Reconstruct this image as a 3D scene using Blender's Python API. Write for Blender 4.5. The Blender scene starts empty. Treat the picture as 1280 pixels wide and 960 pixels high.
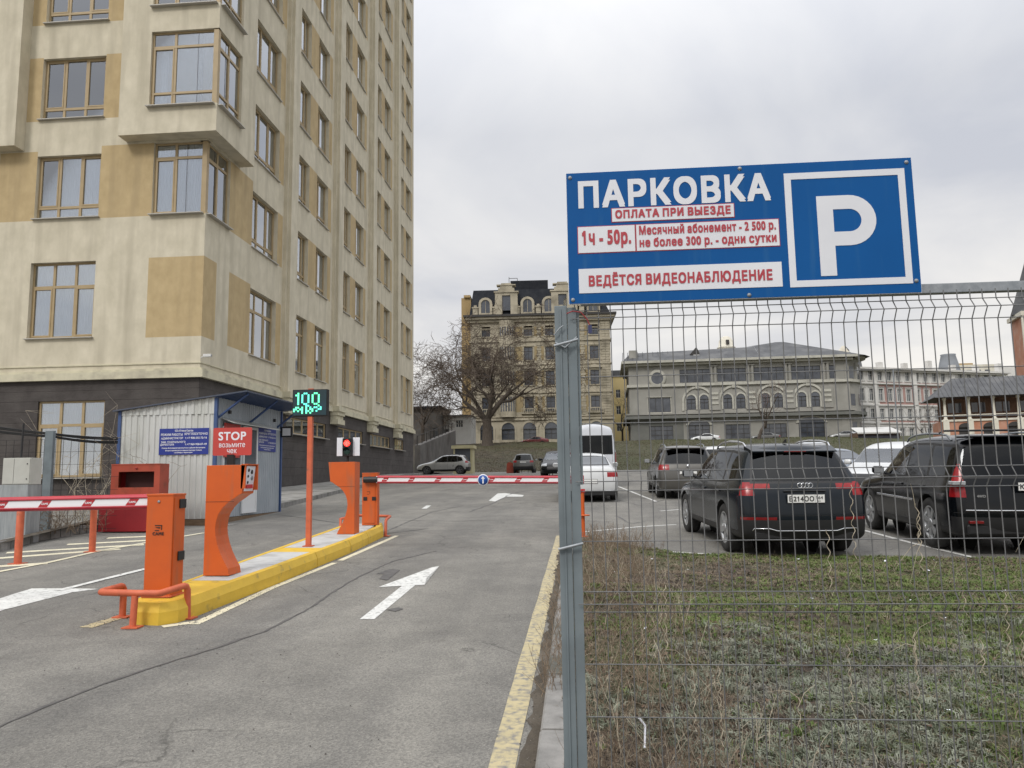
import bpy, bmesh, math, random, mathutils
import mathutils.geometry
import numpy as np
from mathutils import Vector, Matrix
from math import sin, cos, pi, tan, atan2, sqrt, radians as R
random.seed(7)
S = bpy.context.scene
COL = S.collection
# ---------------- camera ----------------
F_PX, YAW, PITCH, ROLL, EYE = 965.0, R(4.74), R(6.97), .0148, 1.6
FW = Vector((-sin(YAW)*cos(PITCH), cos(YAW)*cos(PITCH), sin(PITCH)))
R0 = Vector((cos(YAW), sin(YAW), 0)); U0 = R0.cross(FW)
RV = R0*cos(ROLL) - U0*sin(ROLL); UV = U0*cos(ROLL) + R0*sin(ROLL)
cd = bpy.data.cameras.new('camera'); cam = bpy.data.objects.new('camera', cd); COL.objects.link(cam)
cd.sensor_fit = 'HORIZONTAL'; cd.sensor_width = 36; cd.lens = 36*F_PX/1280
cd.clip_start = .05; cd.clip_end = 3000
cam.matrix_world = Matrix(((RV.x, UV.x, -FW.x, 0), (RV.y, UV.y, -FW.y, 0), (RV.z, UV.z, -FW.z, EYE), (0, 0, 0, 1)))
S.camera = cam
S.render.resolution_x, S.render.resolution_y = 1024, 768
# ---------------- sky: high overcast over a clear-sky model ----------------
SUN_EL, SUN_AZ = R(42), R(205)      # azimuth clockwise from +Y: the sun stands behind the camera, veiled by cloud
w = bpy.data.worlds.new("World"); S.world = w; w.use_nodes = True
nt = w.node_tree; N = nt.nodes; L = nt.links; N.clear()
out = N.new('ShaderNodeOutputWorld'); bg = N.new('ShaderNodeBackground'); L.new(bg.outputs[0], out.inputs[0])
sky = N.new('ShaderNodeTexSky'); sky.sky_type = 'NISHITA'; sky.sun_disc = False
sky.sun_elevation = SUN_EL; sky.sun_rotation = SUN_AZ
bg.inputs['Strength'].default_value = .1
tc = N.new('ShaderNodeTexCoord'); sep = N.new('ShaderNodeSeparateXYZ'); L.new(tc.outputs['Generated'], sep.inputs[0])
def wmath(op, a, b=None):
    m = N.new('ShaderNodeMath'); m.operation = op
    for i, v in enumerate((a, b)):
        if v is None: continue
        if isinstance(v, (int, float)): m.inputs[i].default_value = v
        else: L.new(v, m.inputs[i])
    return m.outputs[0]
# project the view direction on a cloud layer
zc = wmath('ADD', wmath('MAXIMUM', sep.outputs[2], 0.0), .22)
cx = wmath('DIVIDE', sep.outputs[0], zc); cy = wmath('DIVIDE', sep.outputs[1], zc)
comb = N.new('ShaderNodeCombineXYZ'); L.new(cx, comb.inputs[0]); L.new(cy, comb.inputs[1])
n1 = N.new('ShaderNodeTexNoise'); n1.inputs['Scale'].default_value = 1.15; n1.inputs['Detail'].default_value = 7; n1.inputs['Roughness'].default_value = .52
n1.inputs['Distortion'].default_value = .5; L.new(comb.outputs[0], n1.inputs['Vector'])
n2 = N.new('ShaderNodeTexNoise'); n2.inputs['Scale'].default_value = .45; n2.inputs['Detail'].default_value = 3; L.new(comb.outputs[0], n2.inputs['Vector'])
cr = N.new('ShaderNodeValToRGB'); L.new(n1.outputs['Fac'], cr.inputs[0])
cr.color_ramp.elements[0].position = .36; cr.color_ramp.elements[0].color = (6.3, 6.5, 7.05, 1)
cr.color_ramp.elements[1].position = .66; cr.color_ramp.elements[1].color = (9.2, 9.1, 8.95, 1)
cl2 = N.new('ShaderNodeValToRGB'); L.new(n2.outputs['Fac'], cl2.inputs[0])
cl2.color_ramp.elements[0].position = .35; cl2.color_ramp.elements[0].color = (.93, .94, .96, 1)
cl2.color_ramp.elements[1].position = .65; cl2.color_ramp.elements[1].color = (1.05, 1.045, 1.03, 1)
mulc = N.new('ShaderNodeMix'); mulc.data_type = 'RGBA'; mulc.blend_type = 'MULTIPLY'; mulc.inputs[0].default_value = 1
L.new(cr.outputs[0], mulc.inputs[6]); L.new(cl2.outputs[0], mulc.inputs[7])
# overcast layers are brighter towards the zenith and a little warm and pale near the horizon
hr = N.new('ShaderNodeValToRGB'); L.new(sep.outputs[2], hr.inputs[0])
E0 = hr.color_ramp.elements; E0[0].position = 0; E0[0].color = (1.14, 1.08, 1.0, 1)
E0[1].position = 1.0; E0[1].color = (3.0, 3.0, 3.0, 1)
for p, c in ((.16, (1.07, 1.04, 1.0, 1)), (.42, (.98, .985, 1.0, 1)), (.62, (1.5, 1.5, 1.5, 1))):
    e = E0.new(p); e.color = c
mul2 = N.new('ShaderNodeMix'); mul2.data_type = 'RGBA'; mul2.blend_type = 'MULTIPLY'; mul2.inputs[0].default_value = 1
L.new(mulc.outputs[2], mul2.inputs[6]); L.new(hr.outputs[0], mul2.inputs[7])
mixs = N.new('ShaderNodeMix'); mixs.data_type = 'RGBA'; mixs.inputs[0].default_value = .93
L.new(sky.outputs[0], mixs.inputs[6]); L.new(mul2.outputs[2], mixs.inputs[7]); L.new(mixs.outputs[2], bg.inputs['Color'])
# ---------------- veiled sun ----------------
sd = bpy.data.lights.new('sun', 'SUN'); sd.energy = 1.5; sd.angle = R(14); sd.color = (1, .96, .9)
so = bpy.data.objects.new('sun', sd); COL.objects.link(so)
sdir = Vector((sin(SUN_AZ)*cos(SUN_EL), cos(SUN_AZ)*cos(SUN_EL), sin(SUN_EL)))
so.rotation_euler = sdir.to_track_quat('Z', 'Y').to_euler(); so.location = (0, -20, 60)
# ---------------- exposure ----------------
S.view_settings.view_transform = 'Standard'; S.view_settings.look = 'None'
S.view_settings.exposure = 0; S.view_settings.gamma = 1; S.view_settings.use_curve_mapping = False
S.render.engine = 'CYCLES'; S.cycles.max_bounces = 6; S.cycles.transparent_max_bounces = 16
S.cycles.diffuse_bounces = 3; S.cycles.glossy_bounces = 3
# ---------------- terrain and survey helpers ----------------
def g(x, y):
    z = .037*y if y < 50 else 1.85+.012*(y-50)
    k = 1-min(1, max(0, (y-20)/20)); z -= .008*max(-12, min(12, x))*k
    if y > 79:
        t = min(1, (y-79)/38); z = 2.2+4.75*(t*t*(3-2*t)*.4+t*.6)-.3*min(1, max(0, y-118.5))
    return z
def ray(px, py): return FW + RV*((px-640)/F_PX) + UV*((480-py)/F_PX)
def at(px, py, Y):                      # surveyed point of the photo at a known distance along the road
    d = ray(px, py); t = Y/d.y; return Vector((d.x*t, Y, EYE+d.z*t))
def atx(px, py, X):
    d = ray(px, py); t = X/d.x; return Vector((X, d.y*t, EYE+d.z*t))
def gr(px, py, dh=0):                   # point on the ground (or dh above it)
    d = ray(px, py); t = .5
    while t < 400 and EYE+d.z*t > g(d.x*t, d.y*t)+dh: t *= 1.002
    return Vector((d.x*t, d.y*t, EYE+d.z*t))
# ---------------- object helpers ----------------
def tag(o, label=None, cat=None, group=None, kind=None):
    if label: o['label'] = label
    if cat: o['category'] = cat
    if group: o['group'] = group
    if kind: o['kind'] = kind
    return o
def empty(name, loc=(0, 0, 0), rz=0, label=None, cat=None, group=None, parent=None):
    o = bpy.data.objects.new(name, None); COL.objects.link(o); o.location = loc; o.rotation_euler = (0, 0, rz)
    o.empty_display_size = .2
    if parent: o.parent = parent
    return tag(o, label, cat, group)
KIDS = {}
def link(o, parent=None):
    COL.objects.link(o)
    if parent is not None: o.parent = parent; KIDS.setdefault(parent.name, []).append(o)
    return o
def inst(o, parent=None, loc=None, rot=None, name=None):
    c = o.copy(); 
    for k in ('label', 'category', 'group'):
        if k in c: del c[k]
    if name: c.name = name
    link(c, parent); 
    c.parent = parent
    if loc is not None: c.location = loc
    if rot is not None: c.rotation_euler = rot
    return c
def copy_tree(o, parent=None, first=True):
    c = o.copy(); link(c, parent); c.parent = parent
    for ch in list(KIDS.get(o.name, [])): copy_tree(ch, c, False)
    return c
class MB:
    def __init__(s): s.v = []; s.f = []; s.m = []; s.sm = []
    def add(s, vs, fs, mi=0, smooth=False):
        n = len(s.v); s.v += [tuple(p) for p in vs]
        for f in fs: s.f.append([n+i for i in f]); s.m.append(mi); s.sm.append(smooth)
        return s
    def quad(s, a, b, c, d, mi=0): return s.add([a, b, c, d], [(0, 1, 2, 3)], mi)
    def box(s, x0, x1, y0, y1, z0, z1, mi=0, bev=0):
        if bev:
            b = bev; vs = []; 
            for (zz, k) in ((z0, b), (z0+b, 0), (z1-b, 0), (z1, b)):
                vs += [(x0+k+ (b if k == 0 else b)*0, y0+b+k*0, zz)] if 0 else []
                e = b+k*.0 if k else 0
                pts = [(x0+b, y0+e*0+k), (x1-b, y0+k), (x1-k, y0+b), (x1-k, y1-b), (x1-b, y1-k), (x0+b, y1-k), (x0+k, y1-b), (x0+k, y0+b)]
                vs += [(p[0], p[1], zz) for p in pts]
            fs = [tuple(range(7, -1, -1)), tuple(range(24, 32))]
            for r in range(3):
                for i in range(8): j = (i+1) % 8; fs.append((r*8+i, r*8+j, r*8+8+j, r*8+8+i))
            return s.add(vs, fs, mi)
        vs = [(x0, y0, z0), (x1, y0, z0), (x1, y1, z0), (x0, y1, z0), (x0, y0, z1), (x1, y0, z1), (x1, y1, z1), (x0, y1, z1)]
        return s.add(vs, [(0, 3, 2, 1), (4, 5, 6, 7), (0, 1, 5, 4), (1, 2, 6, 5), (2, 3, 7, 6), (3, 0, 4, 7)], mi)
    def prism(s, poly, a, b, axis='y', mi=0, smooth=False):
        # poly in (u,v): axis y -> (x,z); axis x -> (y,z); axis z -> (x,y)
        def P(u, v, t): return (u, t, v) if axis == 'y' else ((t, u, v) if axis == 'x' else (u, v, t))
        n = len(poly); vs = [P(u, v, a) for u, v in poly]+[P(u, v, b) for u, v in poly]
        fs = [tuple(range(n)), tuple(range(2*n-1, n-1, -1))]+[(i, n+i, n+(i+1) % n, (i+1) % n) for i in range(n)]
        return s.add(vs, fs, mi, smooth)
    def tube(s, pts, r, n=8, mi=0, cap=True, smooth=True):
        pts = [Vector(p) for p in pts]; m = len(pts); rs = r if isinstance(r, (list, tuple)) else [r]*m
        vs = []; prev = None
        for i, p in enumerate(pts):
            t = (pts[min(i+1, m-1)]-pts[max(i-1, 0)]).normalized()
            if prev is None:
                a = Vector((0, 0, 1)) if abs(t.z) < .9 else Vector((1, 0, 0)); u = t.cross(a).normalized()
            else: u = (prev - t*prev.dot(t)).normalized()
            prev = u; w_ = t.cross(u)
            for k in range(n): vs.append(p+(u*cos(2*pi*k/n)+w_*sin(2*pi*k/n))*rs[i])
        fs = [(i*n+k, i*n+(k+1) % n, (i+1)*n+(k+1) % n, (i+1)*n+k) for i in range(m-1) for k in range(n)]
        s.add(vs, fs, mi, smooth)
        if cap: s.add(vs[:n], [tuple(range(n-1, -1, -1))], mi); s.add(vs[-n:], [tuple(range(n))], mi)
        return s
    def lathe(s, prof, c=(0, 0, 0), axis='z', n=24, mi=0, smooth=True, a0=0, a1=2*pi):
        vs = []; full = abs(a1-a0-2*pi) < 1e-4; m = n if full else n+1
        for r, h in prof:
            for k in range(m):
                a = a0+(a1-a0)*k/n; u, v = r*cos(a), r*sin(a)
                p = (u, v, h) if axis == 'z' else ((h, u, v) if axis == 'x' else (u, h, v))
                vs.append((p[0]+c[0], p[1]+c[1], p[2]+c[2]))
        fs = []
        for i in range(len(prof)-1):
            for k in range(n): j = (k+1) % m; fs.append((i*m+k, i*m+j, (i+1)*m+j, (i+1)*m+k))
        return s.add(vs, fs, mi, smooth)
    def disc(s, c, r, axis='y', n=20, mi=0):
        vs = []
        for k in range(n):
            a = 2*pi*k/n; u, v = r*cos(a), r*sin(a)
            vs.append((c[0]+u, c[1], c[2]+v) if axis == 'y' else ((c[0], c[1]+u, c[2]+v) if axis == 'x' else (c[0]+u, c[1]+v, c[2])))
        return s.add(vs, [tuple(range(n))], mi)
    def build(s, name, mats, parent=None, smooth=None, loc=None, fixn=True, bevel=0):
        me = bpy.data.meshes.new(name); me.from_pydata(s.v, [], s.f)
        mats = mats if isinstance(mats, (list, tuple)) else [mats]
        for m in mats: me.materials.append(m)
        me.polygons.foreach_set('material_index', s.m)
        me.polygons.foreach_set('use_smooth', [smooth]*len(s.f) if smooth is not None else s.sm)
        if fixn or bevel:
            bm = bmesh.new(); bm.from_mesh(me)
            if bevel: bmesh.ops.remove_doubles(bm, verts=bm.verts, dist=1e-5)
            bmesh.ops.recalc_face_normals(bm, faces=bm.faces); 
            if bevel:
                ed = [e for e in bm.edges if len(e.link_faces) == 2 and e.calc_face_angle(0) > .5]
                bmesh.ops.bevel(bm, geom=ed, offset=bevel, segments=2, profile=.7, affect='EDGES', clamp_overlap=True)
            bm.to_mesh(me); bm.free()
        me.update(); o = bpy.data.objects.new(name, me); link(o, parent)
        if loc is not None: o.location = loc
        return o
GLY = {}
def _raw(body):
    cu = bpy.data.curves.new('g', 'FONT'); cu.body = body; cu.size = 1
    o = bpy.data.objects.new('g', cu); COL.objects.link(o)
    c2 = o.to_curve(bpy.context.evaluated_depsgraph_get()); cont = []
    for sp in c2.splines:
        bp = list(sp.bezier_points); P = []
        for i, p in enumerate(bp):
            q = bp[(i+1) % len(bp)]; a, b, c, d = p.co.xy, p.handle_right.xy, q.handle_left.xy, q.co.xy
            L_ = (d-a); st = abs(L_.cross(b-a))+abs(L_.cross(c-a)) < 1e-5 or L_.length < 1e-6
            n = 1 if st else 4
            for k in range(n): t = k/n; P.append(a*(1-t)**3+b*3*t*(1-t)**2+c*3*t*t*(1-t)+d*t**3)
        P = [p for i, p in enumerate(P) if (p-P[i-1]).length > 1e-5]
        if len(P) > 2: cont.append(np.array([(p.x, p.y) for p in P]))
    o.to_curve_clear(); bpy.data.objects.remove(o); bpy.data.curves.remove(cu)
    return cont
def winding(cont, q):
    w = np.zeros(len(q), int)
    for P in cont:
        a = P[:, None, :]; b = np.roll(P, -1, 0)[:, None, :]; y = q[None, :, 1]; x = q[None, :, 0]
        cr = (b[..., 0]-a[..., 0])*(y-a[..., 1])-(x-a[..., 0])*(b[..., 1]-a[..., 1])
        w += ((a[..., 1] <= y) & (b[..., 1] > y) & (cr > 0)).sum(0)-((a[..., 1] > y) & (b[..., 1] <= y) & (cr < 0)).sum(0)
    return w
def glyph(ch, bold):
    """one letter as flat triangles, thickened and merged so that no face overlaps another; verts, faces, advance"""
    bold = round(bold, 3)
    if (ch, bold) in GLY: return GLY[(ch, bold)]
    mx = lambda c: max(float(P[:, 0].max()) for P in c)
    if ch == ' ': r = ([], [], mx(_raw('n n'))-mx(_raw('nn')))
    else:
        cont = _raw(ch); adv = mx(_raw(ch+ch))-mx(cont); sh = [(0, 0)]
        if ch == '1' and mx(cont)-min(float(P[:, 0].min()) for P in cont) < .2:
            x0 = min(float(P[:, 0].min()) for P in cont); y1 = max(float(P[:, 1].max()) for P in cont); cont.append(np.array([(x0+.02, y1), (x0+.02, y1-.13), (x0-.13, y1-.22), (x0-.13, y1-.12)])[::-1])
        if bold: sh += [(sx_*bold, sy_*bold) for sx_ in (-.75, .75) for sy_ in (-.75, .75)]
        v = []; e = []
        for dx, dy in sh:
            for P in cont:
                n = len(v); v += [Vector((float(p[0])+dx, float(p[1])+dy)) for p in P]; m_ = len(P); e += [(n+i, n+(i+1) % m_) for i in range(m_)]
        rr = mathutils.geometry.delaunay_2d_cdt(v, e, [], 0, 1e-5)
        V = np.array([(p.x, p.y) for p in rr[0]]); T = np.array([t for t in rr[2]]); C = V[T].mean(1); keep = np.zeros(len(T), bool)
        for dx, dy in sh: keep |= winding(cont, C-np.array([dx, dy])) != 0
        r = ([tuple(p) for p in V], [list(t) for t in T[keep]], adv+bold*1.3)
    GLY[(ch, bold)] = r; return r
def text_mesh(txt, size, mat, parent=None, name='lettering', loc=(0, 0, 0), rot=(pi/2, 0, 0), bold=0, sx=1, align='CENTER', ext=.0015, width=None):
    x = 0; v = []; f = []
    for ch in txt:
        gv, gf, adv = glyph(ch, bold/size); n = len(v); v += [(p[0]+x, p[1]) for p in gv]; f += [[q+n for q in t] for t in gf]; x += adv
    xs = [p[0] for p in v]; x0, x1 = min(xs), max(xs); zs = [p[1] for p in v]; zc = (min(zs)+max(zs))/2
    k = width/(x1-x0) if width else size*sx
    me = bpy.data.meshes.new(name); me.from_pydata([((p[0]-(x0+x1)/2)*k, (p[1]-zc)*size, ext) for p in v], [], f); me.materials.append(mat)
    o = bpy.data.objects.new(name, me); link(o, parent); o.location = loc; o.rotation_euler = rot
    return o
# ---------------- materials ----------------
def lin(c):
    if isinstance(c, str):
        c = [int(c[i:i+2], 16)/255 for i in (0, 2, 4)]
        c = [(x/12.92 if x <= .04045 else ((x+.055)/1.055)**2.4) for x in c]
    return (c[0], c[1], c[2], 1)
def pm(name, c1, c2=None, scale=4, detail=6, rough=.8, rough2=None, metal=0, bump=0, bscale=60, spec=.5, stretch=(1, 1, 1), c3=None, s3=.6, t3=(.5, .7), emit=None, es=1, coat=0, alpha=None, contrast=(.35, .65), tr=0, world=False, st3=None):
    m = bpy.data.materials.new(name); m.use_nodes = True; nt = m.node_tree; N = nt.nodes; L = nt.links
    b = N['Principled BSDF']; b.inputs['Base Color'].default_value = lin(c1); b.inputs['Roughness'].default_value = rough
    b.inputs['Metallic'].default_value = metal; b.inputs['Specular IOR Level'].default_value = spec; b.inputs['Coat Weight'].default_value = coat
    b.inputs['Coat Roughness'].default_value = .04
    if emit: b.inputs['Emission Color'].default_value = lin(emit); b.inputs['Emission Strength'].default_value = es
    if c2 is None and not bump: return m
    t = N.new('ShaderNodeTexCoord'); mp = N.new('ShaderNodeMapping'); mp.inputs['Scale'].default_value = stretch
    if world:
        ge = N.new('ShaderNodeNewGeometry'); L.new(ge.outputs['Position'], mp.inputs[0])
    else: L.new(t.outputs['Object'], mp.inputs[0])
    if c2 is not None:
        n = N.new('ShaderNodeTexNoise'); n.inputs['Scale'].default_value = scale; n.inputs['Detail'].default_value = detail; n.inputs['Roughness'].default_value = .6
        L.new(mp.outputs[0], n.inputs['Vector']); r = N.new('ShaderNodeValToRGB'); L.new(n.outputs['Fac'], r.inputs[0])
        r.color_ramp.elements[0].position = contrast[0]; r.color_ramp.elements[1].position = contrast[1]
        r.color_ramp.elements[0].color = lin(c1); r.color_ramp.elements[1].color = lin(c2); o = r.outputs[0]
        if c3 is not None:
            n3 = N.new('ShaderNodeTexNoise'); n3.inputs['Scale'].default_value = s3; n3.inputs['Detail'].default_value = 5; L.new(mp.outputs[0], n3.inputs['Vector'])
            if st3:
                mp3 = N.new('ShaderNodeMapping'); mp3.inputs['Scale'].default_value = st3; L.new(t.outputs['Object'], mp3.inputs[0]); L.new(mp3.outputs[0], n3.inputs['Vector'])
            r3 = N.new('ShaderNodeValToRGB'); L.new(n3.outputs['Fac'], r3.inputs[0]); r3.color_ramp.elements[0].position = t3[0]; r3.color_ramp.elements[1].position = t3[1]
            mx = N.new('ShaderNodeMix'); mx.data_type = 'RGBA'; L.new(r3.outputs[0], mx.inputs[0]); L.new(o, mx.inputs[6]); mx.inputs[7].default_value = lin(c3); o = mx.outputs[2]
        L.new(o, b.inputs['Base Color'])
        if rough2 is not None:
            mr = N.new('ShaderNodeMapRange'); L.new(n.outputs['Fac'], mr.inputs[0]); mr.inputs[1].default_value = .3; mr.inputs[2].default_value = .7
            mr.inputs[3].default_value = rough; mr.inputs[4].default_value = rough2; L.new(mr.outputs[0], b.inputs['Roughness'])
    if bump:
        nb = N.new('ShaderNodeTexNoise'); nb.inputs['Scale'].default_value = bscale; nb.inputs['Detail'].default_value = 5; L.new(mp.outputs[0], nb.inputs['Vector'])
        bp = N.new('ShaderNodeBump'); bp.inputs['Strength'].default_value = min(1, bump); bp.inputs['Distance'].default_value = .02*bump if bump < 1 else .02*bump
        L.new(nb.outputs['Fac'], bp.inputs['Height']); L.new(bp.outputs[0], b.inputs['Normal'])
    return m
def glass_mat(name, tint=(.75, .8, .82), boost=1.6, base=.03, rough=.02):
    m = bpy.data.materials.new(name); m.use_nodes = True; nt = m.node_tree; N = nt.nodes; L = nt.links; N.clear()
    o = N.new('ShaderNodeOutputMaterial'); t = N.new('ShaderNodeBsdfTransparent'); t.inputs[0].default_value = (*tint, 1)
    gl = N.new('ShaderNodeBsdfGlossy'); gl.inputs['Roughness'].default_value = rough; gl.inputs[0].default_value = (.9, .93, .97, 1)
    fr = N.new('ShaderNodeFresnel'); fr.inputs[0].default_value = 1.5
    ml = N.new('ShaderNodeMath'); ml.operation = 'MULTIPLY_ADD'; ml.use_clamp = True; L.new(fr.outputs[0], ml.inputs[0]); ml.inputs[1].default_value = boost; ml.inputs[2].default_value = base
    mx = N.new('ShaderNodeMixShader'); L.new(ml.outputs[0], mx.inputs[0]); L.new(t.outputs[0], mx.inputs[1]); L.new(gl.outputs[0], mx.inputs[2]); L.new(mx.outputs[0], o.inputs[0])
    return m
M = {}
M['glass'] = glass_mat('window_glass', tint=(.9, .93, .95), boost=2.6, base=.17)
M['glass_dark'] = glass_mat('tinted_glass', tint=(.04, .045, .05), boost=.75, base=.0)
M['glass_car'] = glass_mat('car_glass', tint=(.16, .18, .19), boost=1.5, base=.03)
M['glass_clear'] = glass_mat('clear_car_glass', tint=(.6, .65, .64), boost=1.5, base=.03)
M['far_glass'] = pm('far_window_glass', (.03, .035, .045), (.10, .11, .13), scale=.35, rough=.12, spec=.8)
M['black'] = pm('black_plastic', (.012, .012, .013), rough=.5)
M['matt_black'] = pm('matt_black', (.015, .015, .015), rough=.85)
M['white'] = pm('white_paint', (.68, .68, .66), (.6, .6, .57), scale=6, rough=.45)
M['orange'] = pm('orange_powder_coat', (.58, .100, .010), (.52, .088, .009), scale=3, rough=.42, rough2=.55, c3=(.36, .11, .045), s3=3.2, t3=(.55, .80), st3=(3, 3, .5), bump=.05, bscale=300)
M['orange_faded'] = pm('faded_orange_paint', (.58, .13, .055), (.48, .10, .045), scale=9, rough=.5, rough2=.65, c3=(.30, .10, .05), s3=14, t3=(.62, .72), bump=.1, bscale=150)
M['red'] = pm('red_paint', (.50, .02, .025), (.42, .018, .022), scale=5, rough=.4)
M['galv'] = pm('galvanised_steel', (.30, .32, .34), (.22, .24, .26), scale=30, rough=.45, metal=.3, bump=.03)
# ================= SETTING: ground, road, markings =================
def asphalt_mat():
    m = bpy.data.materials.new('worn_asphalt'); m.use_nodes = True; nt = m.node_tree; N = nt.nodes; L = nt.links; b = N['Principled BSDF']
    t = N.new('ShaderNodeTexCoord')
    def noise(sc, d=5, st=None, rg=.6, dist=0):
        n = N.new('ShaderNodeTexNoise'); n.inputs['Scale'].default_value = sc; n.inputs['Detail'].default_value = d; n.inputs['Roughness'].default_value = rg; n.inputs['Distortion'].default_value = dist
        if st:
            mp = N.new('ShaderNodeMapping'); mp.inputs['Scale'].default_value = st; L.new(t.outputs['Object'], mp.inputs[0]); L.new(mp.outputs[0], n.inputs['Vector'])
        else: L.new(t.outputs['Object'], n.inputs['Vector'])
        return n.outputs['Fac']
    def ramp(f, p0, c0, p1, c1):
        r = N.new('ShaderNodeValToRGB'); L.new(f, r.inputs[0]); e = r.color_ramp.elements; e[0].position = p0; e[0].color = lin(c0); e[1].position = p1; e[1].color = lin(c1); return r.outputs[0]
    def mul(a, b_, f=1):
        x = N.new('ShaderNodeMix'); x.data_type = 'RGBA'; x.blend_type = 'MULTIPLY'; x.inputs[0].default_value = f; L.new(a, x.inputs[6]); L.new(b_, x.inputs[7]); return x.outputs[2]
    base = ramp(noise(.35, 6, dist=.6), .28, (.160, .154, .143), .72, (.232, .224, .207))
    lane = ramp(noise(.9, 5, (1, .12, 1), dist=.4), .35, (.80, .80, .81), .65, (1.08, 1.07, 1.05))
    vor = N.new('ShaderNodeTexVoronoi'); vor.inputs['Scale'].default_value = 95; L.new(t.outputs['Object'], vor.inputs['Vector'])
    st = ramp(vor.outputs['Color'], .15, (.60, .60, .60), .95, (1.55, 1.54, 1.50))
    fine = ramp(noise(240, 3), .3, (.7, .7, .7), .7, (1.28, 1.28, 1.27))
    oil = ramp(noise(2.2, 6, dist=1.2), .66, (1, 1, 1), .78, (.80, .79, .77))
    blot = ramp(noise(1.6, 6, dist=.8), .38, (.87, .87, .87), .62, (1.06, 1.06, 1.05))
    vc = N.new('ShaderNodeTexVoronoi'); vc.feature = 'DISTANCE_TO_EDGE'; vc.inputs['Scale'].default_value = .55
    nv = N.new('ShaderNodeTexNoise'); nv.inputs['Scale'].default_value = 1.4; nv.inputs['Detail'].default_value = 6; L.new(t.outputs['Object'], nv.inputs['Vector'])
    av = N.new('ShaderNodeMix'); av.data_type = 'RGBA'; av.blend_type = 'LINEAR_LIGHT'; av.inputs[0].default_value = .55; L.new(t.outputs['Object'], av.inputs[6]); L.new(nv.outputs['Color'], av.inputs[7]); L.new(av.outputs[2], vc.inputs['Vector'])
    crk = ramp(vc.outputs['Distance'], .0, (.58, .58, .58), .010, (1, 1, 1)); msk = ramp(noise(.28, 3), .52, (1, 1, 1), .60, (0, 0, 0))
    cm = N.new('ShaderNodeMix'); cm.data_type = 'RGBA'; cm.blend_type = 'LIGHTEN'; cm.inputs[0].default_value = 1; L.new(crk, cm.inputs[6]); L.new(msk, cm.inputs[7])
    c = mul(mul(mul(mul(mul(mul(base, lane), st, .6), fine, .8), oil), blot), cm.outputs[2])
    L.new(c, b.inputs['Base Color']); b.inputs['Roughness'].default_value = .88; b.inputs['Specular IOR Level'].default_value = .35
    bp = N.new('ShaderNodeBump'); bp.inputs['Strength'].default_value = .55; bp.inputs['Distance'].default_value = .006; L.new(vor.outputs['Distance'], bp.inputs['Height'])
    bp2 = N.new('ShaderNodeBump'); bp2.inputs['Strength'].default_value = .35; bp2.inputs['Distance'].default_value = .02; L.new(noise(14, 4), bp2.inputs['Height']); L.new(bp.outputs[0], bp2.inputs['Normal']); L.new(bp2.outputs[0], b.inputs['Normal'])
    return m
M['asphalt'] = asphalt_mat()
def grid_sheet(name, xs, ys, zf, mat, smooth=True, parent=None):
    vs = [(x, y, zf(x, y)) for y in ys for x in xs]; n = len(xs)
    fs = [(j*n+i, j*n+i+1, (j+1)*n+i+1, (j+1)*n+i) for j in range(len(ys)-1) for i in range(n-1)]
    mb = MB(); mb.add(vs, fs, 0, smooth); return mb.build(name, mat, parent, fixn=False)
def frange(a, b, s):
    r = []; 
    while a < b-1e-6: r.append(a); a += s
    return r+[b]
M['terrain'] = pm('winter_turf', (.034, .028, .018), (.100, .082, .054), scale=1.6, detail=12, rough=.95, c3=(.060, .066, .026), s3=.09, t3=(.48, .66), bump=1, bscale=4)
def green_right(m):
    # the bank is greener towards the right-hand end
    nt = m.node_tree; N = nt.nodes; L = nt.links; b = N['Principled BSDF']; src = b.inputs['Base Color'].links[0].from_socket
    tc = N.new('ShaderNodeTexCoord'); sp = N.new('ShaderNodeSeparateXYZ'); L.new(tc.outputs['Object'], sp.inputs[0])
    n = N.new('ShaderNodeTexNoise'); n.inputs['Scale'].default_value = .25; n.inputs['Detail'].default_value = 8; L.new(tc.outputs['Object'], n.inputs['Vector'])
    ad = N.new('ShaderNodeMath'); ad.operation = 'MULTIPLY_ADD'; L.new(n.outputs['Fac'], ad.inputs[0]); ad.inputs[1].default_value = 46; L.new(sp.outputs[0], ad.inputs[2])
    mr = N.new('ShaderNodeMapRange'); L.new(ad.outputs[0], mr.inputs[0]); mr.inputs[1].default_value = 10; mr.inputs[2].default_value = 26; mr.inputs[3].default_value = 0; mr.inputs[4].default_value = .6
    mx = N.new('ShaderNodeMix'); mx.data_type = 'RGBA'; L.new(mr.outputs[0], mx.inputs[0]); L.new(src, mx.inputs[6]); mx.inputs[7].default_value = (.050, .056, .022, 1); L.new(mx.outputs[2], b.inputs['Base Color'])
green_right(M['terrain'])
BUMPS = [(random.uniform(.1, .6), random.uniform(.1, .6), random.uniform(0, 6)) for _ in range(6)]
def hill_z(x, y):
    if y <= 79: return g(x, y)-.03
    t = min(1, (y-79)/6); q = sum(sin(x*a+ y*b+c) for a, b, c in BUMPS)*.05
    return g(x, y)+q*t*(1 if y < 117 else .2)-.03
xs_ = frange(-1500, -200, 260)+frange(-150, -40, 22)+frange(-36, 60, 2)+frange(70, 200, 26)+frange(300, 1500, 240)
ys_ = frange(-1500, -100, 280)+frange(-60, 72, 6)+frange(75, 117, 1.5)+[118.4, 119.6, 122]+frange(126, 300, 30)+frange(400, 1800, 280)
tag(grid_sheet('ground', xs_, ys_, hill_z, M['terrain']), kind='structure')
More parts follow.
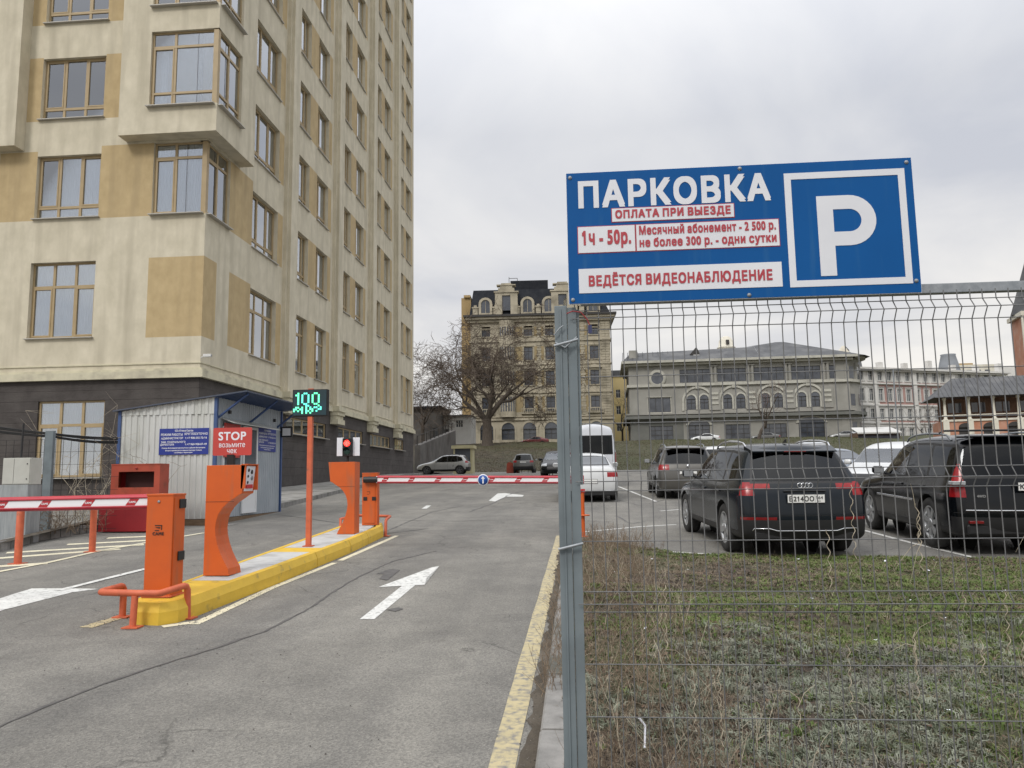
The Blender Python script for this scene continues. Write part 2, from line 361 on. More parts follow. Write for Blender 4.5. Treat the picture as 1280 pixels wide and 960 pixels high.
tag(grid_sheet('road', frange(-40, -12, 4)+frange(-11, 14, 1)+frange(18, 70, 4), frange(-14, 30, 1)+frange(32, 80, 2), lambda x, y: g(x, y), M['asphalt']), kind='structure')
# ---- markings ----
def paint_mat(name, col, wear=(.42, .60), col2=(.19, .185, .175)):
    return pm(name, col, tuple(c*.86 for c in col), scale=5, rough=.75, c3=col2, s3=22, t3=wear, bump=.2, bscale=140, world=False)
M['yellow_mark'] = paint_mat('worn_yellow_road_paint', (.50, .425, .25), (.44, .70))
M['white_mark'] = paint_mat('worn_white_road_paint', (.68, .68, .65), (.52, .75))
M['cream_mark'] = paint_mat('cream_road_paint', (.70, .65, .48), (.56, .80))
M['tar'] = pm('crack_seal', (.07, .068, .066), (.11, .105, .10), scale=8, rough=.7)
def strip(name, pts, w, mat, dh=.004, jag=0, seg=.35, parent=None, wv=0):
    pts = [Vector((p[0], p[1])) for p in pts]; path = []
    for a, b in zip(pts, pts[1:]):
        n = max(1, int((b-a).length/seg))
        for i in range(n): path.append(a.lerp(b, i/n))
    path.append(pts[-1]); mb = MB(); vs = []
    for i, p in enumerate(path):
        t = (path[min(i+1, len(path)-1)]-path[max(i-1, 0)]).normalized(); nn = Vector((-t.y, t.x))
        off = random.uniform(-jag, jag); ww = w*(1+random.uniform(-wv, wv))
        for s in (-.5, .5): q = p+nn*(ww*s+off+ (random.uniform(-.004, .004) if not jag else 0)); vs.append((q.x, q.y, g(q.x, q.y)+dh))
    mb.add(vs, [(2*i, 2*i+1, 2*i+3, 2*i+2) for i in range(len(path)-1)])
    o = mb.build(name, mat, parent); tag(o, kind='structure'); return o
def flat_poly(name, pts, mat, dh=.004, parent=None):
    # ground polygon, cut into strips so that it follows the slope
    bm = bmesh.new(); f = bm.faces.new([bm.verts.new((p[0], p[1], 0)) for p in pts])
    bmesh.ops.triangulate(bm, faces=[f]); bmesh.ops.subdivide_edges(bm, edges=bm.edges, cuts=3, use_grid_fill=True)
    for v in bm.verts: v.co.z = g(v.co.x, v.co.y)+dh
    bmesh.ops.recalc_face_normals(bm, faces=bm.faces)
    me = bpy.data.meshes.new(name); bm.to_mesh(me); bm.free(); me.materials.append(mat)
    o = bpy.data.objects.new(name, me); link(o, parent); tag(o, kind='structure'); return o
GP = lambda px, py: gr(px, py)
road_marks = []
strip('yellow_edge_line', [GP(627, 960)-Vector((-.02, 1.2, 0)), GP(627, 960), GP(700, 670)], .14, M['yellow_mark'])
# arrow on the exit lane
flat_poly('lane_arrow', [GP(449.5, 774.5), GP(468, 774.5), GP(519, 731.8), GP(503, 732.4)], M['white_mark'])
flat_poly('lane_arrow_head', [GP(473, 734.6), GP(531, 731.6), GP(533, 723), GP(549, 708), GP(540, 709.5)], M['white_mark'], dh=.0045)
flat_poly('far_lane_arrow', [GP(611, 626), GP(619, 627), GP(632, 621), GP(653, 621), GP(655, 619), GP(640, 619), GP(628, 619), GP(631, 616.5), GP(622, 617)], M['white_mark'])
flat_poly('entry_lane_arrow', [GP(-25, 765), GP(-5, 750), GP(20, 742), GP(40, 736), GP(83, 736), GP(124, 736.5), GP(90, 741), GP(8, 762), GP(-20, 770)], M['white_mark'])
strip('entry_arrow_shaft', [GP(72, 739), GP(183, 711.5)], .10, M['white_mark'], dh=.008)
strip('zebra_outline', [GP(-60, 727), GP(0, 715), GP(60, 704), GP(125, 689), GP(185, 678.5), GP(255, 666.5)], .10, M['cream_mark'], dh=.008)
for a, b in (((-40, 701), (150, 686.5)), ((8, 691.5), (180, 681)), ((84, 681), (200, 675)), ((134, 673), (215, 669.5)), ((-30, 710), (60, 704.5))):
    strip('zebra_stripe', [GP(*a), GP(*b)], .21, M['cream_mark'])
strip('island_line_near', [GP(203, 784), GP(245, 778)], .10, M['cream_mark'])
strip('island_line', [GP(243, 781), GP(340, 735), GP(418, 704)], .09, M['cream_mark'])
strip('island_line_far', [GP(425, 701), GP(496, 670)], .09, M['cream_mark'])
strip('island_line_left', [GP(107, 785), GP(150, 772)], .14, M['yellow_mark'])
strip('lane_dash', [GP(530, 636), GP(536, 632)], .14, M['white_mark'])
strip('bay_line', [GP(700, 668), GP(800, 658.5), GP(845, 656)], .08, M['white_mark'])
strip('bay_line', [GP(770, 607), GP(820, 627)], .09, M['white_mark'])
strip('bay_line', [GP(825, 639), GP(850, 637)], .09, M['white_mark'])
strip('bay_line', [GP(1068, 660), GP(1140, 679), GP(1216, 697)], .09, M['white_mark'])
strip('bay_line', [GP(1240, 660), GP(1300, 675)], .09, M['white_mark'])
strip('bay_line', [GP(840, 690), GP(1000, 700)], .07, M['white_mark'])
strip('bay_line', [GP(540, 600), GP(690, 595.5)], .12, M['white_mark'])
# long sealed cracks
strip('road_crack', [GP(-30, 925), GP(30, 895), GP(105, 865), GP(190, 835), GP(270, 810), GP(330, 790), GP(380, 765), GP(425, 735), GP(455, 718), GP(490, 702), GP(545, 689)], .028, M['tar'], jag=.012, seg=.12, wv=.5)
strip('road_crack', [GP(462, 672), GP(500, 657), GP(540, 640), GP(580, 632), GP(640, 628)], .035, M['tar'], jag=.02, seg=.2, wv=.5)
strip('road_crack', [GP(440, 673), GP(535, 661)], .03, M['tar'], jag=.02, seg=.2, wv=.5)
strip('road_crack', [GP(345, 643), GP(390, 649), GP(430, 655)], .04, M['tar'], jag=.02, seg=.3, wv=.5)
strip('road_crack', [GP(470, 650), GP(560, 652), GP(700, 648)], .03, M['tar'], jag=.03, seg=.25, wv=.5)
strip('road_crack', [GP(586, 640), GP(612, 631), GP(640, 617), GP(668, 612)], .05, M['tar'], jag=.03, seg=.3, wv=.6)
strip('road_crack', [GP(770, 645), GP(790, 655), GP(805, 652)], .04, M['tar'], jag=.03, seg=.15, wv=.6)
strip('road_crack', [GP(760, 622), GP(800, 632), GP(830, 625)], .04, M['tar'], jag=.03, seg=.2, wv=.6)
flat_poly('tar_patch', [GP(470, 718), GP(487, 712), GP(500, 713), GP(484, 726), GP(474, 724), GP(480, 718)], M['tar'], dh=.0055)
flat_poly('tar_patch', [GP(483, 763), GP(498, 760), GP(504, 762), GP(494, 765)], M['tar'], dh=.0055)
# ---- pavement along the tower, kerbs ----
M['concrete'] = pm('pale_concrete', (.20, .195, .18), (.30, .29, .27), scale=2.5, rough=.9, bump=.3, bscale=60, c3=(.14, .135, .12), s3=1.3)
M['kerb_concrete'] = pm('weathered_kerb_concrete', (.17, .165, .155), (.27, .26, .245), scale=5, rough=.9, bump=.5, bscale=45, c3=(.10, .10, .085), s3=1.8, t3=(.5, .7))
mb = MB(); 
ys = frange(21.0, 79, 2)
for a, b in zip(ys, ys[1:]):
    def kx(y): return -8.5 + (y-21)*(-.1)
    mb.add([(-12.62, a, g(-12, a)+.14), (kx(a), a, g(kx(a), a)+.12), (kx(b), b, g(kx(b), b)+.12), (-12.62, b, g(-12, b)+.14)], [(0, 1, 2, 3)])
pv = tag(mb.build('pavement', M['concrete']), kind='structure')
for a, b in zip(ys, ys[1:]):
    k = MB(); x0, x1 = kx(a), kx(b); z0, z1 = g(x0, a)+.13, g(x1, b)+.13
    b2 = b-.02
    k.add([(x0, a, z0-.25), (x0+.15, a, z0-.25), (x0+.15, a, z0), (x0, a, z0+.003), (x1, b2, z1-.25), (x1+.15, b2, z1-.25), (x1+.15, b2, z1), (x1, b2, z1+.003)],
          [(0, 1, 2, 3), (7, 6, 5, 4), (1, 5, 6, 2), (3, 2, 6, 7), (0, 3, 7, 4)])
    k.build('kerb_stone', M['kerb_concrete'], pv)
# left rough ground by the tower wall, raised behind a kerb of concrete blocks
M['soil'] = pm('bare_soil', (.055, .045, .033), (.095, .078, .058), scale=3, rough=1, bump=1, bscale=14, c3=(.14, .12, .095), s3=2)
lk = [gr(-80, 706), gr(0, 690), gr(50, 676), gr(100, 668), gr(133, 663.5)]
mb = MB(); vs = []
for p in lk: vs += [(p.x, p.y, p.z+.14), (p.x-2, 24.9 if p.y < 24.9 else p.y, g(p.x, 24)+.5)]
mb.add(vs, [(2*i, 2*i+2, 2*i+3, 2*i+1) for i in range(len(lk)-1)]); mb.add([vs[-2], (-8.3, 17.2, .72), (-8.3, 21, .9), (-12.6, 24.9, 1.15), vs[-1]], [(0, 1, 2, 3, 4)])
wb = tag(mb.build('soil_bank', M['soil']), kind='structure')
path = []
for a, b in zip(lk, lk[1:]):
    for i in range(4): path.append(a.lerp(b, i/4))
path.append(lk[-1])
for a, b in zip(path, path[1:]):
    d = (b-a); t = d.normalized(); n = Vector((-t.y, t.x, 0)); b2 = b-t*.02; k = MB()
    hh = .16+random.uniform(-.01, .01)
    vs = []
    for p in (a, b2):
        for o_, z_ in ((0, -.1), (0, hh), (.14, hh), (.14, -.1)): q = p+n*o_; vs.append((q.x, q.y, p.z+z_))
    k.add(vs, [(0, 1, 2, 3), (7, 6, 5, 4), (0, 4, 5, 1), (1, 5, 6, 2), (2, 6, 7, 3)]); k.build('kerb_stone', M['kerb_concrete'], wb)
# ---- verge bed on the right of the lane, with its kerb ----
BX0 = -.10
def bed_far(x): return 14.2-2.2*min(1, max(0, x-.1)/1.4)-.5*min(1, max(0, (x-1.5)/5))
def bed_z(x, y):
    q = .09+.04*sin(x*1.7+y*.9)+.035*sin(x*3.1-y*2.2)+.025*sin(y*4.1+x)
    e = min(1, max(0, (bed_far(x)-y)/3.0)); return g(x, y)+q*e+.006
xb = frange(BX0+.001, 1.5, .12)+frange(1.65, 9.5, .15)
NB = 70; vs = []
for j in range(NB+1):
    for x in xb:
        y = 1.2+(bed_far(x)-1.2)*j/NB; vs.append((x, y, bed_z(x, y)))
n = len(xb); mb = MB(); mb.add(vs, [(j*n+i, j*n+i+1, (j+1)*n+i+1, (j+1)*n+i) for j in range(NB) for i in range(n-1)], 0, True)
M['bed'] = pm('verge_soil', (.040, .029, .021), (.085, .064, .048), scale=7, rough=1, bump=1, bscale=25, c3=(.050, .062, .020), s3=.5, t3=(.45, .62))
bed = tag(mb.build('verge_bed', M['bed'], fixn=False), kind='structure')
yk = frange(1.3, 14.2, 1.0)
for i, (a, b) in enumerate(zip(yk, yk[1:])):
    k = MB(); dz = random.uniform(-.008, .008); x0 = -.235+random.uniform(-.006, .006); h = .115+dz
    k.add([(x0, a, g(x0, a)-.1), (x0, a, g(x0, a)+h-.012), (x0+.012, a, g(x0, a)+h), (BX0, a, g(x0, a)+h), (BX0, a, g(x0, a)-.1),
           (x0, b-.012, g(x0, b)-.1), (x0, b-.012, g(x0, b)+h-.012), (x0+.012, b-.012, g(x0, b)+h), (BX0, b-.012, g(x0, b)+h), (BX0, b-.012, g(x0, b)-.1)],
          [(4, 3, 2, 1, 0), (5, 6, 7, 8, 9), (0, 1, 6, 5), (1, 2, 7, 6), (2, 3, 8, 7), (3, 4, 9, 8)]); k.build('kerb_stone', M['kerb_concrete'], bed)
strip('gutter_dirt', [(-.27, 1.5), (-.275, 14)], .09, M['soil'], dh=.005, jag=.02, seg=.12, wv=.6)
# ================= THE TOWER BLOCK ON THE LEFT =================
def streak_mat(name, c1, c2, c3, sc=2.0):
    return pm(name, c1, c2, scale=sc, detail=8, rough=.92, bump=.25, bscale=35, c3=c3, s3=1.6, t3=(.48, .80), st3=(1.3, 1.3, .13), stretch=(1, 1, .7), contrast=(.3, .7))
M['stucco'] = streak_mat('cream_stucco', (.50, .455, .345), (.635, .58, .455), (.41, .37, .28))
M['ochre'] = streak_mat('ochre_stucco', (.41, .31, .165), (.50, .385, .215), (.34, .26, .145), 3)
M['mould'] = pm('cream_moulding', (.50, .47, .345), (.58, .54, .40), scale=3, rough=.85, c3=(.34, .31, .24), s3=2, t3=(.5, .75))
M['block'] = pm('dark_split_block', (.050, .043, .040), (.072, .063, .059), scale=3, rough=.9, bump=.8, bscale=28, c3=(.085, .076, .070), s3=.8)
M['wframe'] = pm('tan_window_frame', (.33, .245, .13), (.38, .285, .155), scale=3, rough=.5)
M['sill_metal'] = pm('zinc_sill', (.42, .40, .36), rough=.5)
M['curtain'] = pm('pale_blinds', (.66, .70, .76), (.78, .81, .86), scale=1.3, rough=.9, stretch=(3, 3, .2))
M['room'] = pm('dim_room', (.028, .028, .032), (.075, .07, .075), scale=.5, rough=1)  # dimness of the unlit rooms is painted into this dark back sheet
M['roomwhite'] = pm('room_column', (.6, .62, .63), rough=.9)
def wallgrid(mb, P, u0, u1, v0, v1, holes, zones=(), depth=.22, mi=0, reveal_mi=None):
    us = {u0, u1}; vs = {v0, v1}
    for h in holes: us |= {h[0], h[1]}; vs |= {h[2], h[3]}
    for z in zones: us |= {z[0], z[1]}; vs |= {z[2], z[3]}
    us = sorted(u for u in us if u0-1e-6 <= u <= u1+1e-6); vs = sorted(v for v in vs if v0-1e-6 <= v <= v1+1e-6)
    for a, b in zip(us, us[1:]):
        for c, d in zip(vs, vs[1:]):
            um, vm = (a+b)/2, (c+d)/2
            if any(h[0] < um < h[1] and h[2] < vm < h[3] for h in holes): continue
            m = mi
            for z in zones:
                if z[0] < um < z[1] and z[2] < vm < z[3]: m = z[4]
            mb.quad(P(a, c, 0), P(b, c, 0), P(b, d, 0), P(a, d, 0), m)
    rm = mi if reveal_mi is None else reveal_mi
    for h in holes:
        a, b, c, d = h[:4]; sk = h[4] if len(h) > 4 else ''
        if 'l' not in sk: mb.quad(P(a, c, 0), P(a, c, depth), P(a, d, depth), P(a, d, 0), rm)
        if 'r' not in sk: mb.quad(P(b, c, 0), P(b, c, depth), P(b, d, depth), P(b, d, 0), rm)
        mb.quad(P(a, c, 0), P(b, c, 0), P(b, c, depth), P(a, c, depth), rm); mb.quad(P(a, d, 0), P(b, d, 0), P(b, d, depth), P(a, d, depth), rm)
tower = empty('tower_block', (-12.6, 24.8, 0), 0, 'tall cream and ochre tower block with tan window frames and dark block base', 'building')
TW = Vector((-12.6, 24.8, 0))
ROWS = [(6.55, 9.17)]+[(10.85+3.68*k, 13.12+3.68*k) for k in range(9)]
TOP = 46.5
PY = lambda yc: (lambda u, v, d: (u+12.6, yc-24.8+d, v))       # facing -Y, local to tower
PX = lambda xc: (lambda u, v, d: (xc+12.6-d, u-24.8, v))       # facing +X
# --- window builder, local frame x across, z up, y inwards ---
WCACHE = {}
def window(w, h, cols, trans, parent, loc, rz, detail=True, curtain=True, doorcol=None, name='window', back=True, cx=None, room=.7, ext=.3):
    key = (round(w, 2), round(h, 2), tuple(cols), trans, detail, curtain, cx, ext)
    if key not in WCACHE:
        o0 = 70+len(WCACHE)
        fb = MB(); t = .065
        fb.box(0, t, 0, .07, 0, h); fb.box(w-t, w, 0, .07, 0, h); fb.box(t, w-t, 0, .07, 0, t); fb.box(t, w-t, 0, .07, h-t, h)
        xs = [0]+[c*w for c in cols]+[w]
        for c in cols: fb.box(c*w-.045, c*w+.045, .004, .066, t, h-t)
        if trans: fb.box(t, w-t, -.003, .06, trans*h-.045, trans*h+.045)
        cells = []
        zz = [t, h-t] if not trans else [t, trans*h-.045, trans*h+.045, h-t]
        for i in range(len(xs)-1):
            a = t if i == 0 else xs[i]+.045; b = w-t if i == len(xs)-2 else xs[i+1]-.045
            for j in range(0, len(zz), 2):
                cells.append((a, b, zz[j], zz[j+1]))
                if i != 1 and (j == 0) == (trans > .5) and zz[j+1]-zz[j] > .8:    # opening sash
                    c_, d_ = zz[j], zz[j+1]; s = .045
                    fb.box(a, a+s, -.012, .05, c_, d_); fb.box(b-s, b, -.012, .05, c_, d_); fb.box(a+s, b-s, -.012, .05, c_, c_+s); fb.box(a+s, b-s, -.012, .05, d_-s, d_)
        proto = fb.build(name, M['wframe'], parent)
        if detail:
            for a, b, c_, d_ in cells: MB().box(a-.01, b+.01, .030, .040, c_-.01, d_+.01).build('pane', M['glass'], proto)
        else:
            pb = MB()
            for a, b, c_, d_ in cells: pb.box(a-.01, b+.01, .030, .040, c_-.01, d_+.01)
            pb.build('pane', M['glass'], proto)
        sb = MB().box(-.05, w+.05, -.26, .0, -.05, -.02); sb.build('sill', M['sill_metal'], proto)
        if curtain:
            cb = MB(); n = int(w/.045) if detail else int(w/.12); vs = []
            a0, a1 = (0, w) if curtain is True else (curtain[0]*w, curtain[1]*w)
            n = max(4, int(n*(a1-a0)/w))
            for i in range(n+1):
                x = a0+(a1-a0)*i/n; y = .10+(.028 if i % 2 else 0)+random.uniform(0, .012); vs += [(x, y, 0), (x, y, h)]
            cb.add(vs, [(2*i, 2*i+2, 2*i+3, 2*i+1) for i in range(n)]); cb.build('curtain', M['curtain'], proto)
        rb = MB()
        if cx: rb.box(cx*w-.3, cx*w+.3, .5, .75, 0, h, 1)
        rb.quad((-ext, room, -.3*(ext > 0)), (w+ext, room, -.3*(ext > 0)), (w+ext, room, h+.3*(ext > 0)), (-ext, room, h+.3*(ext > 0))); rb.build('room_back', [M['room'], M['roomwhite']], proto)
        WCACHE[key] = proto; proto.location = loc; proto.rotation_euler = (0, 0, rz); return proto
    o = copy_tree(WCACHE[key], parent); o.location = loc; o.rotation_euler = (0, 0, rz); return o
mats_t = [M['stucco'], M['ochre']]
# ---- left (street-end) facade, facing the camera ----
holes = []; zones = [(-14.58, -12.6, 6.55, 9.35, 1)]
XL0, XL1 = -38.0, -12.6
cols_left = [(-18.88, -16.5), (-24.6, -22.2), (-30.4, -28.0)]
for xa, xb in cols_left:
    for k, (a, b) in enumerate(ROWS): holes.append((xa, xb, a+(.08 if k else .1), b+.1+(.05 if k == 0 else 0)))
holes.append((-14.56, -12.6, 10.9, 13.5, 'r'))
zones += [(-16.5, -12.6, 10.85, 13.5, 1), (-20.3, -18.88, 10.85, 13.4, 1)]
for a, b in ROWS[2:]: zones += [(-16.5, -15.6, a, b+.15, 1), (-19.75, -18.88, a, b+.15, 1)]
mb = MB(); wallgrid(mb, PY(24.8), XL0, XL1, 5.3, TOP, holes, zones, .24); mb.build('stucco_wall', mats_t, tower, fixn=False)
fr3 = (.33, .667)
for xa, xb in cols_left:
    near = xa > -20
    for k, (a, b) in enumerate(ROWS):
        z0, z1 = a+(.08 if k else .1), b+.1+(.05 if k == 0 else 0)
        if not near and k > 2: continue
        cur = True if k in (0, 1, 3, 5) else (0.02, .34)
        window(xb-xa, z1-z0, fr3, .68 if k == 0 else .18, tower, (xa+12.6, .15, z0), 0, near and k < 4, cur)
# corner window of the second floor + bay windows
def corner_window(xa, xc, yc, ye, z0, z1, topt, nside):
    """two-sided corner glazing: front from xa to xc on the plane y=yc, side from yc to ye on the plane x=xc"""
    w1 = xc-.12-xa; w2 = ye-yc-.12
    window(w1, z1-z0, (.42,) if not topt else (.36,), topt[0] if topt else .79, tower, (xa+12.6, yc-24.8+.10, z0), 0, True, True if not topt else (.12, .22), cx=None if not topt else .66, ext=0)
    window(w2, z1-z0, (.52,), topt[0] if topt else .79, tower, (xc+12.6-.10, yc-24.8+.12, z0), pi/2, True, True if not topt else False, ext=0)
    p = MB(); p.box(xc+12.6-.20, xc+12.6-.03, yc-24.8+.03, yc-24.8+.20, z0-.03, z1+.02); p.build('corner_post', M['wframe'], tower)
corner_window(-14.56, -12.6, 24.8, 26.6, 10.9, 13.5, None, 2)
# ---- right (road-side) facade ----
colsR = [('W', 28.6, 31.2)]
for i, y0 in enumerate((33.6, 40.45, 47.25, 54.0)): colsR += [('A', y0, y0+1.38), ('B', y0+2.5-.1*i, y0+4.22-.12*i)]
YE = 58.9
holes = []; zones = [(24.8, 25.75, 6.55, 9.35, 1), (26.75, 28.6, 6.55, 9.3, 1), (26.6, 28.6, 10.85, 13.5, 1)]
for kind, a, b in colsR:
    for k, (c, d) in enumerate(ROWS): holes.append((a, b, c, d))
for k, (c, d) in enumerate(ROWS):
    zones.append((31.2, 31.75, c-.02, d+.02, 1))
    for i in range(4):
        A, B = colsR[1+2*i], colsR[2+2*i]; zones += [(A[2], B[1], c-.02, d+.02, 1), (B[2], B[2]+.5, c-.02, d+.02, 1)]
holes.append((24.8, 26.6, 10.9, 13.5, 'l'))
mb = MB(); wallgrid(mb, PX(-12.6), 24.8, YE, 5.3, TOP, holes, zones, .30); mb.build('stucco_wall', mats_t, tower, fixn=False)
for kind, a, b in colsR:
    for k, (c, d) in enumerate(ROWS):
        cols = fr3 if kind == 'W' else ((.42,) if kind == 'B' else (.72,))
        rnd = random.choice((True, False, True)) if kind == 'W' else random.choice((True, False))
        window(b-a, d-c, cols, .70 if k == 0 else .17, tower, (-.18, a-24.8, c), pi/2, kind == 'W', rnd)
# far end and back of the tower
mb = MB(); mb.quad((0, YE-24.8, 0), (-25.4, YE-24.8, 0), (-25.4, YE-24.8, TOP), (0, YE-24.8, TOP)); mb.quad((-25.4, YE-24.8, 0), (-25.4, 0, 0), (-25.4, 0, TOP), (-25.4, YE-24.8, TOP))
mb.quad((0, 0, TOP), (0, YE-24.8, TOP), (-25.4, YE-24.8, TOP), (-25.4, 0, TOP)); mb.build('rear_wall', M['stucco'], tower)
# pilasters with corbels
for y0, y1 in ((31.85, 32.75), (38.65, 39.75), (45.6, 46.7), (52.3, 53.4)):
    p = MB(); p.box(0, .30, y0-24.8+.12, y1-24.8-.12, 5.40, TOP+.2); p.box(0, .16, y0-24.8, y1-24.8, 5.39, TOP+.1)
    pl = p.build('pilaster', M['stucco'], tower)
    c = MB(); yy0, yy1 = y0-24.8-.1, y1-24.8+.1
    for i, (za, zb, e) in enumerate(((5.16, 5.42, .50), (4.96, 5.16, .42), (4.76, 4.96, .34), (4.5, 4.76, .42))): c.box(-.02, e, yy0+(.5-e)*.5, yy1-(.5-e)*.5, za+.001*i, zb)
    c.build('corbel', M['mould'], pl)
    MB().tube([(.05, y1-24.8+.16, 5.5), (.05, y1-24.8+.16, TOP)], .05, 6).build('drain_pipe', M['stucco'], tower)
# cornice above the base, running round the corner
def ledge(z0, z1, e, name='cornice'):
    b = MB(); 
    b.box(-25.4, e, -e, .02, z0, z1); b.box(-.02, e-.001, .021, YE-24.8, z0+.001, z1-.001); b.build(name, M['mould'], tower)
ledge(5.13, 5.38, .17); ledge(5.385, 5.46, .09); ledge(5.62, 5.66, .035)
# bays
def bay(xa, xc, yf, yb, zb, wins, right):
    m = MB(); T2 = TOP-.4
    hf = []; hs = []
    if wins:
        for k in range(9): z = 14.58+3.7*k; 
        for k in range(8):
            z = 14.58+3.7*k; hf.append((-14.5, xc, z, z+2.75, 'r')); hs.append((yf, 26.15, z, z+2.75, 'l'))
    else:
        for k in range(8):
            z = 14.58+3.7*k; hf.append((xa+1.3, xc-1.2, z, z+2.75))
    wallgrid(m, PY(yf), xa, xc, zb, T2, hf, (), .2)
    wallgrid(m, PX(xc), yf, yb, zb, T2, hs, (), .2)
    m.quad((xa+12.6, yf-24.8, zb), (xa+12.6, .0, zb), (xa+12.6, .0, T2), (xa+12.6, yf-24.8, T2))
    if right: m.quad((xc+12.6, yb-24.8, zb), (0, yb-24.8, zb), (0, yb-24.8, T2), (xc+12.6, yb-24.8, T2))
    # soffit
    if right:
        m.add([(xa+12.6, yf-24.8, zb), (xc+12.6, yf-24.8, zb), (xc+12.6, yb-24.8, zb), (0, yb-24.8, zb), (0, 0, zb), (xa+12.6, 0, zb)], [(0, 1, 2, 3, 4, 5)])
    else: m.quad((xa+12.6, yf-24.8, zb), (xc+12.6, yf-24.8, zb), (xc+12.6, 0, zb), (xa+12.6, 0, zb))
    m.build('bay', M['stucco'], tower, fixn=False)
    if wins:
        for k in range(5):
            z = 14.58+3.7*k; corner_window(-14.5, xc, yf, 26.15, z, z+2.75, (.80 if 0 else .80,), 2)
bay(-15.58, -12.05, 24.25, 27.4, 13.58, True, True)
bay(-24.0, -19.4, 24.30, 24.8, 13.45, False, False)
# low transoms of the bay glazing
for k in range(5):
    z = 14.58+3.7*k
    b = MB(); b.box(-14.5+12.6+.05, -.55+1.1-.2, -.55+.09, -.55+.15, z+.45, z+.53); b.build('transom', M['wframe'], tower)
    b = MB(); b.box(.55-.155, .55-.09, -.42, 1.3, z+.45, z+.53); b.build('transom', M['wframe'], tower)
# ---- dark block base in courses ----
def base_openings():
    front = [(-18.3, -15.9, 1.86, 4.44)]
    side = [(32.6, 37.97, 3.72, 4.44), (39.97, 44.67, 3.72, 4.44), (46.3, 51.3, 3.72, 4.44), (52.7, 55.4, 3.72, 4.44)]
    return front, side
bf, bs = base_openings()
i = 0; ZB = [.2, .615, 1.03, 1.445, 1.86, 2.23, 2.6, 2.97, 3.345, 3.72, 4.08, 4.44, 4.78, 5.125]
for zc_, z1 in zip(ZB, ZB[1:]):
    for (P, u0, u1, hs) in ((lambda u, d: (u+12.6, -d), -38, -12.6, bf), (lambda u, d: (d, u-24.8), 24.8, YE, bs)):
        segs = [(u0, u1)]
        for h in hs:
            if h[2] < (zc_+z1)/2 < h[3]:
                segs = [s for a, b in segs for s in ((a, min(b, h[0])), (max(a, h[1]), b)) if s[1]-s[0] > .01]
        for a, b in segs:
            k = MB(); e = .015+.004*(i % 2)
            q = [P(a, e), P(b, e), P(b, -.25), P(a, -.25)]
            if P(0, 1)[1] == -1: q = q
            k.add([(x, y, zc_+.003) for x, y in q]+[(x, y, z1-.003) for x, y in q], [(0, 1, 2, 3), (7, 6, 5, 4), (0, 4, 5, 1), (1, 5, 6, 2), (2, 6, 7, 3), (3, 7, 4, 0)])
            k.build('block_course', M['block'], tower, fixn=True)
    i += 1
MB().box(-25.4, -.04, .04, .2, .2, 5.12).build('base_wall', M['block'], tower) if 0 else None
b = MB(); wallgrid(b, PY(24.84), -38, -12.64, .2, 5.12, bf, (), .15); wallgrid(b, PX(-12.64), 24.84, YE, .2, 5.12, bs, (), .15); b.build('base_wall', M['block'], tower, fixn=False)
window(2.4, 2.58, (.33, .66), .68, tower, (-18.3+12.6, .06, 1.86), 0, True, True)
for a, b, c, d in bs:
    n = max(3, int((b-a)/.95)); window(b-a, d-c, tuple((j+1)/n for j in range(n-1)), 0, tower, (-.05, a-24.8, c), pi/2, False, True)
# far pier at the tower's end, corner camera, cable and mount
M['cam_white'] = pm('camera_white', (.6, .6, .58), rough=.4)
t = empty('security_camera', (-12.45, 24.7, 5.85), 0, 'small white security camera on the corner of the tower block', 'camera')
MB().box(.0, .28, -.05, .05, -.05, .05, bev=.01).build('housing', M['cam_white'], t); MB().tube([(.05, 0, .0), (-.1, .05, -.06)], .02, 6).build('bracket', M['cam_white'], t)
MB().lathe([(.03, .281), (.035, .29)], axis='x', n=10).build('lens', M['black'], t)
# ================= BARRIER ISLAND =================
M['kerb_yellow'] = pm('yellow_kerb_paint', (.70, .46, .045), (.62, .40, .04), scale=4, rough=.6, c3=(.30, .22, .07), s3=7, t3=(.60, .78), bump=.3, bscale=50)
M['slab'] = pm('island_slab', (.42, .42, .41), (.50, .50, .49), scale=4, rough=.85, c3=(.33, .32, .30), s3=3, bump=.2, bscale=60)
IS = empty('traffic_island', (-4.05, 7.0, g(-4, 7)), 0, 'long concrete island with yellow painted kerb carrying the orange barrier posts', 'traffic island')
IO = Vector((-4.05, 7.0, g(-4, 7)))
def isl(x, y, dz): return (x-IO.x, y-IO.y, g(x, y)+dz-IO.z)
def kseg(pa, pb, ina, inb):
    """one kerb stone: outer foot line pa->pb, inner line ina->inb"""
    k = MB(); vs = []
    for o_, i_ in ((pa, ina), (pb, inb)):
        o_, i_ = Vector(o_), Vector(i_); d = (i_-o_)
        c = o_+d*.30
        vs += [isl(o_.x, o_.y, -.1), isl(o_.x, o_.y, .115), isl(c.x, c.y, .2), isl(i_.x, i_.y, .202), isl(i_.x, i_.y, -.1)]
    k.add(vs, [(0, 1, 2, 3, 4), (9, 8, 7, 6, 5), (0, 5, 6, 1), (1, 6, 7, 2), (2, 7, 8, 3), (3, 8, 9, 4)]); return k.build('kerb_stone', M['kerb_yellow'], IS)
outer = [(-4.50, 15.3), (-4.44, 12.0), (-4.30, 7.50), (-4.265, 7.26), (-4.17, 7.10), (-3.91, 7.07), (-3.79, 7.20), (-3.75, 7.45), (-3.66, 9.2), (-3.58, 12.1), (-3.62, 14.3), (-3.80, 15.0)]
inner = [(-4.38, 15.15), (-4.32, 12.0), (-4.245, 7.52), (-4.225, 7.32), (-4.15, 7.20), (-3.95, 7.17), (-3.88, 7.28), (-3.86, 7.48), (-3.78, 9.2), (-3.70, 12.1), (-3.74, 14.2), (-3.88, 14.85)]
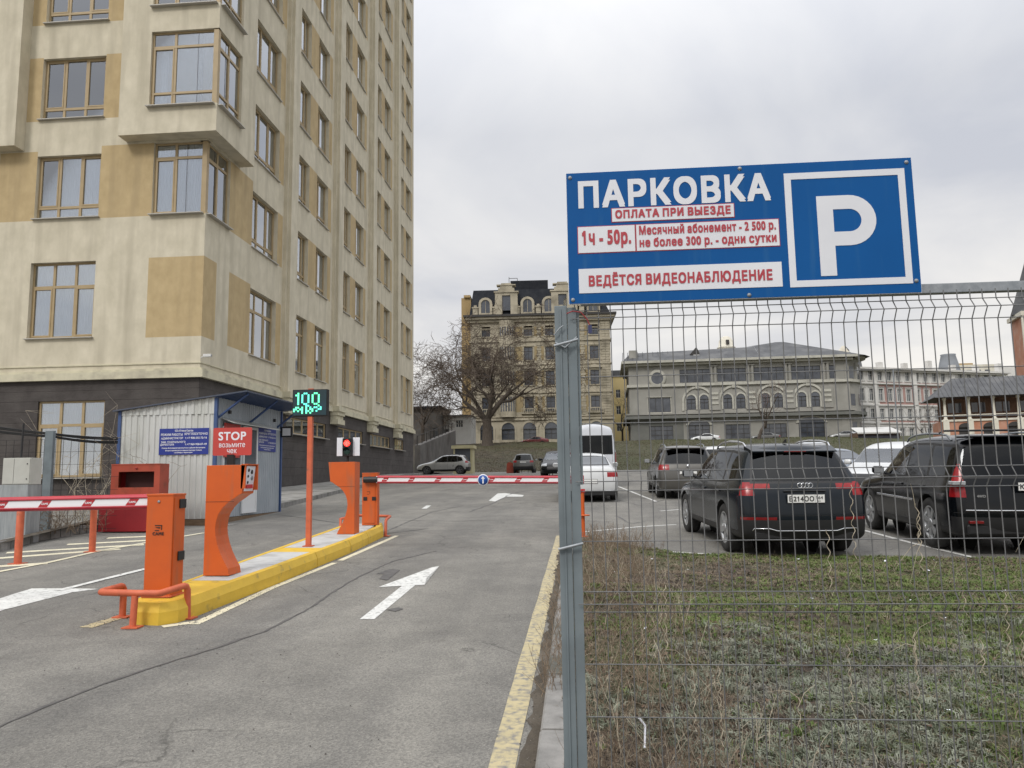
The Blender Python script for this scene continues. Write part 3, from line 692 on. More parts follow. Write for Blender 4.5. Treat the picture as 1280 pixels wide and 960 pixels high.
for i in range(len(outer)-1):
    a, b, c, d = [Vector(p) for p in (outer[i], outer[i+1], inner[i], inner[i+1])]
    n = max(1, round((b-a).length/1.35))
    for j in range(n):
        t0, t1 = j/n, (j+1)/n-(.006 if n > 1 else 0)
        kseg(a.lerp(b, t0), a.lerp(b, t1), c.lerp(d, t0), c.lerp(d, t1))
def xin(y, side):
    P = sorted([(q[1], q[0]) for q in (inner[:3] if side < 0 else inner[7:])])
    for (y0, x0), (y1, x1) in zip(P, P[1:]):
        if y0 <= y <= y1: return x0+(x1-x0)*(y-y0)/(y1-y0)
    return P[0][1] if y < P[0][0] else P[-1][1]
ys = [7.2, 8.35, 9.5, 10.7, 11.15, 12.3, 13.5, 14.8]
for i, (a, b) in enumerate(zip(ys, ys[1:])):
    m = MB(); b2 = b-.012
    if i == 0: pts = [(xin(b2, -1), b2), (-4.245, 7.52), (-4.225, 7.32), (-4.15, 7.2), (-3.95, 7.17), (-3.88, 7.28), (-3.86, 7.48), (xin(b2, 1), b2)]
    else: pts = [(xin(b2, -1), b2), (xin(a, -1), a), (xin(a, 1), a), (xin(b2, 1), b2)]
    vs = [isl(x, y, .198) for x, y in pts]+[isl(x, y, .0) for x, y in pts]; n = len(pts)
    m.add(vs, [tuple(range(n)), tuple(range(2*n-1, n-1, -1))]+[(k, k+n, (k+1) % n+n, (k+1) % n) for k in range(n)])
    m.build('paving_slab', M['kerb_yellow'] if i in (0, 3) else M['slab'], IS)
# ================= BARRIERS =================
M['boom_white'] = pm('boom_white', (.80, .80, .82), rough=.35)
M['boom_red'] = pm('boom_red_rubber', (.38, .018, .035), (.46, .03, .045), scale=6, rough=.45)
M['refl_red'] = pm('red_reflector', (.42, .012, .02), rough=.3, spec=.7)
M['logo'] = pm('dark_print', (.02, .012, .01), rough=.6)
def ztop(x, y): return g(x, y)+.2
def boom(parent, x0, x1, y, z0, z1, step, sgn=1, txt=True, ht=.145):
    """boom between x0 and x1; oval white tube with red bumpers and slanted red reflectors"""
    L_ = x1-x0; m = MB(); prof = [(.032*cos(a), ht*.5*sin(a)) for a in [2*pi*k/20 for k in range(20)]]
    base = Vector((x0, y, z0)); dz = (z1-z0)/L_
    def ring(x, pr): return [(x0+x, y+p, z0+dz*x+q) for p, q in pr]
    def ext(pr, a, b, mat, nm, par, sm=True):
        n = len(pr); b_ = MB(); b_.add(ring(a, pr)+ring(b, pr), [(k, (k+1) % n, n+(k+1) % n, n+k) for k in range(n)], 0, sm); b_.add(ring(a, pr), [tuple(range(n))]); b_.add(ring(b, pr), [tuple(range(n))])
        return b_.build(nm, mat, par)
    o = ext([(.030*(1 if abs(q) < ht*.3 else .8)*(1 if p > 0 else -1), q) for p, q in ((1, -ht*.42), (1, -ht*.2), (1, ht*.2), (1, ht*.42), (-1, ht*.42), (-1, ht*.2), (-1, -ht*.2), (-1, -ht*.42))], 0, L_, M['boom_white'], 'boom', parent, False)
    for s in (1, -1):
        pr = [(.040*cos(a)*1.0, s*(ht*.30+ht*.21*max(0, sin(a)))) for a in [pi*k/10 for k in range(11)]]
        if s == 1: pr = [(.040*cos(a), ht*.24+ht*.27*sin(a)) for a in [pi*k/10 for k in range(11)]]
        else: pr = [(.040*cos(a), -ht*.26-ht*.24*sin(a)) for a in [pi*k/10 for k in range(11)]]
        ext(pr, .02, L_-.02, M['boom_red'], 'bumper_strip', o)
    x = .10; h2 = ht*.23
    while x < L_-.12:
        q = MB(); w_ = .095; zc = z0+dz*x; yy = y-.0325
        q.add([(x0+x, yy, zc-h2), (x0+x+w_, yy, zc-h2), (x0+x+w_+.05, yy, zc+h2), (x0+x+.05, yy, zc+h2), (x0+x, yy+.003, zc-h2), (x0+x+w_, yy+.003, zc-h2), (x0+x+w_+.05, yy+.003, zc+h2), (x0+x+.05, yy+.003, zc+h2)], [(0, 1, 2, 3), (0, 1, 5, 4), (1, 2, 6, 5), (2, 3, 7, 6), (3, 0, 4, 7)])
        r = q.build('reflector', M['refl_red'], o)
        if txt: text_mesh('CAME', .026, M['boom_white'], r, 'lettering', (x0+x+w_/2+.025, yy-.002, zc), bold=.001, ext=.0005)
        x += step
    return o
b1 = empty('parking_barrier', (0, 0, 0), 0, 'near orange barrier box with a red and white boom lowered to the left', 'barrier')
b1.location = (-4.05, 7.6, ztop(-4.05, 7.6))
def loc_of(o, fn):                       # build children with world coordinates, then shift them under the empty
    fn()
    for c in KIDS.get(o.name, []): c.location = c.location-o.location if True else c.location
def cabinet(root, x0, x1, y0, y1, zb, zt, front_door=True):
    c = MB().box(x0, x1, y0, y1, zb, zt-.012).build('cabinet', M['orange'], root, bevel=.012)
    MB().box(x0-.004, x1+.004, y0-.006, y1+.004, zt-.02, zt).build('lid', M['orange'], root, bevel=.006)
    MB().lathe([(0, y0-.012), (.011, y0-.012), (.014, y0-.004)], c=((x0+x1)/2-.01, 0, zt-.075), axis='y', n=10).build('lock', M['galv'], root)
    return c
def f():
    x0, x1, y0, y1 = -4.225, -3.955, 7.34, 7.58; zb, zt = ztop(-4, 7.6)+.0, 1.50
    c = cabinet(b1, x0, x1, y0, y1, zb, zt)
    MB().box(x1+.0005, x1+.008, y0+.02, y1-.02, zb+.05, zt-.04).build('door', M['orange'], b1)
    for z in (zt-.09, zt-.60): MB().box(x1+.0085, x1+.022, y1-.14, y1-.02, z-.055, z+.035, bev=.004).build('hinge', M['black'], b1)
    # emblem: small dark frame with a swoosh and the word below
    e = MB(); ex, ez, s = (x0+x1)/2-.005, zt-.33, .036
    yy = y0-.004
    e.box(ex-s, ex+s, yy, yy+.002, ez+.020, ez+.028); e.box(ex+s-.008, ex+s, yy, yy+.002, ez-.02, ez+.0195); e.box(ex-s, ex+s*.2, yy, yy+.002, ez-.028, ez-.0205)
    e.prism([(ex-s, ez+.008), (ex+s*.5, ez+.008), (ex+s*.4, ez-.006), (ex-s*.3, ez-.001)], yy, yy+.002); e.build('emblem', M['logo'], b1)
    text_mesh('CAME', .040, M['logo'], b1, 'lettering', (ex, yy, ez-.055), bold=.0022, ext=.0008)
    boom(b1, -9.2, x0-.0, 7.46, 1.385, 1.425, .46)
    MB().box(x0-.12, x0-.002, 7.50, 7.56, 1.36, 1.49, bev=.01).build('boom_bracket', M['black'], b1)
    MB().box(x0-.015, x1+.015, y0-.012, y1+.015, zb-.004, zb+.012).build('base_plate', M['orange_faded'], b1)
loc_of(b1, f)
b2 = empty('parking_barrier', (-3.9, 14.6, ztop(-3.9, 14.6)), 0, 'far orange barrier box with a red and white boom closing the exit lane', 'barrier', None)
def f():
    x0, x1, y0, y1 = -4.06, -3.765, 14.4, 14.56; zb, zt = ztop(-4, 14.5), 1.745
    c = cabinet(b2, x0, x1, y0, y1, zb, zt)
    MB().box(x0+.045, x1-.045, y0-.012, y0-.0065, zb+.04, zt-.03).build('door', M['orange'], b2)
    for x in (x0+.03, x1-.10): MB().box(x, x+.075, y0-.020, y0-.0125, zt-.52, zt-.45, bev=.003).build('hinge', M['black'], b2)
    e = MB(); ex, ez = (x0+x1)/2-.02, zt-.38; yy = y0-.0145
    e.box(ex-.03, ex+.03, yy, yy+.002, ez+.022, ez+.03); e.box(ex+.022, ex+.03, yy, yy+.002, ez-.02, ez+.0215); e.box(ex-.03, ex+.01, yy, yy+.002, ez-.026, ez-.02); e.build('emblem', M['logo'], b2)
    bk = MB().tube([(x0+.05, 14.33, 1.615), (x1+.02, 14.33, 1.615)], .058, 12).build('boom_hub', M['black'], b2)
    bo = boom(b2, x1-.0, .06, 14.33, 1.615, 1.555, .50)
    # end patch seen beyond the post
    MB().box(.0605, .11, 14.28, 14.38, 1.485, 1.64, bev=.01).build('boom_tip', M['boom_red'], b2)
    q = MB().disc((.085, 14.277, 1.56), .02, 'y', 10).build('tip_light', pm('red_tip_light', (.8, .25, .25), rough=.3), b2)
loc_of(b2, f)
s_ = empty('round_sign', (-1.745, 14.265, 1.58), 0, 'small round blue sign with a white up arrow hung on the far boom', 'sign')
M['sign_blue'] = pm('sign_blue', (.012, .07, .30), (.014, .08, .33), scale=2, rough=.3)
M['sign_white'] = pm('sign_white', (.72, .73, .78), rough=.35)
MB().lathe([(0, -.004), (.1, -.004), (.105, .002), (.1, .006), (0, .006)], axis='y', n=28).build('disc', M['sign_white'], s_)
MB().lathe([(0, -.009), (.090, -.009), (.090, -.0045)], axis='y', n=28).build('blue_field', M['sign_blue'], s_)
MB().prism([(-.012, -.065), (.012, -.065), (.012, .02), (.036, .02), (0, .072), (-.036, .02), (-.012, .02)], -.012, -.0095).build('arrow', M['sign_white'], s_)
t = empty('boom_rest', (.075, 14.34, g(.1, 14.3)), 0, 'thin orange post with a foot plate where the far boom ends, behind the fence post', 'post')
MB().tube([(0, 0, 0), (0, 0, .80)], .033, 12).build('pole', M['orange'], t); MB().box(-.09, .12, -.08, .08, 0, .012).build('foot_plate', M['orange'], t)
MB().lathe([(.036, .37), (.105, .375), (.105, .395), (.036, .40)], c=(.02, 0, 0), n=16).build('collar', M['orange'], t)
MB().box(-.05, .05, -.045, .045, .80, .86).build('cradle', M['red'], t)
# ================= TICKET COLUMNS =================
def column_profile(x0, w, zb, zt, flip=1):
    # C-shaped silhouette; measured from the front face, cut on the +x side
    P = [(0, zb), (0, zt), (.46*w/.46, zt), (.42, zt-.30)]
    arc = [(.385, zt-.345), (.33, zt-.385), (.26, zt-.43), (.20, zt-.49), (.155, zt-.56), (.13, zt-.64), (.122, zt-.72), (.13, zt-.80), (.155, zt-.90), (.19, zt-.99), (.235, zt-1.08), (.285, zt-1.165), (.30, zb)]
    return [(x0+flip*x, z) for x, z in P[:2]+[(w, zt), (.425, zt-.325)]+arc]
def ticket_column(root, x0, y0, y1, zb, zt, flip):
    pr = column_profile(x0, .46, zb, zt, flip)
    m = MB(); n = len(pr)
    m.prism(pr, y0, y1); o = m.build('column', M['orange'], root, bevel=.004)
    xs = sorted((x0-.0*flip, x0+.335*flip)); MB().box(xs[0]-.002, xs[1], y0-.002, y0-.0005, zt-.418, zt-.414).build('seam', M['logo'], root)
    return o
c1 = empty('ticket_column', (-4.05, 8.85, ztop(-4.05, 8.8)), 0, 'near orange ticket column with a curved front, standing under the red STOP board', 'ticket machine', 'ticket machines')
def f():
    zb, zt = ztop(-4.1, 8.8), 1.80
    ticket_column(c1, -4.25, 8.6, 8.92, zb, zt, 1)
    # reader panel recessed in the sloping face
    p = MB(); xa, xb_ = -4.25+.46, -4.25+.425; za, zb_ = zt-.015, zt-.30
    p.add([(xa+.004-.001, 8.64, za), (xa+.004-.001, 8.88, za), (xb_+.006, 8.88, zb_), (xb_+.006, 8.64, zb_), (xa-.03, 8.64, za), (xa-.03, 8.88, za), (xb_-.03, 8.88, zb_), (xb_-.03, 8.64, zb_)], [(0, 1, 2, 3), (0, 4, 5, 1), (3, 7, 6, 2), (0, 3, 7, 4), (1, 5, 6, 2)])
    pn = p.build('reader_panel', M['sign_white'], c1)
    for (yy, zz, r, mt) in ((8.70, zt-.06, .020, M['black']), (8.79, zt-.08, .026, M['logo']), (8.70, zt-.13, .016, M['black']), (8.81, zt-.15, .028, M['galv']), (8.71, zt-.20, .018, M['black'])):
        MB().lathe([(0, -4.25+.46+.008-(zt-zz)*.12+.004), (r, -4.25+.46+.008-(zt-zz)*.12+.004), (r, -4.25+.46-.01-(zt-zz)*.12)], c=(0, yy, zz), axis='x', n=10).build('button', mt, pn)
    MB().box(-3.83, -3.80, 8.68, 8.84, zt-.27, zt-.225).build('ticket_slot', M['red'], pn)
    hood = MB(); hood.box(-3.84, -3.79, 8.6, 8.625, zt-.27, zt-.001); hood.box(-3.84, -3.77, 8.89, 8.92, zt-.29, zt-.001); hood.box(-3.84, -3.765, 8.6, 8.92, zt-.0, zt+.010); hood.build('hood', M['orange'], c1)
loc_of(c1, f)
c2 = empty('ticket_column', (-3.9, 13.1, ztop(-3.9, 13.1)), 0, 'far orange ticket column with its curve to the left, under the red traffic light', 'ticket machine', 'ticket machines')
loc_of(c2, lambda: ticket_column(c2, -3.765, 12.9, 13.2, ztop(-3.9, 13.0), 1.92, -1))
M['stop_red'] = pm('stop_board_red', (.50, .055, .045), (.44, .05, .04), scale=3, rough=.35)
t = empty('stop_sign', (-4.10, 8.9, 1.80), R(0), 'red STOP board with Russian words on a black stand above the near ticket column', 'sign')
b = MB(); w2, h2 = .238, .165; r_ = .02
pts = []
for cx_, cz_, a0 in ((w2-r_, h2-r_, 0), (-w2+r_, h2-r_, pi/2), (-w2+r_, -h2+r_, pi), (w2-r_, -h2+r_, 3*pi/2)):
    for k in range(5): pts.append((cx_+r_*cos(a0+k*pi/8), cz_+r_*sin(a0+k*pi/8)))
b.prism(pts, -.006, .006); o = b.build('board', M['stop_red'], t); o.location = (.01, 0, .285)
for tx, sz, z, wd, bo in (('STOP', .135, .065, .34, .0045), ('возьмите', .085, -.045, .32, .0008), ('чек', .085, -.115, .12, .0008)):
    text_mesh(tx, sz, M['sign_white'], o, 'lettering', (0, -.0075, z), bold=bo, width=wd, ext=.001)
MB().box(-.04, .04, -.03, .03, .012, .13).build('stand', M['matt_black'], t)
# traffic light
t = empty('traffic_light', (-3.92, 13.0, 1.92), 0, 'small two lamp traffic light showing red, with white boards either side', 'traffic light')
for s in (-1, 1): MB().box(.082 if s > 0 else -.20, .20 if s > 0 else -.082, .02, .028, .105, .42).build('board', M['sign_white'], t)
hs_ = MB().box(-.08, .08, -.06, .06, .095, .405, bev=.008).build('housing', M['matt_black'], t)
M['lamp_red'] = pm('red_lamp_lit', (.9, .04, .03), rough=.3, emit=(1, .05, .035), es=1.6)
M['led_red'] = pm('red_led', (1, .25, .2), rough=.3, emit=(1, .22, .18), es=3)
lr = MB().lathe([(0, -.064), (.058, -.064), (.060, -.058)], c=(0, 0, .32), axis='y', n=20).build('red_lamp', M['lamp_red'], t)
d = MB()
for k in range(18):
    a = k*2.4; rr = .050*sqrt(k/18); d.disc((rr*cos(a), -.0655, .32+rr*sin(a)), .0055, 'y', 6)
d.build('led', M['led_red'], lr)
MB().lathe([(0, -.064), (.055, -.064), (.058, -.058)], c=(0, 0, .18), axis='y', n=20).build('green_lamp', pm('green_lamp_off', (.015, .05, .04), rough=.2), t)
for z in (.32, .18):
    MB().lathe([(.066, -.115), (.066, -.06), (.062, -.06), (.062, -.115)], c=(0, 0, z), axis='y', n=14, a0=.2, a1=pi-.2).build('visor', M['matt_black'], t)
MB().tube([(0, 0, 0), (0, 0, .10)], .022, 8).build('stem', M['matt_black'], t)
# LED board on a pole
t = empty('led_display', (-3.985, 11.3, ztop(-4, 11.3)), 0, 'dark LED board with glowing green digits on a slim orange pole', 'display')
zz0 = ztop(-4, 11.3)
MB().box(-.036, .036, -.036, .036, 0, 2.57-zz0-.001).build('pole', M['orange_faded'], t, bevel=.006); MB().box(-.07, .07, -.07, .07, 0, .012).build('foot_plate', M['orange_faded'], t)
hb = MB().box(-.268, .268, -.05, .05, 2.57-zz0, 2.975-zz0, bev=.006).build('housing', M['matt_black'], t)
M['led_panel'] = pm('led_panel', (.010, .025, .028), (.012, .045, .06), scale=6, rough=.35)
M['led_green'] = pm('green_led', (.1, .8, .4), emit=(.16, .95, .48), es=1.5)
M['led_cyan'] = pm('cyan_led', (.1, .7, .6), emit=(.14, .85, .62), es=1.4)
MB().box(-.255, .255, -.053, -.0505, 2.585-zz0, 2.962-zz0).build('panel', M['led_panel'], hb)
rows = ["................", "..1..22..11.....", ".11.2..2.1.1.1..", "..1.2..2.1...1..", "..1.2..2.1...1..", "..1.2..2.1...1..", "..1.2..2.1...1..", "..1..22...1.1...", "......22....1...", ".11.1.1.2.22.2..", "11.11.1.11..22..", "1.1.1.21.1.2....", "....1.1.1.......", "................"]
rows[1] = "..1..22...11...."; rows[2] = ".11.2..2.1..1..."; 
for q in (3, 4, 5, 6): rows[q] = "..1.2..2.1..1..."
rows[7] = "..1..22...11...."
for mt, ch in ((M['led_green'], '1'), (M['led_cyan'], '2')):
    d = MB()
    for j, rw in enumerate(rows):
        for i, c in enumerate(rw):
            if c == ch: x = -.24+i*.0315; z = 2.94-zz0-j*.0265; d.box(x-.0125, x+.0125, -.056, -.0535, z-.0122, z+.0122)
    tag(d.build('lit_digits', mt, hb), kind='stuff')
MB().box(-.04, .04, -.02, .02, 2.9755-zz0, 2.992-zz0).build('mount', M['orange_faded'], t)
# ================= PIPE GUARDS =================
def P3(px, py, dh): return gr(px, py, dh)
t = empty('pipe_guard', (-4.1, 7.1, g(-4.1, 7.1)), 0, 'bent faded orange pipe guard wrapped round the near yellow end of the island', 'guard rail')
def f():
    def q(x, y, h): return (x, y, g(x, y)+h)
    H_ = .305
    path = [q(-4.46, 7.40, .0), q(-4.46, 7.40, H_-.03), q(-4.465, 7.385, H_-.008), q(-4.462, 7.36, H_), q(-4.475, 7.08, H_), q(-4.465, 7.05, H_), q(-4.44, 7.035, H_), q(-4.1, 7.0, H_), q(-3.90, 7.0, H_), q(-3.87, 7.01, H_), q(-3.80, 7.31, H_+.015), q(-3.795, 7.34, H_+.005), q(-3.79, 7.36, H_-.03), q(-3.785, 7.37, 0)]
    MB().tube(path, .0315, 14).build('rail', M['orange_faded'], t)
    MB().tube([q(-4.10, 6.97, 0), q(-4.10, 6.99, H_-.02)], .030, 12).build('leg', M['orange_faded'], t)
    for x, y in ((-4.46, 7.40), (-4.10, 6.97), (-3.785, 7.37)):
        MB().box(x-.075, x+.075, y-.06, y+.06, g(x, y)+.002, g(x, y)+.014).build('foot_plate', M['orange_faded'], t)
loc_of(t, f)
t = empty('pipe_guard', (-3.7, 15.0, g(-3.7, 15)), 0, 'short orange pipe guard at the far end of the island beside the far barrier box', 'guard rail')
def f():
    def q(x, y, h): return (x, y, g(x, y)+h)
    H_ = .31
    MB().tube([q(-4.5, 14.5, 0), q(-4.5, 14.5, H_), q(-4.45, 15.25, H_), q(-4.40, 15.3, H_), q(-3.72, 15.1, H_), q(-3.68, 15.05, H_), q(-3.60, 14.45, H_), q(-3.60, 14.40, H_-.03), q(-3.60, 14.38, 0)], .027, 10).build('rail', M['orange_faded'], t)
    MB().box(-3.68, -3.52, 14.32, 14.44, g(-3.6, 14.4)+.002, g(-3.6, 14.4)+.014).build('foot_plate', M['orange_faded'], t)
loc_of(t, f)
t = empty('pipe_guard', (-8.06, 11.5, g(-8, 11.5)), 0, 'orange pipe hoop with two legs on the zebra marking behind the near boom', 'guard rail')
def f():
    a, b = gr(22, 705), gr(115, 690)
    MB().tube([a, a+Vector((0, 0, .80)), a.lerp(b, .04)+Vector((0, 0, .86)), a.lerp(b, .96)+Vector((0, 0, .86)), b+Vector((0, 0, .80)), b], .052, 12).build('rail', M['orange_faded'], t)
    for p in (a, b): MB().box(p.x-.09, p.x+.09, p.y-.09, p.y+.09, p.z+.002, p.z+.014).build('foot_plate', M['orange_faded'], t)
loc_of(t, f)
# ================= ATTENDANT'S BOOTH =================
M['corr'] = pm('galvanised_profile', (.52, .53, .51), (.62, .63, .61), scale=1.3, rough=.42, metal=.25, c3=(.44, .45, .40), s3=1.0, t3=(.45, .7), stretch=(1, 1, .35))
M['corr_side'] = pm('blue_grey_sheet', (.30, .335, .37), (.36, .395, .43), scale=1.5, rough=.5, metal=.1)
M['booth_blue'] = pm('booth_blue_paint', (.035, .075, .19), (.05, .09, .22), scale=5, rough=.5)
M['board_blue'] = pm('notice_blue', (.018, .035, .24), rough=.4)
M['upvc'] = pm('white_upvc', (.70, .71, .72), rough=.35)
M['timber'] = pm('brown_timber', (.13, .085, .05), (.19, .13, .08), scale=6, rough=.85, stretch=(1, 1, 6))
BX, BY = -7.98, 16.5
bt = empty('attendant_booth', (BX, BY, .82), 0, 'corrugated metal parking booth with blue corner posts and a sloping canopy roof', 'booth')
def corr(u0, u1, zb, ztf, P, pitch=.14, d=.022):
    """trapezoidal sheet; ztf(u) gives the top"""
    m = MB(); vs = []; u = u0; k = 0
    seq = [(0, 0), (.38, 0), (.5, 1), (.88, 1)]
    us = []
    while u < u1:
        for s_, o_ in seq:
            uu = u+s_*pitch
            if uu <= u1: us.append((uu, o_*d))
        u += pitch
    us.append((u1, 0))
    for uu, o_ in us: vs += [P(uu, -o_, zb), P(uu, -o_, ztf(uu))]
    m.add(vs, [(2*i, 2*i+2, 2*i+3, 2*i+1) for i in range(len(us)-1)]); return m
def zf(x): return 2.40+(x+2.25)*.145      # roof line over the front wall, local
F0, F1 = -2.22, 0
corr(F0, F1, 0, lambda u: 2.30, lambda u, o_, z: (u, o_, z)).build('front_wall', M['corr'], bt, smooth=False)
corr(F0-.02, F1, 2.302, lambda u: zf(u)-.01, lambda u, o_, z: (u, o_-.012, z), .16).build('front_fascia', M['corr'], bt, smooth=False)
DB = 3.75
corr(0, DB, 0, lambda u: 2.70, lambda u, o_, z: (-o_, u, z), .12, .016).build('side_wall', M['corr_side'], bt, smooth=False)
MB().box(F0, F0+.02, .02, DB, 0, 2.2).build('left_wall', M['corr_side'], bt); MB().box(F0, -.02, DB, DB+.03, 0, 2.5).build('rear_wall', M['corr_side'], bt)
for x, y in ((F0-.04, -.03), (-.03, -.035), (-.02, DB-.02)): MB().box(x, x+.07, y, y+.07, -.02, 2.42 if x < -1 else 2.66).build('corner_post', M['booth_blue'], bt)
r = MB(); r.add([(F0-.12, -.12, 2.42), (.75, -.12, 2.80), (.75, DB+.25, 2.80), (F0-.12, DB+.2, 2.42), (F0-.12, -.12, 2.39), (.75, -.12, 2.77), (.75, DB+.25, 2.77), (F0-.12, DB+.2, 2.39)], [(0, 1, 2, 3), (7, 6, 5, 4), (0, 4, 5, 1), (1, 5, 6, 2), (2, 6, 7, 3), (3, 7, 4, 0)])
rf = r.build('roof', pm('dark_roof_sheet', (.045, .06, .09), (.07, .08, .11), scale=3, rough=.5), bt)
r = MB()
for k in range(24):
    y = -.1+k*.165; r.box(.015, .74, y, y+.05, 2.665, 2.69)
r.v = [(x, y, z+.10*(x/.75)-.0+ .0) for x, y, z in r.v]; r.build('roof_rib', M['booth_blue'], rf)
for y in (.08, 1.75, 3.5): MB().tube([(.01, y, 2.22), (.70, y, 2.75)], .028, 4).build('canopy_brace', M['booth_blue'], bt)
MB().box(F0-.02, .03, -.04, DB+.02, -.17, -.01).build('plinth', M['timber'], bt)
MB().box(.035, .40, -.04, DB+.3, -.26, -.13).build('step', M['kerb_concrete'], bt)
dr = MB(); dr.box(.02, .06, 1.36, 1.42, .05, 2.12); dr.box(.02, .06, 2.12, 2.18, .05, 2.12); dr.box(.02, .06, 1.42, 2.12, 2.06, 2.12); dr.box(.02, .06, 1.42, 2.12, .05, .12); dr.box(.02, .055, 1.42, 2.12, .98, 1.08)
dr = dr.build('door', M['upvc'], bt); MB().box(.03, .04, 1.42, 2.12, 1.08, 2.06).build('door_glass', M['far_glass'], dr); MB().box(.03, .045, 1.42, 2.12, .12, .98).build('door_panel', M['upvc'], dr); MB().box(.06, .09, 1.44, 1.47, 1.0, 1.12).build('door_handle', M['galv'], dr)
wn = MB(); wn.box(.02, .06, .30, 1.25, 1.05, 2.05); wn = wn.build('serving_window', M['upvc'], bt); MB().box(.06, .064, .36, 1.19, 1.12, 1.98).build('window_glass', M['far_glass'], wn)
rb = MB().box(.07, .10, .27, 1.05, 1.35, 2.12).build('red_notice', M['stop_red'], bt)
MB().add([(.02, .2, 2.22), (.02, 2.9, 2.22), (.34, 2.9, 2.10), (.34, .2, 2.10), (.02, .2, 2.235), (.02, 2.9, 2.235), (.34, 2.9, 2.115), (.34, .2, 2.115)], [(0, 1, 2, 3), (4, 5, 6, 7), (0, 3, 7, 4), (3, 2, 6, 7), (1, 2, 6, 5)]).build('door_canopy', M['corr'], bt)
for y in (.55, 3.2): MB().box(.018, .07, y, y+.09, 2.35, 2.43, bev=.01).build('wall_lamp', M['black'], bt)
# notice boards (flat print)
NT = [('ООО «УК Нижний Саратов»', 0, .235, .075, .42), ('РЕЖИМ РАБОТЫ', -.28, .155, .085, .50), ('КРУГЛОСУТОЧНО', .28, .165, .085, .53), ('АДМИНИСТРАТОР', -.27, .07, .075, .50), ('т.+7 908-555-72-16', .28, .075, .075, .50), ('ЗАМ. ГЕНЕРАЛЬНОГО', -.24, -.01, .07, .56), ('ДИРЕКТОРА', -.38, -.07, .07, .32), ('т.+7 960-958-07-49', .28, -.065, .075, .50), ('Стоянка обслуживается круглосуточно и работает без выходных', 0, -.145, .05, 1.0), ('Оплата производится администратору стоянки', 0, -.20, .045, .84), ('на выезде с территории', 0, -.25, .04, .42)]
def notice(parent, w_, loc, rz):
    o = MB().box(-w_/2, w_/2, 0, .012, -.29, .29).build('notice_board', M['board_blue'], parent); o.location = loc; o.rotation_euler = (0, 0, rz); k = w_/1.14
    for s_, x, z, sz, wd in NT: text_mesh(s_, sz*.8, M['sign_white'], o, 'lettering', (x*k, -.0025, z), bold=.0016, width=wd*k, ext=.0008)
notice(bt, 1.14, (-.70, -.042, 1.70), 0)
notice(bt, 1.14, (.036, 2.81, 1.85), pi/2)
fl = empty('flood_light', (BX+.05, BY+3.72, 2.93), 0, 'small black framed flood light on the far corner of the metal booth', 'flood light')
MB().box(0, .30, -.03, .05, -.14, .14, bev=.01).build('housing', M['black'], fl); MB().box(.04, .26, -.036, -.0305, -.10, .10).build('lens', M['upvc'], fl); MB().box(-.06, .0, 0, .03, -.03, .03).build('bracket', M['black'], fl)
# ================= RED FIRE BOX =================
M['fire'] = pm('weathered_fire_red', (.33, .050, .025), (.38, .065, .032), scale=2.5, rough=.5, c3=(.20, .045, .02), s3=4, bump=.05)
M['fire2'] = pm('deep_fire_red', (.20, .008, .012), (.26, .012, .016), scale=2, rough=.45)
t = empty('fire_box', (-9.0, 15.2, g(-9, 15.2)+.02), 0, 'tall rusty red fire equipment cabinet on a darker red chest beside the booth', 'fire cabinet')
H1 = 1.99-t.location.z
b = MB(); x0, x1 = -.54, .50; za = .62
b.box(x0, x1, .34, .36, za, H1); b.box(x0, x0+.02, 0, .34, za, H1); b.box(x1-.02, x1, 0, .34, za, H1); b.box(x0, x1, -.01, .36, H1, H1+.02)
wz0, wz1 = H1-.46, H1-.14
b.box(x0+.02, x1-.02, 0, .02, za, wz0); b.box(x0+.02, x1-.02, 0, .02, wz1, H1); b.box(x0+.02, x0+.16, 0, .02, wz0, wz1); b.box(x1-.12, x1-.02, 0, .02, wz0, wz1)
b.build('shield_case', M['fire'], t); MB().box(x0+.03, x1-.03, .30, .335, za+.02, H1-.02).build('inner_back', M['fire2'], t); MB().box(x0+.17, x1-.13, .24, .245, wz0-.1, wz1-.02).build('inner_panel', pm('dark_red_brown', (.05, .012, .01), rough=.8), t)  # very dark red upright sheet behind the opening
MB().tube([(x0+.52, -.02, H1-.07), (x0+.56, -.02, H1-.07)], .014, 6).build('latch', M['fire2'], t)
b = MB(); b.add([(-.66, -.18, 0), (.55, -.18, 0), (.55, .30, 0), (-.66, .30, 0), (-.66, -.18, .52), (.55, -.18, .52), (.55, .30, .62), (-.66, .30, .62)], [(0, 1, 2, 3), (4, 5, 6, 7), (0, 1, 5, 4), (1, 2, 6, 5), (2, 3, 7, 6), (3, 0, 4, 7)]); b.build('sand_chest', M['fire2'], t, bevel=.006)
MB().box(-.69, .58, -.21, .0, .525, .545).build('chest_lid', M['fire2'], t)
# ================= ELECTRICAL CABINET, MESH FENCE, CABLES =================
M['cab_grey'] = pm('light_grey_enamel', (.42, .42, .38), (.47, .47, .43), scale=3, rough=.45)
M['cab_zinc'] = pm('spangled_zinc', (.26, .28, .29), (.36, .38, .385), scale=7, rough=.5, metal=.3, stretch=(3, 3, .4), c3=(.19, .20, .20), s3=1.5)
t = empty('electrical_cabinet', (-10.1, 13.2, g(-10, 13.2)), 0, 'pale grey electrical cabinet standing on a zinc plinth at the left edge', 'electrical cabinet'); zg = t.location.z
b = MB().box(-.26, .27, .02, .32, 1.62-zg, 2.10-zg).build('upper_case', M['cab_grey'], t, bevel=.006)
MB().box(-.25, -.045, .008, .019, 1.635-zg, 2.085-zg).build('door', M['cab_grey'], t); MB().box(-.035, .26, .008, .019, 1.635-zg, 2.085-zg).build('door', M['cab_grey'], t)
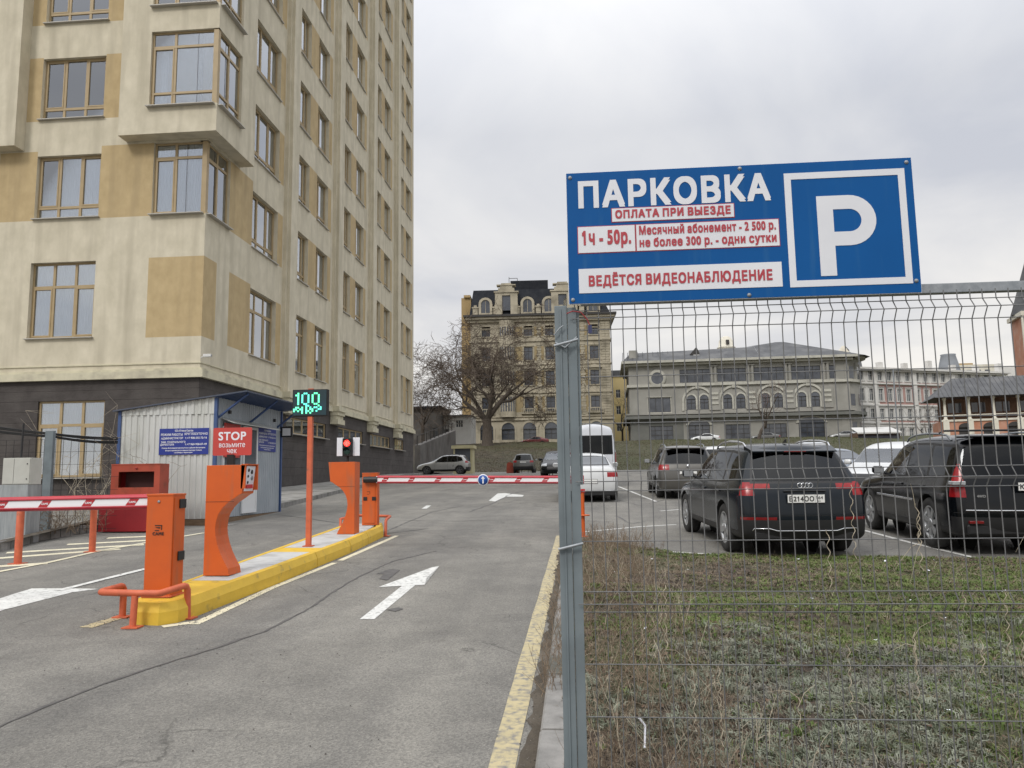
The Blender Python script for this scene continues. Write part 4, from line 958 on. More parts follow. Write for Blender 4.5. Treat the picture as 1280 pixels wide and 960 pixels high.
for z in (1.72, 1.99): MB().lathe([(0, -.002), (.010, -.002), (.012, .008)], c=(.215, 0, z-zg), axis='y', n=8).build('lock', M['black'], t)
MB().box(-.36, .26, 0, .36, 0, 1.615-zg).build('plinth', M['cab_zinc'], t, bevel=.006)
MB().tube([(-.06, .2, 2.10-zg), (-.05, .2, 2.74-zg)], .018, 6).build('conduit', M['black'], t)
M['post_grey'] = pm('grey_painted_steel', (.135, .165, .18), (.165, .195, .21), scale=4, rough=.5, rough2=.6, c3=(.10, .12, .13), s3=3, bump=.05, bscale=200)
t = empty('mesh_fence', (-10.4, 14.5, .7), 0, 'grey post with thin dark wire mesh panels in front of the tower base window', 'fence')
MB().box(-.09, .08, -.04, .04, -.1, 1.97).build('post', M['post_grey'], t, bevel=.008)
pm_ = MB()
for s, L_ in ((-1, 3.2), (1, 1.35)):
    for i in range(int(L_/.16)): x = s*(.12+i*.16); MB().box(x-.003, x+.003, -.003, .003, .02, 1.80).build('vertical_wire', M['matt_black'], t)
    for j in range(8): z = .05+j*.25; xs = sorted((s*.1, s*(L_+.1))); MB().box(xs[0], xs[1], -.004, .004, z-.003, z+.003).build('horizontal_wire', M['matt_black'], t)
for nm, dz, sg in (('overhead_cable', 0, .16), ('overhead_cable', -.05, .22), ('overhead_cable', .03, .12), ('overhead_cable', -.085, .20)):
    pts = []; a = Vector((-13.5, 14.7, 2.93+dz)); b_ = Vector((-10.2, 16.4, 2.62+dz*.7))
    a = at(-60, 527, 14.7)+Vector((0, 0, dz)); mid = at(66, 543, 14.5)+Vector((0, 0, dz*.6)); b_ = at(147, 549, 16.35)+Vector((0, 0, dz))
    for i in range(9): q = a.lerp(mid, i/8); q.z -= sg*.35*4*(i/8)*(1-i/8)*.4; pts.append(q)
    for i in range(1, 9): q = mid.lerp(b_, i/8); q.z -= sg*.45*4*(i/8)*(1-i/8)*.4; pts.append(q)
    o = MB().tube(pts, .017, 6).build(nm, M['matt_black']); tag(o, {0: 'second highest black cable sagging from the left edge to the booth', -.05: 'third black cable down in the bundle sagging to the booth', .03: 'uppermost black cable in the bundle sagging to the booth', -.085: 'lowest black cable in the bundle sagging to the booth'}[dz], 'cable', 'cables strung to the booth')
t = MB().tube([gr(38, 672)+Vector((0, 0, .1)), gr(36, 660)+Vector((0, 0, .45)), gr(41, 660)+Vector((0, 0, .62)), gr(46, 661)+Vector((0, 0, .5)), gr(56, 668)+Vector((0, .1, .08))], [.05, .06, .05, .06, .05], 7).build('rubber_hose', M['matt_black']); tag(t, 'bent black rubber hose lying behind the kerb by the zinc plinth', 'hose')
# ================= FENCE PANEL AND PARKING SIGN =================
FY = 3.25
M['wire'] = pm('coated_grey_wire', (.13, .133, .135), (.18, .18, .182), scale=12, rough=.45, metal=.3)
fe = empty('mesh_fence', (-.03, FY, g(0, FY)), 0, 'tall grey welded mesh fence panel with its steel post below the blue parking sign', 'fence'); fz = fe.location.z
def fl_(x, y, z): return (x+.03, y-FY, z-fz)
b = MB(); b.box(-.052, .0, -.03, .03, -.3, 2.325-fz); b.build('post', M['post_grey'], fe, bevel=.004)
MB().box(.0015, .040, -.022, .03, -.3, 2.318-fz).build('post_channel', M['post_grey'], fe, bevel=.003)
MB().box(-.030, -.024, -.036, -.0305, -.3, 2.31-fz).build('post_rib', M['post_grey'], fe)
MB().box(.0405, .052, -.01, .028, 2.02-1.0-fz+.55, 2.31-fz).build('post_strip', M['post_grey'], fe)
for z in (2.17, 1.33):
    MB().tube([(-.056, -.045, z-.02-fz), (.045, -.05, z+.004-fz)], .0065, 6).build('clamp_bolt', M['galv'], fe)
br = MB(); br.tube([(-.055, -.045, 2.195-fz), (-.03, -.05, 2.225-fz), (-.015, -.045, 2.235-fz)], .003, 5); br.tube([(-.05, -.04, 2.165-fz), (-.01, -.05, 2.14-fz), (.04, -.045, 2.185-fz)], .004, 5); br.build('binding_wire', M['galv'], fe)
# folds: (upper, ridge, lower) heights
def zof(py): return at(735, py, FY).z
folds = [(zof(388.7), zof(400), zof(412.7)), (zof(589.6), zof(602), zof(614)), (zof(739.7), zof(753.7), zof(765))]
hz = [z for f_ in folds for z in f_]+[zof(471.5), zof(529.8), zof(676.7), zof(830), zof(895.7), zof(962)]
FX1 = 2.9
fold_y = lambda z: -.032 if any(abs(z-f_[1]) < 1e-6 for f_ in folds) else 0
for z in sorted(hz): y = fold_y(z)-.004; MB().tube([(.02, y, z-fz), (FX1+.03, y, z-fz)], .0022, 6).build('horizontal_wire', M['wire'], fe)
proto = MB(); pts = [(0, 0, 2.345-fz)]
for u, m_, l_ in folds: pts += [(0, .0, u-fz+.012), (0, .0, u-fz), (0, -.032, m_-fz), (0, 0, l_-fz), (0, 0, l_-.012-fz)]
pts += [(0, 0, .25-fz)]; pts.sort(key=lambda p: -p[2])
pw = proto.tube(pts, .0023, 6).build('vertical_wire', M['wire'], fe)
pw.location = (.085, .002, 0); x = .085
while x < FX1:
    x += .0505; o = inst(pw, fe, (x+random.uniform(-.0015, .0015), .002, 0)); o.rotation_euler = (0, random.uniform(-.0012, .0012), 0)
MB().box(FX1+.03, FX1+.09, -.03, .03, -.3, 2.33-fz).build('post', M['post_grey'], fe, bevel=.004)
rl = empty('fence_rail', (.03, FY+.03, 2.34), 0, 'grey square top rail running right from behind the blue parking sign', 'rail')
MB().box(0, 2.95, .0, .04, 0, .040).build('rail_tube', M['galv'], rl, bevel=.003)
MB().box(.1, .14, -.028, -.001, .01, .38).build('sign_bracket', M['galv'], rl); MB().box(1.30, 1.34, -.028, -.001, .01, .38).build('sign_bracket', M['galv'], rl)
# red string and tag at the post top
o = MB().tube([fl_(-.03, 3.20, 2.285), fl_(-.005, 3.20, 2.295), fl_(.03, 3.205, 2.29), fl_(.055, 3.21, 2.26), fl_(.065, 3.21, 2.235)], .0025, 5).build('red_cord', M['fire2']); o.location = (-.03, FY, fz); tag(o, 'thin dark red cord tied round the top of the fence post', 'cord')
o = MB().box(.058, .074, -.045, -.040, 2.20-fz, 2.235-fz).build('plastic_tag', pm('navy_plastic', (.03, .035, .10), rough=.4)); o.location = (-.0, FY, fz); tag(o, 'small navy plastic tag hanging from the cord beside the post', 'tag')
# ---- the sign ----
SY = 3.195
sg = empty('parking_sign', (-.02, SY, 2.323), 0, 'big blue parking price sign with white letter P in a square frame', 'sign')
SW, SH = 1.43, .575
M['board_b'] = pm('sign_board_blue', (.002, .072, .245), (.003, .082, .275), scale=1.5, rough=.45, spec=.16, c3=(.020, .105, .27), s3=2.5, t3=(.56, .85), st3=(9, 1, .8))
M['board_w'] = pm('sign_board_white', (.62, .63, .67), (.68, .69, .72), scale=2, rough=.45)
M['ink_red'] = pm('sign_ink_red', (.38, .035, .05), rough=.5)
M['edge'] = pm('sign_edge', (.8, .82, .85), rough=.4)
MB().box(0, SW, 0, .006, 0, SH).build('backing', M['edge'], sg); MB().box(.002, SW-.002, -.0025, -.0005, .002, SH-.002).build('blue_face', M['board_b'], sg)
# px measurements on the face: (u, v) from the lower left corner in board fractions
def panel(nm, x0, x1, z0, z1, mat, y=-.0045, par=sg): return MB().box(x0, x1, y, y+.0015, z0, z1).build(nm, mat, par)
# photo px rows of the sign -> metres: full width 430 px = SW, full height ~164 px = SH
U = SW/432; V = SH/164
def rim(x0, x1, z0, z1, t, mat, nm, y=-.0045):
    m = MB(); m.box(x0, x1, y, y+.0015, z0, z0+t); m.box(x0, x1, y, y+.0015, z1-t, z1); m.box(x0, x0+t, y, y+.0015, z0+t, z1-t); m.box(x1-t, x1, y, y+.0015, z0+t, z1-t); return m.build(nm, mat, sg)
text_mesh('ПАРКОВКА', .15, M['board_w'], sg, 'lettering', (.045+ (246*U)/2, -.0035, SH-.100), bold=.0075, width=246*U*.985, ext=.001)
def boxed(x0, x1, z0, z1, bt=.003):
    panel('red_rim', x0-bt, x1+bt, z0-bt, z1+bt, M['ink_red'], -.0038); return panel('text_panel', x0, x1, z0, z1, M['board_w'], -.0056)
boxed(58*U, 211*U, SH-.225, SH-.168); text_mesh('ОПЛАТА ПРИ ВЫЕЗДЕ', .045, M['ink_red'], sg, 'lettering', (134.5*U, -.0068, SH-.197), bold=.0027, width=145*U, ext=.0008)
boxed(14*U, 86*U, SH-.356, SH-.243); boxed(88*U, 265*U, SH-.356, SH-.243)
text_mesh('1ч - 50р.', .083, M['ink_red'], sg, 'lettering', (50*U, -.0068, SH-.300), bold=.0042, width=62*U, ext=.0008)
text_mesh('Месячный абонемент - 2 500 р.', .050, M['ink_red'], sg, 'lettering', (176.5*U, -.0068, SH-.272), bold=.0024, width=170*U, ext=.0008)
text_mesh('не более 300 р. - одни сутки', .050, M['ink_red'], sg, 'lettering', (176.5*U, -.0068, SH-.326), bold=.0024, width=170*U, ext=.0008)
panel('text_panel', 13.5*U, 266*U, SH-.530, SH-.425, M['board_w'])
text_mesh('ВЕДЁТСЯ ВИДЕОНАБЛЮДЕНИЕ', .058, M['ink_red'], sg, 'lettering', (140*U, -.0058, SH-.477), bold=.0030, width=228*U, ext=.0008)
rim(275*U, 422*U, .040, SH-.047, .0275, M['board_w'], 'square_frame')
# the big P as an outline
px0, pz0, ph = 313*U, .083, .340; pw_ = .235; st = .0645
outer_ = [(px0, pz0), (px0+st, pz0), (px0+st, pz0+ph-.214)]
c_ = (px0+.128, pz0+ph-.107); ro, ri = .107, .048
outer_ += [(c_[0]+ro*cos(a)*1.0, c_[1]+ro*sin(a)) for a in [-pi/2+pi*k/16 for k in range(17)]]+[(px0, pz0+ph)]
hole = [(px0+st, c_[1]+ri), (px0+st, c_[1]-ri)]+[(c_[0]+.0+ri*cos(a), c_[1]+ri*sin(a)) for a in [-pi/2+pi*k/16 for k in range(17)]]
cu = bpy.data.curves.new('letter_p', 'CURVE'); cu.dimensions = '2D'; cu.fill_mode = 'BOTH'; cu.extrude = .0008
for lst in (outer_, hole):
    sp = cu.splines.new('POLY'); sp.points.add(len(lst)-1); sp.use_cyclic_u = True
    for i, p in enumerate(lst): sp.points[i].co = (p[0], p[1], 0, 1)
to = bpy.data.objects.new('tmp', cu); COL.objects.link(to); me = bpy.data.meshes.new_from_object(to.evaluated_get(bpy.context.evaluated_depsgraph_get())); bpy.data.objects.remove(to)
me.materials.clear(); me.materials.append(M['board_w']); o = bpy.data.objects.new('letter_p', me); link(o, sg); o.rotation_euler = (pi/2, 0, 0); o.location = (0, -.0035, 0)
for x, z in ((.018, .018), (.018, SH-.022), (SW*.52, .014), (SW*.512, SH-.016), (SW-.02, .05), (SW-.022, SH-.022)):
    MB().lathe([(0, -.009), (.004, -.009), (.0085, -.005), (.009, -.003)], c=(x, 0, z), axis='y', n=10).build('screw', M['galv'], sg)
# ================= VEHICLES =================
M['tyre'] = pm('tyre_rubber', (.018, .018, .018), (.03, .029, .028), scale=20, rough=.85)
M['alloy'] = pm('alloy_rim', (.48, .49, .50), (.40, .41, .42), scale=10, rough=.35, metal=.7)
M['alloy_dark'] = pm('dark_rim', (.10, .10, .105), rough=.4, metal=.5)
M['underbody'] = pm('underbody', (.010, .010, .010), rough=.9)
M['seat'] = pm('seat_cloth', (.035, .034, .033), rough=.9)
M['chrome'] = pm('chrome', (.65, .66, .68), rough=.15, metal=.9)
M['taillight'] = pm('tail_light_red', (.20, .004, .007), (.30, .008, .010), scale=20, rough=.22, spec=.5)
M['taillight_dark'] = pm('tail_light_smoked', (.16, .005, .008), rough=.12, spec=.8, coat=.6)
M['headlight'] = pm('head_light_clear', (.42, .44, .46), (.25, .26, .27), scale=14, rough=.1, spec=.9, coat=.8)
M['plate_w'] = pm('plate_white', (.72, .72, .70), rough=.4)
M['ink'] = pm('plate_ink', (.01, .01, .01), rough=.5)
def paint(name, c, dirt=(.10, .095, .085), rough=.22, metal=.35, dust=(.62, .95)):
    dk = max(c) < .05
    return pm(name, c, tuple(x*.85 for x in c), scale=1.2, rough=rough, rough2=rough+.12, metal=0 if dk else metal, c3=tuple(.8*a+.2*b for a, b in zip(c, dirt)), s3=2.2, t3=dust, coat=0 if dk else .6, spec=.36 if dk else .5)
# station: (y of body levels, y of roof level, z belt, z roof edge, z roof, w factor, w roof factor, zbottom)
TPL = {
 'suv': dict(L=4.66, W=1.89, H=1.66, wb=2.82, ro=.93, st=[
   # yb      y1     y2     y3     y4(belt) y5(glass top) zb    ze    zt    w    wt   w4
   (-.84, -.93, -.95, -.90, -.84, -.50, 1.06, 1.535, 1.60, .90, .66, .86),
   (-.80, -.83, -.82, -.80, -.76, -.44, 1.07, 1.560, 1.625, .97, .695, .925),
   (-.50, -.50, -.50, -.50, -.46, -.18, 1.07, 1.590, 1.65, 1.0, .715, .95),
   (.30, .30, .30, .30, .32, .38, 1.05, 1.605, 1.66, 1.0, .73, .955),
   (1.10, 1.10, 1.10, 1.10, 1.10, 1.08, 1.03, 1.600, 1.655, 1.0, .735, .955),
   (1.85, 1.85, 1.85, 1.85, 1.82, 1.52, 1.01, 1.560, 1.62, 1.0, .725, .955),
   (2.30, 2.30, 2.30, 2.30, 2.30, 1.74, 1.00, 1.520, 1.585, 1.0, .71, .95),
   (2.55, 2.55, 2.55, 2.55, 2.52, 2.46, .99, 1.075, 1.10, 1.0, .70, .93),
   (3.05, 3.05, 3.05, 3.05, 3.0, 3.0, .96, 1.02, 1.045, .99, .68, .90),
   (3.45, 3.48, 3.48, 3.44, 3.40, 3.38, .90, .945, .97, .95, .66, .85),
   (3.60, 3.70, 3.72, 3.68, 3.58, 3.54, .80, .845, .86, .84, .60, .75)],
   side=[[(1.10, 1.07), (1.10, 1.51), (1.55, 1.50), (2.02, 1.20), (2.13, 1.07)], [(.14, 1.09), (.20, 1.515), (1.03, 1.52), (1.03, 1.075)], [(-.50, 1.14), (-.40, 1.40), (-.18, 1.49), (.12, 1.515), (.06, 1.09)]],
   rear=(1.10, 1.50, .70, .60), doors=(1.065, 2.18, .10)),
 'box_suv': dict(L=4.72, W=1.88, H=1.78, wb=2.80, ro=.98, st=[
   (-.84, -.95, -.97, -.93, -.88, -.72, 1.06, 1.60, 1.68, .92, .72, .89),
   (-.80, -.84, -.84, -.82, -.80, -.66, 1.07, 1.64, 1.72, .98, .755, .94),
   (-.50, -.50, -.50, -.50, -.48, -.40, 1.07, 1.68, 1.76, 1.0, .765, .955),
   (.30, .30, .30, .30, .32, .34, 1.06, 1.70, 1.78, 1.0, .77, .955),
   (1.10, 1.10, 1.10, 1.10, 1.10, 1.05, 1.05, 1.69, 1.765, 1.0, .77, .955),
   (1.75, 1.75, 1.75, 1.75, 1.72, 1.42, 1.04, 1.64, 1.71, 1.0, .755, .955),
   (2.15, 2.15, 2.15, 2.15, 2.15, 1.62, 1.03, 1.59, 1.65, 1.0, .735, .95),
   (2.40, 2.40, 2.40, 2.40, 2.40, 2.34, 1.02, 1.10, 1.13, 1.0, .71, .93),
   (3.0, 3.0, 3.0, 3.0, 3.0, 3.0, 1.00, 1.06, 1.09, .99, .69, .90),
   (3.45, 3.5, 3.5, 3.46, 3.42, 3.40, .95, .99, 1.02, .96, .68, .87),
   (3.60, 3.72, 3.74, 3.70, 3.62, 3.56, .82, .88, .90, .86, .62, .78)],
   side=[[(1.00, 1.10), (1.00, 1.58), (1.42, 1.57), (1.88, 1.24), (2.0, 1.10)], [(.10, 1.11), (.14, 1.60), (.94, 1.60), (.94, 1.10)], [(-.74, 1.16), (-.64, 1.56), (.06, 1.59), (.02, 1.12)]],
   rear=(1.14, 1.57, .76, .70), doors=(.97, 2.08, .06)),
 'sedan': dict(L=4.88, W=1.85, H=1.45, wb=2.88, ro=1.08, st=[
   (-.98, -1.07, -1.08, -1.05, -1.02, -.99, .86, .98, 1.0, .88, .68, .83),
   (-.90, -.95, -.95, -.94, -.92, -.92, .92, 1.04, 1.06, .96, .72, .91),
   (-.55, -.55, -.55, -.55, -.52, -.46, .95, 1.07, 1.09, .99, .73, .94),
   (0, 0, 0, 0, .02, .22, .95, 1.30, 1.335, 1.0, .66, .945),
   (.50, .50, .50, .50, .50, .58, .94, 1.375, 1.43, 1.0, .66, .945),
   (1.15, 1.15, 1.15, 1.15, 1.15, 1.12, .93, 1.395, 1.45, 1.0, .67, .945),
   (1.80, 1.80, 1.80, 1.80, 1.80, 1.50, .92, 1.36, 1.42, 1.0, .665, .945),
   (2.25, 2.25, 2.25, 2.25, 2.25, 1.80, .91, 1.28, 1.33, 1.0, .65, .94),
   (2.55, 2.55, 2.55, 2.55, 2.55, 2.50, .90, .97, .99, 1.0, .68, .92),
   (3.15, 3.15, 3.15, 3.15, 3.1, 3.1, .86, .90, .93, .98, .66, .89),
   (3.60, 3.76, 3.78, 3.72, 3.62, 3.56, .70, .74, .76, .84, .60, .75)],
   side=[[(1.15, .98), (1.15, 1.31), (1.52, 1.29), (2.05, 1.06), (2.14, .98)], [(.20, .99), (.42, 1.24), (.62, 1.30), (1.08, 1.31), (1.08, .98)]],
   rear=(1.10, 1.33, .62, .56), doors=(1.115, 2.2, .15)),
 'hatch': dict(L=4.08, W=1.75, H=1.55, wb=2.59, ro=.68, st=[
   (-.60, -.67, -.68, -.66, -.60, -.30, .98, 1.40, 1.47, .90, .66, .86),
   (-.55, -.58, -.58, -.56, -.52, -.24, .99, 1.44, 1.50, .97, .69, .92),
   (-.30, -.30, -.30, -.30, -.26, -.02, .98, 1.475, 1.53, 1.0, .71, .945),
   (.30, .30, .30, .30, .32, .36, .96, 1.495, 1.55, 1.0, .72, .95),
   (1.0, 1.0, 1.0, 1.0, 1.0, .98, .94, 1.49, 1.545, 1.0, .725, .95),
   (1.6, 1.6, 1.6, 1.6, 1.6, 1.34, .92, 1.44, 1.50, 1.0, .715, .95),
   (2.0, 2.0, 2.0, 2.0, 2.0, 1.56, .91, 1.38, 1.44, 1.0, .70, .945),
   (2.3, 2.3, 2.3, 2.3, 2.3, 2.22, .90, .98, 1.0, 1.0, .70, .92),
   (2.8, 2.8, 2.8, 2.8, 2.78, 2.76, .86, .90, .93, .98, .67, .89),
   (3.2, 3.36, 3.38, 3.32, 3.22, 3.16, .74, .78, .80, .86, .60, .76)],
   side=[[(.98, .98), (.98, 1.40), (1.34, 1.38), (1.78, 1.10), (1.88, .98)], [(.20, 1.0), (.26, 1.41), (.92, 1.41), (.92, .98)], [(-.22, 1.08), (-.12, 1.30), (.18, 1.39), (.14, 1.02)]],
   rear=(1.04, 1.38, .66, .58), doors=(.95, 1.95, .10)),
 'van': dict(L=5.9, W=2.0, H=2.65, wb=3.6, ro=1.0, st=[
   (-.95, -1.0, -1.0, -.99, -.98, -.93, 1.30, 2.40, 2.60, .93, .80, .93),
   (-.88, -.9, -.9, -.9, -.9, -.86, 1.30, 2.45, 2.64, .99, .83, .98),
   (.2, .2, .2, .2, .2, .2, 1.30, 2.46, 2.65, 1.0, .84, .985),
   (1.6, 1.6, 1.6, 1.6, 1.6, 1.6, 1.30, 2.46, 2.65, 1.0, .84, .985),
   (2.9, 2.9, 2.9, 2.9, 2.9, 2.7, 1.28, 2.42, 2.60, 1.0, .83, .98),
   (3.7, 3.7, 3.7, 3.7, 3.7, 3.2, 1.22, 2.2, 2.32, 1.0, .80, .97),
   (4.1, 4.1, 4.1, 4.1, 4.1, 3.95, 1.18, 1.32, 1.36, 1.0, .76, .95),
   (4.5, 4.5, 4.5, 4.5, 4.45, 4.42, 1.05, 1.12, 1.15, .96, .74, .9),
   (4.75, 4.88, 4.9, 4.86, 4.78, 4.7, .88, .94, .97, .86, .66, .8)],
   side=[[(2.6, 1.35), (2.6, 2.05), (3.2, 2.05), (3.8, 1.40)], [(.9, 1.38), (.9, 2.1), (2.4, 2.1), (2.4, 1.38)], [(-.8, 1.38), (-.8, 2.1), (.75, 2.1), (.75, 1.38)]],
   rear=(1.38, 2.12, .80, .78), doors=(2.5, 3.6, .82)),
}
LAT = (-1, -.62, -.22, .22, .62, 1)
def car_cage(T, sx, sy, sz, lvl):
    W2 = T['W']/2; st = T['st']; bm = bmesh.new(); n = len(st)
    zb_ = .24
    def lev(s):
        y, zb, ze, zt, w, wt, w4 = s[:6], s[6], s[7], s[8], s[9], s[10], s[11]
        zs = [zb_, .34, .34+(zb-.34)*.42, .34+(zb-.34)*.80, zb, ze]
        ws = [.90*w, .975*w, 1.0*w, .992*w, w4, wt]
        return y, zs, ws, zt
    def P(i, k, s):     # station, level, lateral
        y, zs, ws, zt = lev(st[i]); z = zs[k]; yy = y[k]
        if k == 5: z = zs[5]+(zt-zs[5])*(1-abs(s)**2.2)
        if i == 0: yy -= (.07 if k < 5 else .05)*(1-s*s)
        if i == n-1: yy += .12*(1-s*s)
        return Vector((s*ws[k]*W2*sx, yy*sy, z*sz))
    V = {}
    def vert(i, k, s):
        key = (i, k, s)
        if key not in V: V[key] = bm.verts.new(P(i, k, s))
        return V[key]
    for i in range(n-1):
        for k in range(5):
            for s in (-1, 1): 
                f = [vert(i, k, s), vert(i+1, k, s), vert(i+1, k+1, s), vert(i, k+1, s)]; bm.faces.new(f if s > 0 else f[::-1])
        for a, b in zip(LAT, LAT[1:]):
            bm.faces.new([vert(i, 5, a), vert(i, 5, b), vert(i+1, 5, b), vert(i+1, 5, a)]); bm.faces.new([vert(i, 0, b), vert(i, 0, a), vert(i+1, 0, a), vert(i+1, 0, b)])
    for k in range(5):
        for a, b in zip(LAT, LAT[1:]):
            bm.faces.new([vert(0, k, a), vert(0, k, b), vert(0, k+1, b), vert(0, k+1, a)]); bm.faces.new([vert(n-1, k, b), vert(n-1, k, a), vert(n-1, k+1, a), vert(n-1, k+1, b)])
    bmesh.ops.recalc_face_normals(bm, faces=bm.faces)
    cr = bm.edges.layers.float.new('crease_edge')
    for (i, k, s), v in V.items():
        if k in (4, 5) and abs(s) == 1 and i < n-1:
            o = V.get((i+1, k, s)); e = bm.edges.get((v, o)) if o else None
            if e: e[cr] = .35 if k == 5 else .25
        if k == 1 and abs(s) == 1 and i < n-1:
            e = bm.edges.get((v, V[(i+1, k, s)]));
            if e: e[cr] = .5
    me = bpy.data.meshes.new('cage'); bm.to_mesh(me); bm.free(); o = bpy.data.objects.new('cage', me); COL.objects.link(o)
    md = o.modifiers.new('s', 'SUBSURF'); md.levels = lvl; md.render_levels = lvl
    m2 = bpy.data.meshes.new_from_object(o.evaluated_get(bpy.context.evaluated_depsgraph_get())); bpy.data.objects.remove(o)
    bm = bmesh.new(); bm.from_mesh(m2); bpy.data.meshes.remove(m2); return bm
def region(bm, planes, idx, only=None):
    planes = [(Vector(p), Vector(n).normalized()) for p, n in planes]
    pd = [(n, p.dot(n)+1e-5) for p, n in planes]
    def cand(src):
        r = []
        for f in src:
            if only is not None and f.material_index not in only: continue
            co = [v.co for v in f.verts]
            for n, d in pd:
                for c in co:
                    if c.dot(n) < d: break
                else: break
            else: r.append(f)
        return r
    fs = cand(bm.faces)
    for p, n in planes:
        if not fs: return
        g_ = list({v for f in fs for v in f.verts})+list({e for f in fs for e in f.edges})+fs
        rs = bmesh.ops.bisect_plane(bm, geom=g_, dist=1e-5, plane_co=p, plane_no=n)
        fs = cand({x for x in rs['geom'] if isinstance(x, bmesh.types.BMFace)})
    for f in fs:
        c = f.calc_center_median()
        if all((c-p).dot(n) < 0 for p, n in planes): f.material_index = idx
def poly_planes(pts, mp, ax, grow=0):
    """convex polygon in 2D (mapped by mp to 3D points) extruded along an axis"""
    pts = [Vector(p) for p in pts]; c = sum(pts, Vector((0, 0)))/len(pts); r = []
    for a, b in zip(pts, pts[1:]+pts[:1]):
        d = b-a; n = Vector((d.y, -d.x)).normalized()
        if n.dot(a-c) < 0: n = -n
        q = a+n*grow; r.append((mp(q), mp(n)-mp(Vector((0, 0)))))
    return r
RIMS = {}
def wheel_proto(r, w, dark, style):
    k = (round(r, 2), dark, style)
    if k in RIMS: return RIMS[k]
    t = MB(); rr = r*.66
    t.lathe([(rr, -w/2+.01), (rr+.03, -w/2), (r-.03, -w/2+.005), (r-.008, -w/2+.03), (r, -w/2+.06), (r, w/2-.06), (r-.008, w/2-.03), (r-.03, w/2-.005), (rr+.03, w/2), (rr, w/2-.01)], axis='x', n=36)
    tm = t; m = MB(); s = -1
    m.lathe([(rr, -w/2+.01), (rr-.012, -w/2+.004), (rr-.03, -w/2+.03), (rr-.04, w/2-.03)], axis='x', n=36)
    n = {'five': 5, 'seven': 7, 'six': 6}[style]
    for i in range(n):
        a = 2*pi*i/n+.3
        for off in ((-.10, .10) if style != 'seven' else (-.07, .07)):
            a1, a2 = a+off*2.0, a+off*1.6; h = .016+(.006 if style == 'five' else .004)
            def sp(aa, rad, wd): c, s_ = cos(aa), sin(aa); return [(rad*c-wd*s_, rad*s_+wd*c), (rad*c+wd*s_, rad*s_-wd*c)]
            q0 = sp(a+off*3.2, .05, h*1.25); q1 = sp(a+off, rr-.02, h)
            x0, x1 = -w/2+.012, -w/2+.045
            m.add([(x0+.01, *q0[0]), (x0+.01, *q0[1]), (x0, *q1[1]), (x0, *q1[0]), (x1, *q0[0]), (x1, *q0[1]), (x1, *q1[1]), (x1, *q1[0])], [(0, 1, 2, 3), (0, 4, 5, 1), (1, 5, 6, 2), (2, 6, 7, 3), (3, 7, 4, 0)])
    m.lathe([(0, -w/2+.005), (.05, -w/2+.008), (.065, -w/2+.02), (.065, -w/2+.06)], axis='x', n=16)
    d = MB(); d.lathe([(0, -w/2+.10), (rr-.03, -w/2+.10)], axis='x', n=24)
    RIMS[k] = (tm, m, d); return RIMS[k]
